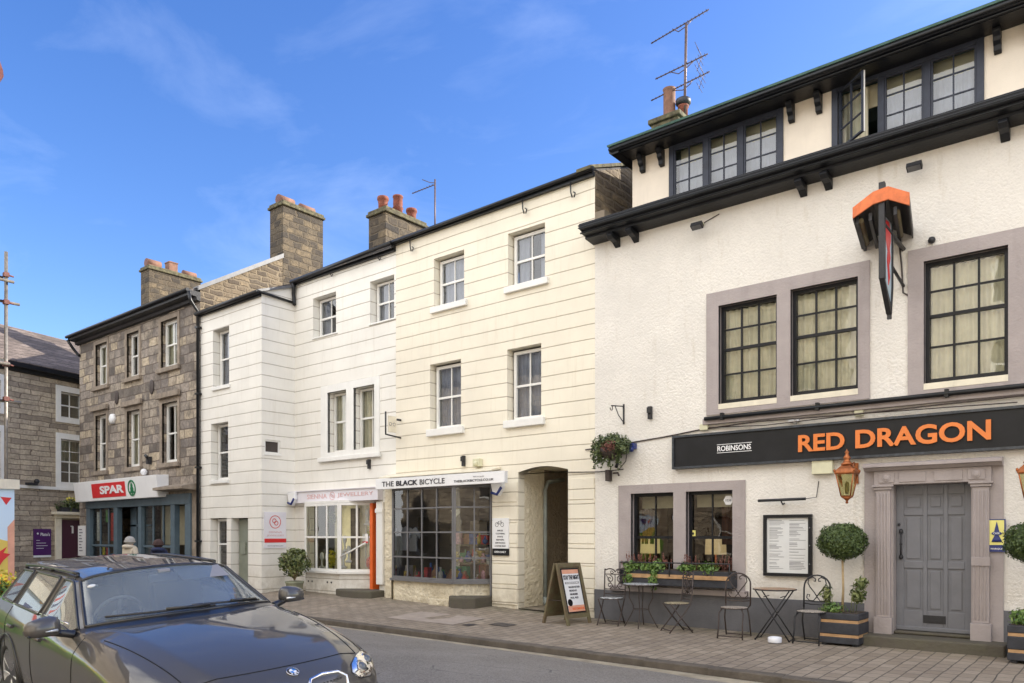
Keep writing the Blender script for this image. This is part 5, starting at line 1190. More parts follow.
# television aerials
def aerial(root, boom0, boom1, n, el, m='aerial', tail=None, name='yagi'):
    A, B = Vector(boom0), Vector(boom1); b = MB(); b.tube([A, B], .012, 6); d = (B-A).normalized(); perp = Vector((0,0,1)).cross(d).normalized()
    for k in range(n):
        p = A.lerp(B, (k+.4)/n); e = el*(.6+.4*k/n); b.tube([p-perp*e, p+perp*e], .006, 5)
    if tail:
        p = B-d*.12
        for q in (-1, 1):
            for h in (.06,.14,.22): b.tube([p-perp*.2+Vector((0,0,q*h))-d*h*.4, p+perp*.2+Vector((0,0,q*h))-d*h*.4], .005, 4)
        b.tube([p+Vector((0,0,-.24))-d*.1, p, p+Vector((0,0,.24))-d*.1], .007, 4)
    return b.build(name, M[m], root)
t = thing('roof_aerial', 'tall mast with three long television aerials behind the pub chimney', 'aerial', (-6.97, 14, 9.9))
b = MB(); b.tube([(-6.97,14,9.9),(-6.93,14,11.80)], .028, 8); b.build('mast', M['aerial'], t)
aerial(t, (-7.66,13.9,11.66), (-6.50,14.1,11.96), 16, .05, tail=None)
aerial(t, (-7.56,13.9,10.90), (-6.52,14.1,11.10), 12, .06, tail=True)
aerial(t, (-7.66,13.9,10.50), (-6.48,14.1,10.74), 16, .05, tail=True)
b = MB(); b.tube([(-7.2,13.93,11.78),(-7.1,14,11.72),(-6.93,14,11.76),(-6.85,14.05,11.86)], .010, 5); b.tube([(-7.25,13.95,10.95),(-7.1,14,10.88),(-6.95,14,10.92),(-6.8,14.05,11.04)], .010, 5); b.tube([(-7.2,13.95,10.56),(-7.0,14,10.52),(-6.85,14.02,10.6),(-6.83,14.05,10.68)], .010, 5); b.build('clamp_arm', M['aerial'], t)
t = thing('roof_aerial', 'small television aerial on a thin mast above the cream house roof', 'aerial', (-14.2, 14.3, 9.4))
b = MB(); b.tube([(-14.2,14.3,9.2),(-14.2,14.3,10.95)], .022, 8); b.build('mast', M['aerial'], t)
aerial(t, (-14.95,14.2,10.76), (-14.2,14.3,10.82), 8, .06)
b = MB(); b.tube([(-14.62,14.25,11.05),(-14.38,14.3,10.92),(-14.2,14.3,10.86)], .010, 5); b.build('clamp_arm', M['aerial'], t)

# ------------------------------------------------------------------ pavement furniture
def gz(u, v): return zp(u, v)
def place(o, u, v, rz): o.location = (u, v, gz(u, v)); o.rotation_euler = (0, 0, R(rz))
def spiral(c, r, turns, a0, s=1, ax=(1,0,0), n=16):
    pts = []
    for k in range(n+1):
        t = k/n; a = a0+s*turns*2*math.pi*t; rr = r*(1-.75*t); pts.append((c[0]+rr*math.cos(a), c[1], c[2]+rr*math.sin(a)))
    return pts
def chair(style, label, seatm, mt='rustiron'):
    """folding iron bistro chair modelled facing -y, origin on the ground"""
    t = thing('bistro_chair', label, 'chair', (0,0,0), 'iron bistro chairs outside the pub', local=True)
    r = .0115; sx = .19
    b = MB(); b.lathe([(.0001,.445),(.185,.445),(.195,.455),(.195,.465),(.0001,.468)], (0,0,0), 24, smooth=False); b.build('seat', M[seatm], t)
    b = MB(); b.tube([(.197*math.cos(a),.197*math.sin(a),.452) for a in [k*math.pi/12 for k in range(24)]], .009, 6, closed=True); b.build('seat_rim', M[mt], t)
    for s_ in (-1, 1):
        b = MB()
        if style == 'scroll': b.tube([(s_*sx,.20,.95),(s_*sx,.175,.60),(s_*sx,.15,.45),(s_*sx*.98,-.02,.22),(s_*sx*.98,-.20,0)], r, 6)
        else: b.tube([(s_*sx,.17,.5),(s_*.17,.10,.44),(s_*sx,.12,.30),(s_*sx,.20,.02)], r, 6)
        b.build('leg', M[mt], t)
        b = MB()
        if style == 'scroll': b.tube([(s_*sx*.92,-.17,.45),(s_*sx*.92,-.02,.26),(s_*sx*.92,.20,0)], r, 6)
        else: b.tube([(s_*.15,-.10,.445),(s_*.185,-.14,.38),(s_*.18,-.16,.2),(s_*.19,-.19,0)], r, 6)
        b.build('leg', M[mt], t)
    b = MB(); b.tube([(-sx,.19,.04),(sx,.19,.04)], r*.8, 6); b.tube([(-sx,-.18,.04),(sx,-.18,.04)], r*.8, 6); b.build('stretcher', M[mt], t)
    b = MB()
    if style == 'scroll':
        y = .195
        b.tube([(-sx,.20,.95)]+[(-sx+.19*k/8, y, .92+.035*math.sin(math.pi*k/8)) for k in range(1,8)]+[(0,y,.90)]+[(.19*k/8, y, .92+.035*math.sin(math.pi*k/8)) for k in range(1,8)]+[(sx,.20,.95)], r, 6)
        for z in (.86,.60,.52): b.tube([(-sx,.18,z),(sx,.18,z)], r*.8, 6)
        b.tube([(0,.185,.60),(0,.19,.86)], r*.7, 6)
        for s_ in (-1, 1):
            b.tube(spiral((s_*.095,.186,.775), .065, 1.2, R(90), s_), r*.7, 5); b.tube(spiral((s_*.095,.186,.665), .055, 1.2, R(-90), -s_), r*.7, 5); b.tube(spiral((s_*.06,.192,.90), .035, 1.1, R(0), s_), r*.6, 5)
            b.tube([(s_*.02,.186,.62),(s_*.16,.186,.84)], r*.6, 5)
    else:
        pts = [(-sx,.17,.48)]+[(-sx,.18,.78)]+[(-sx*math.cos(a),.19,.80+.17*math.sin(a)) for a in [k*math.pi/12 for k in range(1,12)]]+[(sx,.18,.78),(sx,.17,.48)]
        b.tube(pts, r*1.05, 6)
        b.tube([(-sx,.175,.56),(-.09,.177,.545),(0,.178,.55),(.09,.177,.545),(sx,.175,.56)], r*.8, 6)
        b.tube([(-sx,.175,.60),(0,.178,.585),(sx,.175,.60)], r*.6, 6)
        for s_ in (-1, 1):
            b.tube([(0,.18,.66),(s_*.04,.182,.72),(s_*.10,.184,.79),(s_*.135,.186,.85),(s_*.12,.187,.915),(s_*.06,.188,.94),(s_*.02,.188,.915),(s_*.025,.188,.88),(s_*.05,.188,.885)], r*.75, 5)
            b.tube([(0,.18,.66),(s_*.05,.178,.60),(s_*.11,.178,.60),(s_*.15,.178,.64),(s_*.14,.179,.69),(s_*.105,.179,.685),(s_*.11,.179,.655)], r*.7, 5)
    b.build('backrest', M[mt], t)
    return t
place(chair('scroll', 'scroll-backed iron chair with white mosaic seat beside the A-board', 'mosaic_w'), -7.02, 11.35, 12)
place(chair('scroll', 'scroll-backed iron chair with sandy mosaic seat below the window box', 'mosaic_y'), -5.72, 11.22, -40)
place(chair('heart', 'round-backed iron chair under the right end of the window box', 'mosaic_p'), -4.72, 11.12, 4)
place(chair('heart', 'heart-backed iron chair beside the striped planter under the menu case', 'mosaic_p', 'blackiron'), -3.62, 11.25, -6)
t = thing('bistro_table', 'round white mosaic table with curved iron legs between the first two chairs', 'table', (0,0,0), local=True)
b = MB(); b.lathe([(.0001,.70),(.295,.70),(.30,.71),(.30,.725),(.0001,.728)], (0,0,0), 32, smooth=False); b.build('table_top', M['mosaic_w'], t)
b = MB(); b.tube([(.302*math.cos(a),.302*math.sin(a),.712) for a in [k*math.pi/16 for k in range(32)]], .012, 6, closed=True); b.tube([(.13*math.cos(a),.13*math.sin(a),.30) for a in [k*math.pi/8 for k in range(16)]], .006, 5, closed=True); b.build('rim', M['rustiron'], t)
for k in range(4):
    a = R(20+90*k); f = lambda r_, z: (r_*math.cos(a), r_*math.sin(a), z); b = MB(); b.tube([f(.22,.70),f(.19,.62),f(.20,.5),f(.13,.36),f(.13,.28),f(.20,.14),f(.28,0)], .009, 6); b.build('leg', M['rustiron'], t)
place(t, -6.46, 11.38, 0)
t = thing('bistro_table', 'round terracotta-topped folding table with crossed straight legs', 'table', (0,0,0), local=True)
b = MB(); b.lathe([(.0001,.735),(.295,.735),(.30,.745),(.30,.757),(.0001,.76)], (0,0,0), 32, smooth=False); b.build('table_top', M['mosaic_o'], t)
b = MB(); b.tube([(.302*math.cos(a),.302*math.sin(a),.746) for a in [k*math.pi/16 for k in range(32)]], .011, 6, closed=True); b.build('rim', M['blackiron'], t)
for y in (-.17, .17):
    for s_ in (-1, 1):
        b = MB(); b.tube([(s_*.24,y,.735),(-s_*.25,y+s_*.02,0)], .010, 6); b.build('leg', M['blackiron'], t)
b = MB(); b.tube([(-.25,-.17,.02),(-.25,.17,.02)], .008, 6); b.tube([(.25,-.17,.02),(.25,.17,.02)], .008, 6); b.tube([(-.12,-.17,.64),(-.12,.17,.64)], .007, 6); b.tube([(.12,-.17,.64),(.12,.17,.64)], .007, 6); b.build('stretcher', M['blackiron'], t)
place(t, -4.17, 11.30, 8)
b = MB(); b.lathe([(.092,0),(.097,.01),(.097,.07),(.09,.08),(.08,.08),(.078,.055),(.0001,.05)], (-4.05,10.98,gz(-4.05,10.98)+.008), 20); tag(b.build('ashtray_bowl', M['white_cer']), 'round white bowl on the paving in front of the folding table', 'bowl')

# A-board
t = thing('a_board', 'wooden A-board with a STAY THE NIGHT poster at the alley mouth', 'sign', (0,0,0), local=True)
# local: faces +x, width along y (0..0.66), front foot line at x=0
def board(x0, x1, m_, nm, poster=False):
    b = MB(); H_ = 1.06; w = .62
    def P(s, h, o=0): return (x0+(x1-x0)*h/H_+o, s, h)
    def bar(s0, s1, h0, h1, t0_, t1_):
        vs = [P(s0,h0,t0_),P(s1,h0,t0_),P(s1,h1,t0_),P(s0,h1,t0_),P(s0,h0,t1_),P(s1,h0,t1_),P(s1,h1,t1_),P(s0,h1,t1_)]
        b.add(vs, [(0,1,2,3),(7,6,5,4),(0,4,5,1),(1,5,6,2),(2,6,7,3),(3,7,4,0)])
    bar(0,.06,0,H_,-.02,.02); bar(w-.06,w,0,H_,-.02,.02); bar(.06,w-.06,.12,.19,-.018,.018); bar(.06,w-.06,H_-.07,H_,-.018,.018); bar(.06,w-.06,.19,H_-.07,-.006,.004)
    p = b.build(nm, M[m_], t, bevel=.004)
    if poster:
        def card(s0, s1, h0, h1, o, mm, name):
            q = MB(); q.add([P(s0,h0,o-.002),P(s1,h0,o-.002),P(s1,h1,o-.002),P(s0,h1,o-.002),P(s0,h0,o),P(s1,h0,o),P(s1,h1,o),P(s0,h1,o)], [(3,2,1,0),(4,5,6,7),(0,1,5,4),(1,2,6,5),(2,3,7,6),(3,0,4,7)]); return q.build(name, M[mm], p)
        card(.075,w-.075,.205,H_-.09,.008,'signblack','poster_edge'); card(.10,w-.10,.23,H_-.115,.011,'signwhite','poster')
        card(.10,w-.10,.23,.335,.014,'peach','print_band'); card(.10,w-.10,H_-.185,H_-.115,.014,'peach','print_band')
        card(.13,w-.13,.70,.735,.014,'text_grey','print_band')
        def words(txt, s0, s1, h0, h1, mm, bold=.01):
            q = text_mesh('print', txt, (s0,s1,h0,h1), 0, None, None, bold, .003, face='+x', x_at=0)
            q.v = [P(v[1], v[2], .015+v[0]) for v in q.v]; q.build('print', M[mm], p)
        words('STAY THE NIGHT', .11, w-.11, .775, .85, 'darkletter', .03)
        words('10 BEDROOMS', .15, w-.15, .705, .73, 'signwhite')
        for h, tx in ((.63,'BAR AND KITCHEN'),(.57,'BREAKFAST'),(.51,'LUNCH AND DINNER'),(.45,'REAL ALES')): words(tx, .20, w-.14-(.08 if h < .6 else 0), h, h+.032, 'darkletter', .0)
        words('RED DRAGON', .2, w-.12, .26, .30, 'orange')
        q = MB(); s0 = 0; q.lathe([(.06,0),(.06,.003),(.0001,.003)],(0,0,0),20,smooth=False)
        q.v = [P(.17+v[0], .385+v[1], .013+v[2]) for v in q.v]; q.build('roundel', M['signblack'], p)
board(0,-.27,'wood','front_board',True); board(-.58,-.31,'wood','rear_board')
b = MB(); b.tube([(-.10,.03,.42),(-.47,.03,.42)],.006,5); b.tube([(-.10,.59,.42),(-.47,.59,.42)],.006,5); b.build('stay', M['rustiron'], t)
t.location = (-7.50, 10.72, gz(-7.5,10.8)+.004); t.rotation_euler = (0,0,R(-7))

# striped planters with clipped bay balls
def planter(label, u0, u1, v0, v1, bz, bc, br, n=5200):
    t = thing('topiary_planter', label, 'planter', ((u0+u1)/2, (v0+v1)/2, bz), group='striped planters with clipped bay trees')
    z = [bz+.03, bz+.125, bz+.165, bz+.325, bz+.365, bz+.46]
    b = MB()
    for i in (0, 2, 4): b.box(u0, u1, v0, v1, z[i]+.002, z[i+1]-.002)
    b.box(u0+.03,u0+.1,v0+.03,v1-.03,bz,bz+.03); b.box(u1-.1,u1-.03,v0+.03,v1-.03,bz,bz+.03); bx = b.build('box', M['planterdark'], t, bevel=.01)
    b = MB(); b.box(u0+.008,u1-.008,v0+.008,v1-.008,z[1],z[2]); b.box(u0+.008,u1-.008,v0+.008,v1-.008,z[3],z[4]); b.build('oak_slat', M['wood_light'], bx)
    b = MB(); b.box(u0+.03,u1-.03,v0+.03,v1-.03,bz+.40,bz+.463); b.build('earth', M['soil'], bx)
    cu, cv = (u0+u1)/2, (v0+v1)/2
    b = MB(); b.tube([(cu-.02,cv,bz+.45),(cu-.01,cv+.01,bz+.8),(cu-.02,cv,bc-br[2]*.6)], [.02,.016,.016], 8); b.build('stem', M['stemwood'], t)
    b = MB(); b.leaves((cu-.02,cv,bc),br,n,.020,0,.80); b.leaves((cu-.02,cv,bc),[q*1.07 for q in br],int(n*.05),.020,0,.93); b.ball((cu-.02,cv,bc),1,18,0,br[0]*.84,br[1]*.84,br[2]*.84); b.build('clipped_ball', M['leaf_dark'], t)
    return t, cu, cv
random.seed(41)
t, cu, cv = planter('black and oak striped planter with a clipped ball tree left of the pub door', -3.52,-2.98,11.24,11.76,.135, 1.60, (.335,.335,.265))
b = MB(); b.leaves((cu+.22,cv-.1,.86),(.11,.11,.16),200,.035,0,.15); b.leaves((cu+.27,cv-.12,1.02),(.09,.09,.09),90,.035,0,.15); b.leaves((cu-.2,cv-.1,.84),(.09,.10,.16),170,.03,0,.15)
for x, h in ((.16,.45),(.26,.55),(.20,.3),(-.2,.4),(-.15,.3)): b.tube([(cu+x*.7,cv-.08,.58),(cu+x,cv-.1,.58+h)],.005,5)
b.build('box_shrub', M['leaf_shrub'], t)
b = MB(); b.leaves((cu-.10,cv-.17,.65),(.20,.08,.09),240,.026,0,.15); b.build('low_plants', M['leaf_bright'], t)
t, cu, cv = planter('striped planter with a clipped ball tree at the right edge of the photo', -1.23,-.70,11.05,11.55,.14, 1.60, (.32,.32,.26), 3800)
b = MB(); b.leaves((cu-.12,cv-.1,.68),(.16,.16,.12),320,.03,0,.15); b.build('low_plants', M['leaf_bright'], t)
# potted shrub by the jeweller
t = thing('potted_shrub', 'bushy green shrub in a pale pot by the jeweller window', 'plant', (-15.6, 10.9, .2))
random.seed(51)
pc = (-15.80, 11.12)
b = MB(); b.lathe([(.15,0),(.17,.02),(.205,.27),(.225,.29),(.225,.33),(.19,.33),(.18,.28)], (pc[0],pc[1],gz(*pc)), 20); b.build('pot', mat('green_grey_pot', (.27,.28,.19), .8, .2, 6), t)
b = MB(); b.lathe([(.18,.29),(.0001,.30)], (pc[0],pc[1],gz(*pc)), 16); b.build('earth', M['soil'], t)
b = MB()
for k in range(9):
    a = k*.7; b.tube([(pc[0],pc[1],.6),(pc[0]+.15*math.cos(a),pc[1]+.15*math.sin(a),.9),(pc[0]+.3*math.cos(a),pc[1]+.3*math.sin(a),1.2)], [.014,.010,.004], 5)
b.build('stems', M['stemwood'], t)
b = MB(); b.leaves((pc[0],pc[1],.98),(.40,.38,.33),800,.048,0,.3)
for k in range(22):
    a = random.uniform(0,6.3); e = random.uniform(-.2,1.3); b.leaves((pc[0]+.36*math.cos(a)*math.cos(e),pc[1]+.34*math.sin(a)*math.cos(e),.98+.34*math.sin(e)),(.10,.10,.10),34,.044,0,.1)
b.build('foliage', M['leaf_shrub'], t)

# ------------------------------------------------------------------ shop displays
random.seed(61)
t = thing('jewellery_display', 'bright jewellery window display with yellow flowers and a red bag', 'display', (-15.2, 12, .8))
b = MB(); b.box(-16.1,-14.2,12.55,12.6,.82,2.44); b.build('backdrop', M['curtain'], t)
b = MB(); b.box(-15.62,-15.57,12.3,12.34,.9,2.42); b.build('strip_light', M['striplight'], t)
b = MB(); b.leaves((-15.45,11.95,1.10),(.12,.1,.26),130,.045,0,.1); b.build('flowers', M['flower_y'], t)
b = MB(); b.leaves((-14.35,12.25,1.75),(.10,.08,.18),70,.04,0,.1); b.build('flowers', M['flower_y'], t)
b = MB(); b.leaves((-15.5,12.0,2.1),(.14,.08,.22),130,.04,0,.1); b.build('dried_spray', M['leaf_shrub'], t)
b = MB(); b.box(-15.15,-14.85,12.3,12.35,.85,2.35); b.box(-14.5,-14.2,12.45,12.5,.85,2.35); b.build('dark_panel', M['darkroom'], t)
b = MB(); b.ball((-14.32,12.25,1.02),.13,12,sz=1.3); b.build('red_bag', M['red'], t)
for (x, z, r) in ((-15.9,.93,.08),(-15.7,.92,.07),(-15.05,.95,.10),(-14.85,1.1,.09),(-15.0,1.35,.07),(-14.45,2.0,.10)):
    b = MB(); b.lathe([(r*.8,0),(r,.04),(r*.3,.08),(r*.25,.2),(r*.7,.28),(r*.5,.38),(.0001,.42)], (x,12.0+ .25*(x > -14.6),z-.08), 12); b.build('bust_stand', M['white_cer'], t)
for x in (-15.2,-14.4): b = MB(); b.ball((x,12.6,2.36),.03,8); b.build('spot_bulb', M['striplight'], t)
b = MB(); b.box(-14.32,-14.12,11.98,11.99,1.52,1.72); b.box(-14.32,-14.12,11.97,11.979,1.50,1.54,1); b.xf(Matrix.Identity(4)); b.build('notice', [M['signwhite'], M['red']], t)
random.seed(62)
t = thing('bicycle_shop_display', 'crowded bicycle shop window with hanging shirts and shelves of goods', 'display', (-11.8, 12.3, .68))
b = MB(); b.box(-12.95,-12.3,13.2,13.23,.7,2.7); b.box(-11.7,-11.2,12.9,12.93,.7,2.0); b.build('panel', M['interior'], t)
for z in (1.05,1.45,): 
    b = MB(); b.box(-12.0,-10.9,12.55,12.85,z,z+.03); b.build('shelf', M['wood'], t)
for k, (x, y, z) in enumerate(((-12.95,12.0,1.62),(-12.68,12.05,1.60))):
    b = MB(); b.prism([(x-.14,z-.28),(x+.14,z-.28),(x+.13,z+.1),(x+.22,z+.0),(x+.26,z+.08),(x+.10,z+.27),(x+.04,z+.25),(x,z+.22),(x-.04,z+.25),(x-.10,z+.27),(x-.26,z+.08),(x-.22,z+0),(x-.13,z+.1)], 'y', y, y+.04)
    b.build('shirt', M['text_grey'] if k else M['curtain_blue'], t, bevel=.01)
b = MB(); b.prism([(-11.55,2.22),(-11.30,2.25),(-11.28,2.17),(-11.42,2.05),(-11.40,2.15)], 'y', 12.1, 12.12); b.build('pennant', M['creampaint'], t)
goods = [(.55,.06,.05),(.6,.55,.5),(.08,.25,.12),(.5,.35,.05),(.05,.1,.3),(.3,.15,.08),(.6,.3,.35)]
gm = [mat('goods', c_, .6, .25, 20) for c_ in goods]
for k in range(96):
    x = random.uniform(-12.95,-10.55); lv = random.choice((.69,.69,.69,1.085,1.485)); y = random.uniform(11.85,12.2) if lv < 1 else random.uniform(12.58,12.75)
    if lv > 1: x = random.uniform(-11.95,-10.95)
    if x > -10.9 and y < 12.0: y = 12.2
    h = random.uniform(.10,.42 if lv < 1 else .30); w = random.uniform(.035,.095); b = MB()
    if k % 3 == 0: b.box(x-w,x+w,y,y+.12,lv,lv+h)
    elif k % 3 == 1: b.lathe([(w*.8,0),(w,h*.3),(w*.9,h*.6),(w*.35,h*.75),(w*.4,h),(.0001,h)], (x,y,lv), 10)
    else: b.ball((x,y,lv+w*1.1), w*1.1, 10); b.lathe([(w*.6,0),(w*.3,w)],(x,y,lv+w*2),8)
    b.build('goods', gm[k % len(gm)], t)
b = MB()
for cx in (-10.78,-10.60): ring(b, (12.6 if cx < -10.7 else 12.9, 1.05), .2, .02, cx, cx+.02, 24, '+x')
b.tube([(-10.7,12.6,1.05),(-10.7,12.75,1.4),(-10.7,12.9,1.05)],.015,6); b.build('small_bicycle', M['blackiron'], t)
b = MB(); b.box(-10.55,-10.42,12.15,12.17,.85,1.2); b.build('card', M['paper'], t)

# ------------------------------------------------------------------ hoarding and scaffold on the near side
t = thing('site_hoarding', 'painted festival mural hoarding with fields, bunting and flowers below the scaffold', 'hoarding', (-14.3, 1, 0))
def mural():
    m, tt, b = new_mat('mural'); n = N(tt)
    pos = n('ShaderNodeNewGeometry').outputs['Position']; s_ = n('ShaderNodeSeparateXYZ', {0: pos})
    hn = n('ShaderNodeTexNoise', {'Vector': n('ShaderNodeMapping', {'Vector': pos, 'Scale': (.4,.4,0)}).outputs[0], 'Scale': 1.5}).outputs[0]
    hz = n.math('MULTIPLY_ADD', hn, 1.5, .95)
    sky_ = n.mix(n('ShaderNodeMapRange', {0: s_.outputs['Z'], 1: .8, 2: 2.5}).outputs[0], (.62,.74,.82), (.55,.70,.85))
    vor = n('ShaderNodeTexVoronoi', {'Vector': pos, 'Scale': 1.1}); vc = n('ShaderNodeSeparateColor', {0: vor.outputs['Color']}).outputs[0]
    field = n.mix(n.math('GREATER_THAN', vc, .5), (.16,.36,.05), (.42,.55,.10)); field = n.mix(n.math('GREATER_THAN', vc, .82), field, (.70,.52,.10))
    c_ = n.mix(n.math('GREATER_THAN', s_.outputs['Z'], hz), field, sky_)
    v2 = n('ShaderNodeTexVoronoi', {'Vector': pos, 'Scale': 2.4}); c2_ = n('ShaderNodeSeparateColor', {0: v2.outputs['Color']})
    dot = n.math('MULTIPLY', n.math('LESS_THAN', v2.outputs['Distance'], .17), n.math('GREATER_THAN', c2_.outputs[1], .45))
    c_ = n.mix(dot, c_, n.mix(c2_.outputs[0], (.75,.04,.03), (.85,.55,.05)))
    n.link(c_, b.inputs['Base Color']); b.inputs['Roughness'].default_value = .45
    return m
b = MB(); b.box(-14.36,-14.31,-2.5,4.66,0,2.44); b.build('panel', mural(), t)
b = MB(); b.box(-14.40,-14.26,-2.5,4.72,2.44,2.60); b.build('top_board', M['creampaint'], t)
b = MB()
for k in range(26):
    y = 4.62-k*.26
    b.prism([(y,2.30),(y-.16,2.31),(y-.08,2.18)], 'x', -14.309, -14.305, m=k % 2)
b.build('bunting', [M['red'], M['blue']], t)
b = MB(); b.prism([(4.66,1.95),(4.56,1.82),(4.57,.9),(4.66,.9)], 'x', -14.309, -14.304); b.build('painted_barn', M['peach'], t)
b = MB(); b.prism([(4.35,1.35),(4.55,1.5),(4.5,1.4),(4.6,1.38),(4.5,1.28),(4.45,1.2),(4.4,1.28)], 'x', -14.303, -14.300); b.build('painted_flower', M['red'], t)
t = thing('flower_tub', 'tub of yellow, red and white flowers at the foot of the hoarding', 'planter', (-13.9, 4.3, 0))
b = MB(); b.lathe([(.24,0),(.32,.55),(.34,.6),(.29,.6)], (-13.9,4.3,0), 16); b.build('tub', M['planterdark'], t)
b = MB(); b.leaves((-13.9,4.30,.72),(.36,.36,.26),420,.05,0,.2); b.build('foliage', M['leaf_bright'], t)
b = MB(); b.leaves((-13.9,4.30,.88),(.30,.32,.20),120,.045,0,.4); b.build('flowers', M['flower'], t)
b = MB(); b.leaves((-13.88,4.42,.98),(.18,.18,.18),50,.04,0,.4); b.build('flowers', M['flower_y'], t)
t = thing('scaffold', 'steel tube scaffold with red clamps standing behind the hoarding', 'scaffold', (-14.6, 4, 0))
for u, v, z in ((-14.45,4.585,6.35),(-14.45,2.4,6.35),(-15.5,4.0,6.0),(-15.5,2.4,6.0)):
    b = MB(); b.tube([(u,v,0),(u,v,z)], .028, 10); b.build('standard', M['steel'], t)
for z, v1, k in ((5.86,4.68,0),(5.54,4.80,1),(4.50,4.62,0),(3.90,4.82,1),(5.93,4.56,1)):
    b = MB(); b.tube([(-14.45+(-.06 if k else .06),1.0,z+.02),(-14.45+(-.06 if k else .06),v1,z)], .025, 8); b.build('ledger', M['steel'], t)
for z in (5.97,5.52,4.5,3.93):
    b = MB(); b.box(-14.49,-14.40,4.545,4.62,z-.035,z+.035); b.tube([(-14.42,4.56,z),(-14.40,4.68,z-.02)], .014, 6); b.build('clamp', M['clamp'], t)
b = MB(); b.box(-15.5,-14.55,1.0,4.52,5.72,5.77); b.box(-15.5,-14.55,1.0,4.40,3.78,3.83); b.build('deck_board', M['board'], t)
# near-side street lantern whose cap just enters the frame
t = thing('street_lantern', 'red-brown street lantern head at the very left edge of the sky', 'street lamp', (-9.6, 2.6, 0))
c0 = (-9.42, 2.80)
b = MB(); b.tube([(c0[0],c0[1]-.35,0),(c0[0],c0[1]-.35,5.5),(c0[0],c0[1]-.3,5.9)], [.07,.05,.04], 10); b.build('post', M['blackiron'], t)
t0 = t

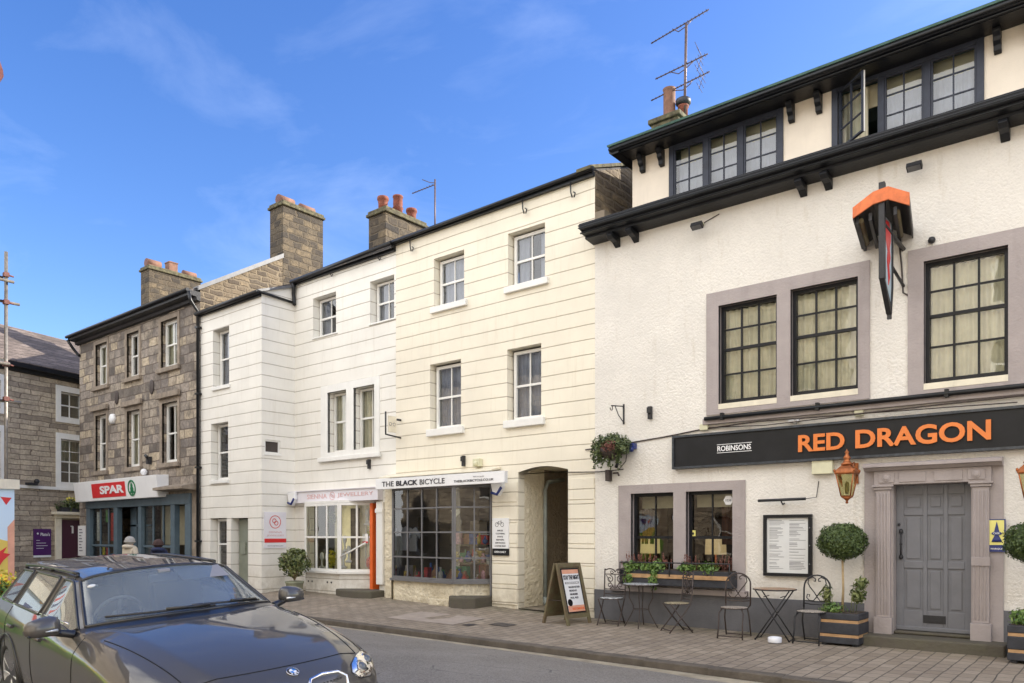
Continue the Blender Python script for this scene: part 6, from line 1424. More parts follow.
# ------------------------------------------------------------------ people by the supermarket
def person(label, u, v, z, rz, coat, hat, h=1.62, leg=(.03,.03,.04), stoop=0):
    o = thing('person', label, 'person', (0,0,0), local=True)
    k = h/1.75
    J = {'pel':(0,0,.95),'ch':(0,.03+stoop*.05,1.25),'nk':(0,.05+stoop*.12,1.46),'hd':(0,.03+stoop*.22,1.56),'ht':(0,.02+stoop*.24,1.66),
         'ls':(.17,.03+stoop*.08,1.40),'le':(.22,.02,1.14),'lh':(.21,-.08,.92),'rs':(-.17,.03+stoop*.08,1.40),'re':(-.22,.02,1.14),'rh':(-.21,-.08,.92),
         'lk':(.10,-.03,.5),'lf':(.10,.06,.09),'lt':(.10,-.10,.04),'rk':(-.10,-.14,.5),'rf':(-.10,-.10,.09),'rt':(-.10,-.26,.04),'lhp':(.09,0,.88),'rhp':(-.09,0,.88)}
    rad = {'pel':.16,'ch':.17,'nk':.06,'hd':.085,'ht':.075,'ls':.075,'le':.055,'lh':.038,'rs':.075,'re':.055,'rh':.038,'lk':.06,'lf':.045,'lt':.035,'rk':.06,'rf':.045,'rt':.035,'lhp':.10,'rhp':.10}
    E = [('pel','ch'),('ch','nk'),('nk','hd'),('hd','ht'),('ch','ls'),('ls','le'),('le','lh'),('ch','rs'),('rs','re'),('re','rh'),('pel','lhp'),('lhp','lk'),('lk','lf'),('lf','lt'),('pel','rhp'),('rhp','rk'),('rk','rf'),('rf','rt')]
    def skin(name, names, edges, grow, mats, parent, dy=0):
        me = bpy.data.meshes.new(name); idx = {n_: i for i, n_ in enumerate(names)}
        me.from_pydata([tuple(c*k for c in J[n_]) for n_ in names], [(idx[a], idx[c]) for a, c in edges], [])
        tmp = bpy.data.objects.new('tmp', me); col.objects.link(tmp); md = tmp.modifiers.new('s','SKIN')
        for i, n_ in enumerate(names):
            sv = me.skin_vertices[0].data[i]; sv.radius = ((rad[n_]+grow)*k,)*2; sv.use_root = (i == 0)
        sb = tmp.modifiers.new('q','SUBSURF'); sb.levels = 2
        dg = bpy.context.evaluated_depsgraph_get(); m2 = bpy.data.meshes.new_from_object(tmp.evaluated_get(dg)); bpy.data.objects.remove(tmp)
        m2.name = name; m2.materials.clear(); m2.materials.append(mats)
        for p in m2.polygons: p.use_smooth = True; p.material_index = 0
        ob = bpy.data.objects.new(name, m2); col.objects.link(ob); ob.parent = parent; ORG[ob] = Vector((0,0,0)); return ob
    skinm = bpy.data.materials.get('skin') or mat('skin', (.55,.33,.24), .6, .08, 8)
    body = skin('body', list(J), E, 0, skinm, o)
    skin('coat', ['ch','pel','lhp','rhp','nk','ls','le','lh','rs','re','rh'], [('pel','ch'),('ch','nk'),('pel','lhp'),('pel','rhp'),('ch','ls'),('ls','le'),('le','lh'),('ch','rs'),('rs','re'),('re','rh')], .022, coat, o)
    skin('trousers', ['pel','lhp','rhp','lk','rk','lf','rf'], [('pel','lhp'),('pel','rhp'),('lhp','lk'),('rhp','rk'),('lk','lf'),('rk','rf')], .012, mat('trousers', leg, .8, .1), o)
    hx, hy, hz = [c*k for c in J['hd']]
    b = MB(); b.ball((hx,hy-.10*k,hz+.01),.02,8,sy=1.2,sz=1.3); b.ball((hx-.085*k,hy,hz),.022,8,sx=.5,sz=1.4); b.ball((hx+.085*k,hy,hz),.022,8,sx=.5,sz=1.4); b.build('nose_and_ears', skinm, o)
    b = MB(); b.ball((hx-.035,hy-.088*k,hz+.035),.012,8); b.ball((hx+.035,hy-.088*k,hz+.035),.012,8); b.build('eyes', M['darkletter'], o)
    b = MB(); b.box(hx-.025,hx+.025,hy-.094*k,hy-.085*k,hz-.045,hz-.036); b.build('mouth', M['softred'], o)
    b = MB(); b.ball((hx,hy+.01,hz+.075),.125,16,sz=.92)
    b.v = [p for p in b.v]; b.build('hat', hat, o)
    b = MB(); b.tube([(hx+.125*math.cos(a), hy+.01+.125*math.sin(a)*1.0, hz+.05+.0) for a in [q*math.pi/10 for q in range(20)]], .02, 6, closed=True); b.build('hat_brim', hat, o)
    b = MB(); b.tube([(hx+.12*math.cos(a), hy+.03+.12*math.sin(a), hz-.10*k+.02*math.sin(a)) for a in [q*math.pi/10 for q in range(20)]], .05, 8, closed=True); b.build('hood', coat, o)
    o.location = (u, v, z); o.rotation_euler = (0,0,R(rz)); return o
person('person in a pale cream hooded coat and grey knitted hat behind the car roof', -20.0, 9.15, .09, 200, mat('cream_coat', (.66,.58,.45), .9, .08, 8), mat('grey_knit', (.42,.40,.37), .95, .2, 30), 1.55)
person('person in a dark navy padded jacket and cap, stooping by the shop window', -19.2, 9.5, .09, 235, mat('navy_jacket', (.018,.028,.08), .7, .3, 10), mat('brown_cap', (.07,.04,.035), .9, .2, 20), 1.47, stoop=1)
# ------------------------------------------------------------------ street lantern (post stands on the near pavement, left of the frame)
b = MB(); c0 = (-4.235, 1.155); t0.location = (c0[0], c0[1], 0); 
for ch in [x for x in bpy.data.objects if x.parent == t0]: bpy.data.objects.remove(ch)
ORG[t0] = Vector((c0[0], c0[1], 0))
b = MB(); b.lathe([(.10,0),(.10,.5),(.06,.55),(.045,3.4),(.06,3.45),(.03,3.5)], (*c0,0), 14); b.build('post', M['blackiron'], t0)
b = MB(); b.lathe([(.05,3.5),(.09,3.66),(.145,3.82),(.172,3.88),(.15,3.95),(.09,4.04),(.03,4.09),(.0001,4.12)], (*c0,0), 18); b.build('lamp_head', M['clamp'], t0)

# ------------------------------------------------------------------ the car
def painted_sheen_glass():
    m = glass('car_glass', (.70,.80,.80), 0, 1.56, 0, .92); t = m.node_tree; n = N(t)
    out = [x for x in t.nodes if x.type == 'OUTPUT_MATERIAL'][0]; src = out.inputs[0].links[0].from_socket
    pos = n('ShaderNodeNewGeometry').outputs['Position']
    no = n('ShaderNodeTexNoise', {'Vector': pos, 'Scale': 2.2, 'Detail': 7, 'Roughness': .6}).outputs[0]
    d = n('ShaderNodeBsdfDiffuse', {'Color': (.66, .74, .73, 1)})  # pale diffuse film painted in for the bright sky reflected in the glass
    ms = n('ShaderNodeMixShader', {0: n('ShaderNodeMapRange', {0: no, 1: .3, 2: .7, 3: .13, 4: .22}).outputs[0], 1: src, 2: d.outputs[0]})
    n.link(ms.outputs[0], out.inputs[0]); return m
def car():
    from mathutils.bvhtree import BVHTree
    t = thing('parked_car', 'dark metallic grey estate car parked nose to the right in the near lane', 'car', (0,0,0), local=True)
    paint, tt, bs = new_mat('car_paint'); n = N(tt)
    pos = n('ShaderNodeNewGeometry').outputs['Position']
    fl = n('ShaderNodeTexNoise', {'Vector': pos, 'Scale': 900, 'Detail': 1}).outputs[0]
    n.link(n.mix(fl, (.055,.050,.045), (.09,.082,.073)), bs.inputs['Base Color'])
    bs.inputs['Metallic'].default_value = .25; bs.inputs['Roughness'].default_value = .5; bs.inputs['Coat Weight'].default_value = 1; bs.inputs['Coat Roughness'].default_value = .015; bs.inputs['Coat IOR'].default_value = 1.5
    dst = n('ShaderNodeTexNoise', {'Vector': pos, 'Scale': 3, 'Detail': 8}).outputs[0]
    n.link(n('ShaderNodeMapRange', {0: dst, 1: .4, 2: .7, 3: .012, 4: .05}).outputs[0], bs.inputs['Coat Roughness'])
    trim = mat('car_trim_black', (.012,.012,.013), .35, .1, 5, coat=.3); chrome = mat('car_chrome', (.75,.75,.77), .12, .03, 5, metal=1)
    cg = painted_sheen_glass(); rub = mat('tyre_rubber', (.02,.02,.02), .8, .2, 20); seat = mat('car_seat', (.045,.047,.05), .7, .15, 8)
    lens = glass('lamp_lens', (.9,.93,.95), 0, 1.45, 0, 1); refl = mat('lamp_reflector', (.72,.73,.74), .28, .25, 25, metal=.45)
    #  x, k (plan curvature), rows of (y,z)
    low = lambda a, c, d: [(a,.60),(a-.005,.38),(d,.20)]
    St = [
     (-2.32,.06,[(0,.98),(.3,.98),(.5,.97),(.6,.95),(.68,.92),(.73,.87),(.77,.80),(.79,.6),(.77,.4),(.7,.28)]),
     (-2.24,.05,[(0,1.05),(.3,1.05),(.5,1.04),(.6,1.02),(.66,.99),(.77,.93),(.83,.83),(.86,.6),(.85,.4),(.8,.25)]),
     (-2.17,.05,[(0,1.09),(.3,1.09),(.5,1.08),(.59,1.05),(.64,1.02),(.775,.94),(.84,.83),(.87,.6),(.86,.4),(.81,.24)]),
     (-1.97,.05,[(0,1.39),(.28,1.385),(.46,1.37),(.535,1.34),(.58,1.29),(.78,.965),(.86,.84),(.88,.6),(.875,.4),(.83,.22)]),
     (-1.86,.03,[(0,1.405),(.29,1.40),(.48,1.38),(.55,1.345),(.59,1.30),(.785,.96),(.865,.835),(.885,.6),(.88,.4),(.84,.21)]),
     (-1.45,.0,[(0,1.43),(.3,1.425),(.50,1.40),(.568,1.36),(.602,1.315),(.795,.95),(.875,.82),(.895,.6),(.89,.4),(.85,.2)]),
     (-1.38,.0,[(0,1.432),(.3,1.427),(.505,1.40),(.57,1.362),(.604,1.317),(.796,.948),(.877,.82),(.897,.6),(.892,.4),(.85,.2)]),
     (-.60,.0,[(0,1.44),(.3,1.433),(.51,1.405),(.575,1.365),(.61,1.32),(.80,.938),(.885,.81),(.905,.6),(.90,.4),(.86,.2)]),
     (-.50,.0,[(0,1.438),(.3,1.43),(.51,1.40),(.575,1.362),(.61,1.316),(.80,.936),(.885,.81),(.905,.6),(.90,.4),(.86,.2)]),
     (-.14,.15,[(0,1.412),(.3,1.402),(.51,1.37),(.575,1.335),(.612,1.295),(.80,.93),(.885,.81),(.905,.6),(.90,.4),(.86,.2)]),
     (-.05,.28,[(0,1.388),(.3,1.378),(.515,1.345),(.58,1.312),(.618,1.272),(.80,.93),(.885,.81),(.905,.6),(.90,.4),(.86,.2)]),
     (.33,.42,[(0,1.205),(.31,1.195),(.56,1.165),(.64,1.14),(.68,1.11),(.805,.925),(.885,.805),(.905,.6),(.90,.4),(.86,.2)]),
     (.68,.55,[(0,1.005),(.33,.995),(.60,.965),(.70,.945),(.74,.93),(.81,.90),(.885,.80),(.905,.6),(.90,.4),(.86,.2)]),
     (.78,.52,[(0,.975),(.33,.968),(.61,.945),(.71,.93),(.755,.915),(.815,.885),(.885,.79),(.905,.6),(.90,.4),(.86,.2)]),
     (.86,.48,[(0,.975),(.34,.965),(.60,.955),(.70,.925),(.755,.905),(.82,.875),(.886,.785),(.905,.6),(.90,.4),(.86,.2)]),
     (1.30,.34,[(0,.938),(.36,.925),(.57,.925),(.69,.882),(.75,.862),(.82,.83),(.888,.75),(.905,.6),(.90,.4),(.86,.2)]),
     (1.78,.32,[(0,.862),(.34,.852),(.52,.85),(.66,.80),(.73,.785),(.80,.75),(.865,.68),(.885,.55),(.88,.38),(.84,.2)]),
     (2.04,.33,[(0,.782),(.30,.775),(.44,.768),(.60,.728),(.68,.705),(.75,.67),(.81,.61),(.83,.5),(.82,.35),(.77,.2)]),
     (2.16,.36,[(0,.725),(.28,.72),(.40,.71),(.55,.672),(.63,.645),(.70,.61),(.76,.56),(.78,.46),(.77,.34),(.70,.2)]),
     (2.24,.38,[(0,.655),(.27,.65),(.38,.64),(.50,.61),(.57,.58),(.62,.55),(.66,.50),(.68,.42),(.67,.32),(.60,.2)]),
     (2.27,.40,[(0,.50),(.26,.50),(.37,.49),(.47,.48),(.52,.46),(.56,.44),(.58,.41),(.59,.36),(.58,.28),(.52,.2)])]
    St = [(x, k, [(y, z-.035 if (j < 5 and x <= -.5) else (z-.02 if j < 4 and x < -.1 else z)) for j, (y, z) in enumerate(r_)]) for x, k, r_ in St]
    def adj(x, j, y, z):
        if j < 5 and x <= .4: z -= .075 if j < 4 else .05
        if .3 < x < .9 and j in (2,3,4): y += .035
        if abs(x+.05) < .1 and j in (2,3,4): y += .02
        if 1.0 < x < 1.5 and j in (3,4,5,6): y += .012; z += .02
        if x > 1.7 and j >= 2: y *= 1.035; z += .008*(j in (3,4,5,6))
        return y, z
    St = [(x, k, [adj(x, j, y, z) for j, (y, z) in enumerate(r_)]) for x, k, r_ in St]
    NS, NJ = len(St), 10
    vs = []; 
    for x, k, row in St:
        full = [(-y, z) for y, z in row[:0:-1]] + row
        for y, z in full: vs.append((x-k*y*y, y, z))
    NF = 2*NJ-1; C0 = NJ-1
    fs = []; ms = []
    for i in range(NS-1):
        for j in range(NF-1):
            a = i*NF+j; fs.append((a, a+1, a+NF+1, a+NF)); jj = min(abs(j-C0+0), abs(j+1-C0)); x0 = St[i][0]   # jj = inner ring index
            m = 0
            if 10 <= i <= 11 and jj <= 2: m = 1                           # windscreen
            if i == 2 and jj <= 3: m = 1                                   # tailgate glass
            if jj == 4 and i in (4, 6, 8, 9, 10, 11): m = 2                # side glass
            if jj == 4 and i in (5, 7): m = 3
            if i == 12 and jj <= 3: m = 3                                  # black scuttle
            if jj == 4 and i == 12: m = 3
            ms.append(m)
    fs.append(tuple(range(NF))); ms.append(0); fs.append(tuple(range((NS-1)*NF, NS*NF))[::-1]); ms.append(3)
    me = bpy.data.meshes.new('car_cage'); me.from_pydata(vs, [], fs)
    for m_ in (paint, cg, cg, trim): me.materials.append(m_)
    me.polygons.foreach_set('material_index', ms); me.update()
    bm = bmesh.new(); bm.from_mesh(me); cl = bm.edges.layers.float.new('crease_edge'); bm.verts.ensure_lookup_table()
    for e in bm.edges:
        i0, j0 = divmod(e.verts[0].index, NF); i1, j1 = divmod(e.verts[1].index, NF)
        if j0 == j1:
            jj = abs(j0-C0)
            if jj in (4, 5) and 3 <= min(i0,i1) <= 12: e[cl] = .75
            if jj == 6: e[cl] = .35
            if jj == 2 and 13 <= min(i0,i1) <= 17: e[cl] = .75
            if jj == 3 and 9 <= min(i0,i1) <= 12: e[cl] = .6
        elif i0 == i1:
            jj = max(abs(j0-C0), abs(j1-C0))
            if i0 in (12, 10) and jj <= 4: e[cl] = .7
            if i0 == 13 and jj <= 5: e[cl] = .6
            if i0 in (4,5,6,7,8) and jj == 5: e[cl] = .9
    bm.normal_update(); bmesh.ops.recalc_face_normals(bm, faces=bm.faces); bm.to_mesh(me); bm.free()
    tmp = bpy.data.objects.new('tmp', me); col.objects.link(tmp)
    sb = tmp.modifiers.new('s', 'SUBSURF'); sb.levels = 3
    dg = bpy.context.evaluated_depsgraph_get(); full = bpy.data.meshes.new_from_object(tmp.evaluated_get(dg)); bpy.data.objects.remove(tmp)
    co = [v.co.copy() for v in full.vertices]; bvh = BVHTree.FromPolygons(co, [tuple(p.vertices) for p in full.polygons])
    polys = [(tuple(p.vertices), p.material_index, p.center.copy()) for p in full.polygons]
    def split(test, name, m_, parent=t):
        mb = MB(); mp_ = {}
        for vsi, mi, c in polys:
            if not test(mi, c): continue
            f = []
            for v in vsi:
                if v not in mp_: mp_[v] = len(mb.v); mb.v.append(tuple(co[v]))
                f.append(mp_[v])
            mb.f.append(f); mb.m.append(0); mb.sm.append(True)
        return mb.build(name, m_, parent)
    body = split(lambda mi, c: mi == 0, 'body', paint)
    split(lambda mi, c: mi == 3 and .3 < c.x < 2.0, 'scuttle', trim); split(lambda mi, c: mi == 3 and -1 < c.x < .3 and c.y > 0, 'window_trim', trim); split(lambda mi, c: mi == 3 and -1 < c.x < .3 and c.y < 0, 'window_trim', trim); split(lambda mi, c: mi == 3 and c.x < -1 and c.y < 0, 'window_trim', trim); split(lambda mi, c: mi == 3 and c.x < -1 and c.y > 0, 'window_trim', trim); split(lambda mi, c: mi == 3 and c.x > 2.0, 'lower_grille', trim)
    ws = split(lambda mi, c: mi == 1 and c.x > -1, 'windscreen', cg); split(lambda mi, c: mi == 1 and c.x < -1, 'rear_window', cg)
    for s_ in (-1, 1):
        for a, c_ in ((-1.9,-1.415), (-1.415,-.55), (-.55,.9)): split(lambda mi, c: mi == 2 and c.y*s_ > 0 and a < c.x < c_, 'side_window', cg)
    def top(x, y, dz=.0):
        h = bvh.ray_cast(Vector((x, y, 3)), Vector((0,0,-1))); return (x, y, (h[0].z if h[0] else .7)+dz)
    def side(x, z, s_, d=.0):
        h = bvh.ray_cast(Vector((x, s_*2, z)), Vector((0,-s_,0))); return (x, (h[0].y if h[0] else s_*.9)+s_*d, z)
    def front(y, z, d=.0):
        h = bvh.ray_cast(Vector((4, y, z)), Vector((-1,0,0))); return ((h[0].x if h[0] else 2.2)+d, y, z)
    # shut lines
    seam = mat('shut_line', (.004,.004,.004), .8, 0)
    def xat(y, xc, k): return xc-k*y*y
    b = MB(); b.tube([top(xat(y,2.03,.33), y, .0) for y in [-.62+.04*i for i in range(32)]], .0045, 5); 
    for s_ in (-1, 1):
        b.tube([top(2.03-.33*.62**2-.0, s_*.62)]+[top(x, s_*(.62+.115*(1.9-x)/1.0)) for x in [1.86-.08*i for i in range(14)]], .0045, 5)
    b.build('bonnet_seam', seam, body)
    for s_ in (-1, 1):
        b = MB()
        b.tube([side(.56-.05*(.9-z), z, s_) for z in [.90-.05*i for i in range(13)]], .004, 5)
        b.tube([side(-.55, z, s_) for z in [.92-.05*i for i in range(14)]], .004, 5)
        b.tube([side(-1.42, z, s_) for z in [.93-.05*i for i in range(8)]], .004, 5)
        b.build('door_seam', seam, body)
        for xh in (-.36, -1.22):
            b = MB(); p = [side(xh+.0, .80, s_, .03), side(xh+.09, .803, s_, .042), side(xh+.19, .80, s_, .03)]; b.tube(p, .016, 8); b.build('door_handle', paint, body)
        b = MB(); b.tube([side(x, .95-.0*x, s_, .0) for x in [-1.86+.1*i for i in range(21)]], .008, 6); b.build('chrome_strip', chrome if s_ < 0 else trim, body)
        b = MB(); b.tube([(x, s_*(.575), top(x, s_*.56)[2]+.022) for x in [-1.85+.12*i for i in range(14)]], .016, 8)
        for x in (-1.85,-1.0,-.3): b.tube([(x, s_*.575, top(x, s_*.56)[2]-.01), (x, s_*.575, top(x, s_*.56)[2]+.022)], .016, 8)
        b.build('roof_rail', trim, body)
    def outline(test, name, r, m_, parent):
        cnt = {}
        for vsi, mi, c in polys:
            if test(mi, c):
                for a, c_ in zip(vsi, vsi[1:]+vsi[:1]): cnt[(min(a,c_), max(a,c_))] = cnt.get((min(a,c_), max(a,c_)), 0)+1
        nb = {}
        for (a, c_), k in cnt.items():
            if k == 1: nb.setdefault(a, []).append(c_); nb.setdefault(c_, []).append(a)
        b = MB()
        while nb:
            st = next(iter(nb)); loop = [st]; cur = st
            while nb.get(cur):
                nx = nb[cur].pop(); nb[nx].remove(cur); 
                if nx == st: break
                loop.append(nx); cur = nx
            nb = {k: v for k, v in nb.items() if v}
            if len(loop) > 6: b.tube([co[v] for v in loop], r, 6, closed=True)
        if b.v: b.build(name, m_, parent)
    for s_ in (-1, 1):
        for a, c_ in ((-1.9,-1.415), (-1.415,-.55), (-.55,.9)): outline(lambda mi, c: mi == 2 and c.y*s_ > 0 and a < c.x < c_, 'window_gasket', .013, trim, body)
    outline(lambda mi, c: mi == 1 and c.x > -1, 'windscreen_seal', .014, trim, body)
    # mirrors
    for s_ in (-1, 1):
        b = MB(); b.ball((0,0,0), 1, 20); s1 = []
        for p in b.v:
            x, y, z = p; y = math.copysign(abs(y)**.72, y); z = math.copysign(abs(z)**.72, z); xx = x*.085 if x > 0 else x*.03
            yy = y*.125; zz = z*.085*(1-.22*y*s_) ; zz = max(zz, -.050)
            s1.append((.31+xx-.0*y, s_*.0+1.005*s_+yy, .965+zz))
        b.v = s1; mir = b.build('door_mirror', paint, t)
        b = MB(); b.box(-.025,.055,-.115,.115,-.068,-.048); b.v = [(p[0]+.31, p[1]+1.0*s_, p[2]+.985) for p in b.v]
        b.tube([(.36,s_*.80,.90),(.34,s_*.87,.915),(.32,s_*.94,.93)], [.035,.03,.028], 8); b.build('mirror_base', trim, mir, bevel=.01)
        b = MB(); b.tube([(.385,s_*.92,.955),(.385,s_*1.0,.955),(.36,s_*1.09,.958)], .010, 6); b.build('indicator', refl, mir)
    # kidney grille
    for s_ in (-1, 1):
        def gp(y, z, d=0): return front(s_*y, z, d)
        ys = [.03,.08,.18,.31,.37,.365,.28,.12,.05,.03]; zs = [.62,.692,.706,.696,.66,.57,.50,.49,.505,.56]
        b = MB(); b.tube([gp(y, z, .006) for y, z in zip(ys, zs)], .013, 8, closed=True); kg = b.build('grille', chrome, t)
        b = MB()
        for k in range(10):
            y = .055+k*.029; zt = .66 if y > .08 else .63
            P1 = gp(y, zt-.0, .001); P2 = gp(y, .51, .001); b.box(P1[0]-.03, P1[0]+.005, s_*y-.006, s_*y+.006, .505, zt)
        b.build('grille_bar', trim, kg)
        b = MB(); c = [gp(y, z, .002) for y, z in zip(ys, zs)]; m0 = gp(.18,.59,.002); b.add([m0]+c, [(0, i+1, (i+1) % len(c)+1) for i in range(len(c))]); b.build('grille_backing', trim, kg)
        # headlight: glass shell over reflector and two round lenses
        P = [(.39,.615),(.44,.665),(.55,.700),(.66,.715),(.745,.715),(.775,.675),(.77,.625),(.70,.575),(.58,.545),(.45,.56)]
        def hp(y, z, d):
            o_ = Vector((2.9, s_*1.5, z+.5)); target = Vector((1.75, s_*(y-.05) , z-.0))
            h = bvh.ray_cast(Vector((3.0, s_*(y+.25), z+.25)), (Vector((2.0-.38*y*y, s_*y, z))-Vector((3.0, s_*(y+.25), z+.25))).normalized()); q = h[0] if h[0] else Vector((2.0, s_*y, z)); nn = h[1] if h[0] else Vector((1,0,0))
            if nn.x < 0: nn = -nn
            return q+nn*d
        ctr = Vector((sum(p[0] for p in P)/10, sum(p[1] for p in P)/10))
        def patch(scale, d, rings=5):
            mb = MB(); vs_ = [hp(ctr.x, ctr.y, d)]
            for r_ in range(1, rings+1):
                for p in P:
                    q = ctr.lerp(Vector(p), r_/rings*scale); vs_.append(hp(q.x, q.y, d*(1 if r_ < rings else .3)))
            nP = len(P); F_ = [(0, 1+i, 1+(i+1) % nP) for i in range(nP)]
            for r_ in range(rings-1):
                for i in range(nP): F_.append((1+r_*nP+i, 1+(r_+1)*nP+i, 1+(r_+1)*nP+(i+1) % nP, 1+r_*nP+(i+1) % nP))
            mb.add(vs_, F_, 0, True); return mb
        hl = patch(1.0, .003).build('headlight', refl, t)
        patch(1.02, .022).build('lens', lens, hl)
        b = MB(); b.tube([hp(*p, .004) for p in P], .006, 6, closed=True); b.build('rim', trim, hl)
        for y, z in ((.52,.625),(.66,.65)):
            c = hp(y, z, .008); b = MB(); ang = [q*math.pi/10 for q in range(20)]; nn = Vector((.75, s_*.45, .45)).normalized(); a1 = nn.orthogonal().normalized(); a2 = nn.cross(a1)
            b.tube([c+(a1*math.cos(a)+a2*math.sin(a))*.050 for a in ang], .007, 6, closed=True); b.build('lamp_ring', chrome, hl)
            b = MB(); b.ball(c, .040, 14, sz=.9); b.build('projector', mat('projector_glass', (.10,.11,.12), .05, .1, 5, coat=1) if 'projector_glass' not in bpy.data.materials else bpy.data.materials['projector_glass'], hl)
        b = MB(); b.add([hp(.67,.70,.010), hp(.755,.70,.010), hp(.76,.66,.010), hp(.70,.672,.010)], [(0,1,2,3)]); b.build('eyebrow', paint, hl)
    # round badge on the nose
    c = Vector(top(2.10, 0)); h = bvh.ray_cast(Vector((2.10,0,3)), Vector((0,0,-1))); nn = h[1] if h[1].z > 0 else -h[1]
    mt = Matrix.Translation(c) @ nn.to_track_quat('Z', 'X').to_matrix().to_4x4()
    b = MB(); b.lathe([(.041,-.002),(.041,.005),(.038,.008),(.0001,.009)], (0,0,0), 28); b.xf(mt); bd = b.build('badge', M['signblack'], t)
    b = MB(); b.tube([(.041*math.cos(a),.041*math.sin(a),.005) for a in [q*math.pi/14 for q in range(28)]], .003, 6, closed=True); b.tube([(.025*math.cos(a),.025*math.sin(a),.009) for a in [q*math.pi/14 for q in range(28)]], .0016, 5, closed=True); b.xf(mt); b.build('badge_ring', chrome, bd)
    for q_ in range(4):
        b = MB(); pts = [(0,0)]+[(.024*math.cos(a), .024*math.sin(a)) for a in [q_*math.pi/2+k*math.pi/16 for k in range(9)]]
        b.prism(pts, 'z', .0085, .0105); b.xf(mt); b.build('badge_quarter', M['signwhite'] if q_ % 2 == 0 else (bpy.data.materials.get('badge_blue') or mat('badge_blue', (.02,.18,.55), .3, .03)), bd)
    for ch_, dx in (('B',-.020),('M',0),('W',.020)):
        q = text_mesh('x', ch_, (-.006,.006,-.006,.006), 0, None, None, .02, .002)
        ang = -dx*33
        mm = mt @ Matrix.Rotation(R(-90),4,'Z') @ Matrix.Rotation(0,4,'Z') @ Matrix.Translation((0,0,.0095))
        mm = mt @ Matrix.Rotation(math.atan2(0,1)+ang+ R(90),4,'Z') @ Matrix.Translation((0,.0325,0))
        q.v = [(v[0], v[2], -v[1]+.0085) for v in q.v]; q.xf(mm); q.build('badge_letter', M['signwhite'], bd)
    # wipers
    def wsp(y, f, d=.012):   # f=0 bottom .. 1 top of the screen
        x = (.66-.55*y*y)*(1-f)+(-.03-.28*y*y)*f; h = bvh.ray_cast(Vector((x+.3, y, 3)), Vector((-.3,0,-3)).normalized() if False else Vector((0,0,-1))); 
        h = bvh.ray_cast(Vector((x, y, 3)), Vector((0,0,-1))); q = h[0]; nn_ = h[1] if h[1].z > 0 else -h[1]; return q+nn_*d
    for pts in ([(-.60,.10),(-.3,.06),(0,.045),(.15,.03)], [(-.02,.10),(.25,.07),(.45,.05),(.62,.02)]):
        b = MB(); P = []
        for (y0, f0), (y1, f1) in zip(pts, pts[1:]):
            for k in range(5): P.append(wsp(y0+(y1-y0)*k/5, f0+(f1-f0)*k/5, .016))
        P.append(wsp(*pts[-1], .016)); b.tube(P, .009, 6); b.tube([wsp(pts[-1][0]-.05, .02, .03), wsp((pts[0][0]+pts[-1][0])/2, .045, .035)], .012, 6); b.build('wiper', trim, t)
    for y, f in ((-.55,.86),):
        b = MB(); c_ = wsp(y, f, -.01); b.ball(c_, .035, 12, sx=.7, sy=1.2, sz=.5); b.build('windscreen_sticker', M['paper'], ws)
    # inside
    b = MB(); b.prism([(.62,.60),(.66,.90),(.45,.945),(.15,.90),(.10,.55)], 'y', -.70, .70); b.box(-2.1,.6,-.74,.74,.28,.34); b.box(-2.15,-1.3,-.72,.72,.34,.80); b.build('dashboard', mat('car_dashboard', (.03,.033,.035), .6, .1), t, bevel=.02)
    for s_ in (-1, 1):
        for xs in (-.55, -1.25):
            b = MB(); b.prism([(xs,.40),(xs+.5,.42),(xs+.5,.55),(xs+.05,.56),(xs-.12,1.12),(xs-.24,1.10),(xs-.12,.45)], 'y', s_*.37-.23, s_*.37+.23)
            b.prism([(xs-.13,1.13),(xs-.24,1.12),(xs-.26,1.22),(xs-.17,1.23)], 'y', s_*.37-.12, s_*.37+.12); b.build('seat', seat, t, bevel=.03)
    b = MB(); cst = Vector((-.02,-.37,.93)); ax = Vector((-.88,0,.42)).normalized(); a1 = Vector((0,1,0)); a2 = ax.cross(a1)
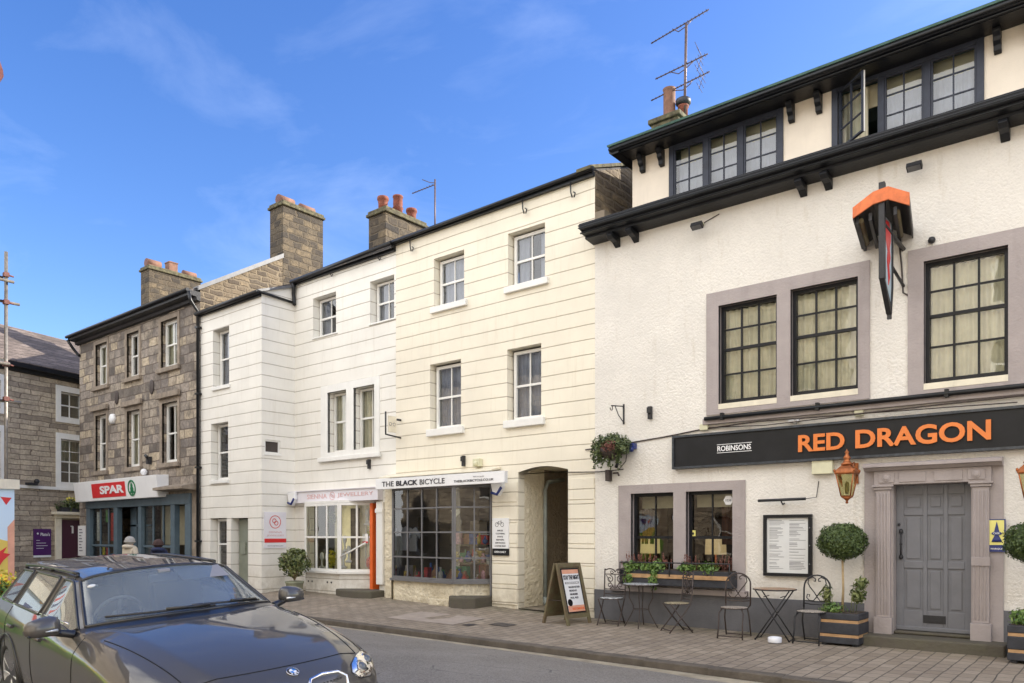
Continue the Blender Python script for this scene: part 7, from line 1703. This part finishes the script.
    b.tube([cst+(a1*math.cos(a)+a2*math.sin(a))*.185 for a in [q*math.pi/14 for q in range(28)]], .016, 8, closed=True); b.tube([cst+a1*.18, cst-a1*.18], .02, 6); b.tube([cst-a2*.17, cst], .02, 6); b.ball(cst, .06, 10, sx=.5); b.tube([cst, (.3,-.37,.8)], .03, 8); b.build('steering_wheel', M['text_grey'], t)
    b = MB(); b.box(-.02,.02,-.12,.12,1.18,1.25); b.box(-.02,.03,-.05,.05,1.25,1.29); b.build('rear_view_mirror', M['text_grey'], t, bevel=.01)
    b = MB(); b.prism([(-.10,1.27),(.12,1.19),(.11,1.185),(-.11,1.26)], 'y', .12, .52); b.build('sun_visor', M['text_grey'], t)
    b = MB(); b.box(-1.9,-.2,-.48,.48,1.26,1.27); b.build('headlining', M['text_grey'], t)
    # wheels
    for x in (1.50, -1.31):
        for s_ in (-1, 1):
            mt = Matrix.Translation((x, s_*.775, .325)) @ Matrix.Rotation(R(90)*-s_, 4, 'X')
            b = MB(); b.lathe([(.20,-.10),(.31,-.11),(.328,-.08),(.328,.08),(.315,.115),(.235,.12),(.23,.06)], (0,0,0), 36); b.xf(mt); w_ = b.build('wheel', rub, t)
            b = MB(); b.lathe([(.235,.10),(.225,.118),(.215,.06),(.06,.05),(.05,.09),(.0001,.092)], (0,0,0), 30)
            for k in range(10): a = k*math.pi/5; b.tube([(.05*math.cos(a),.05*math.sin(a),.095),(.22*math.cos(a),.22*math.sin(a),.108)], .012, 6)
            b.xf(mt); b.build('rim', refl, w_)
            b = MB(); rr_ = [side(x+.375*math.cos(q*math.pi/16), .325+.375*math.sin(q*math.pi/16), s_, .004) for q in range(-5, 22)]; b.add([side(x,.33,s_,.004)]+rr_, [(0,i+1,i+2) for i in range(len(rr_)-1)], 0, True); b.tube(rr_, .012, 6); b.build('wheel_arch', trim, t)
    b = MB(); b.box(-2.25,2.15,-.80,.80,.17,.24); b.build('underbody', trim, t)
    return t
cr = car()
cr.location = (-6.46, 3.30, 0.12); cr.rotation_euler = (R(3.93), R(2.22), R(-5.5))
bpy.context.view_layer.update()
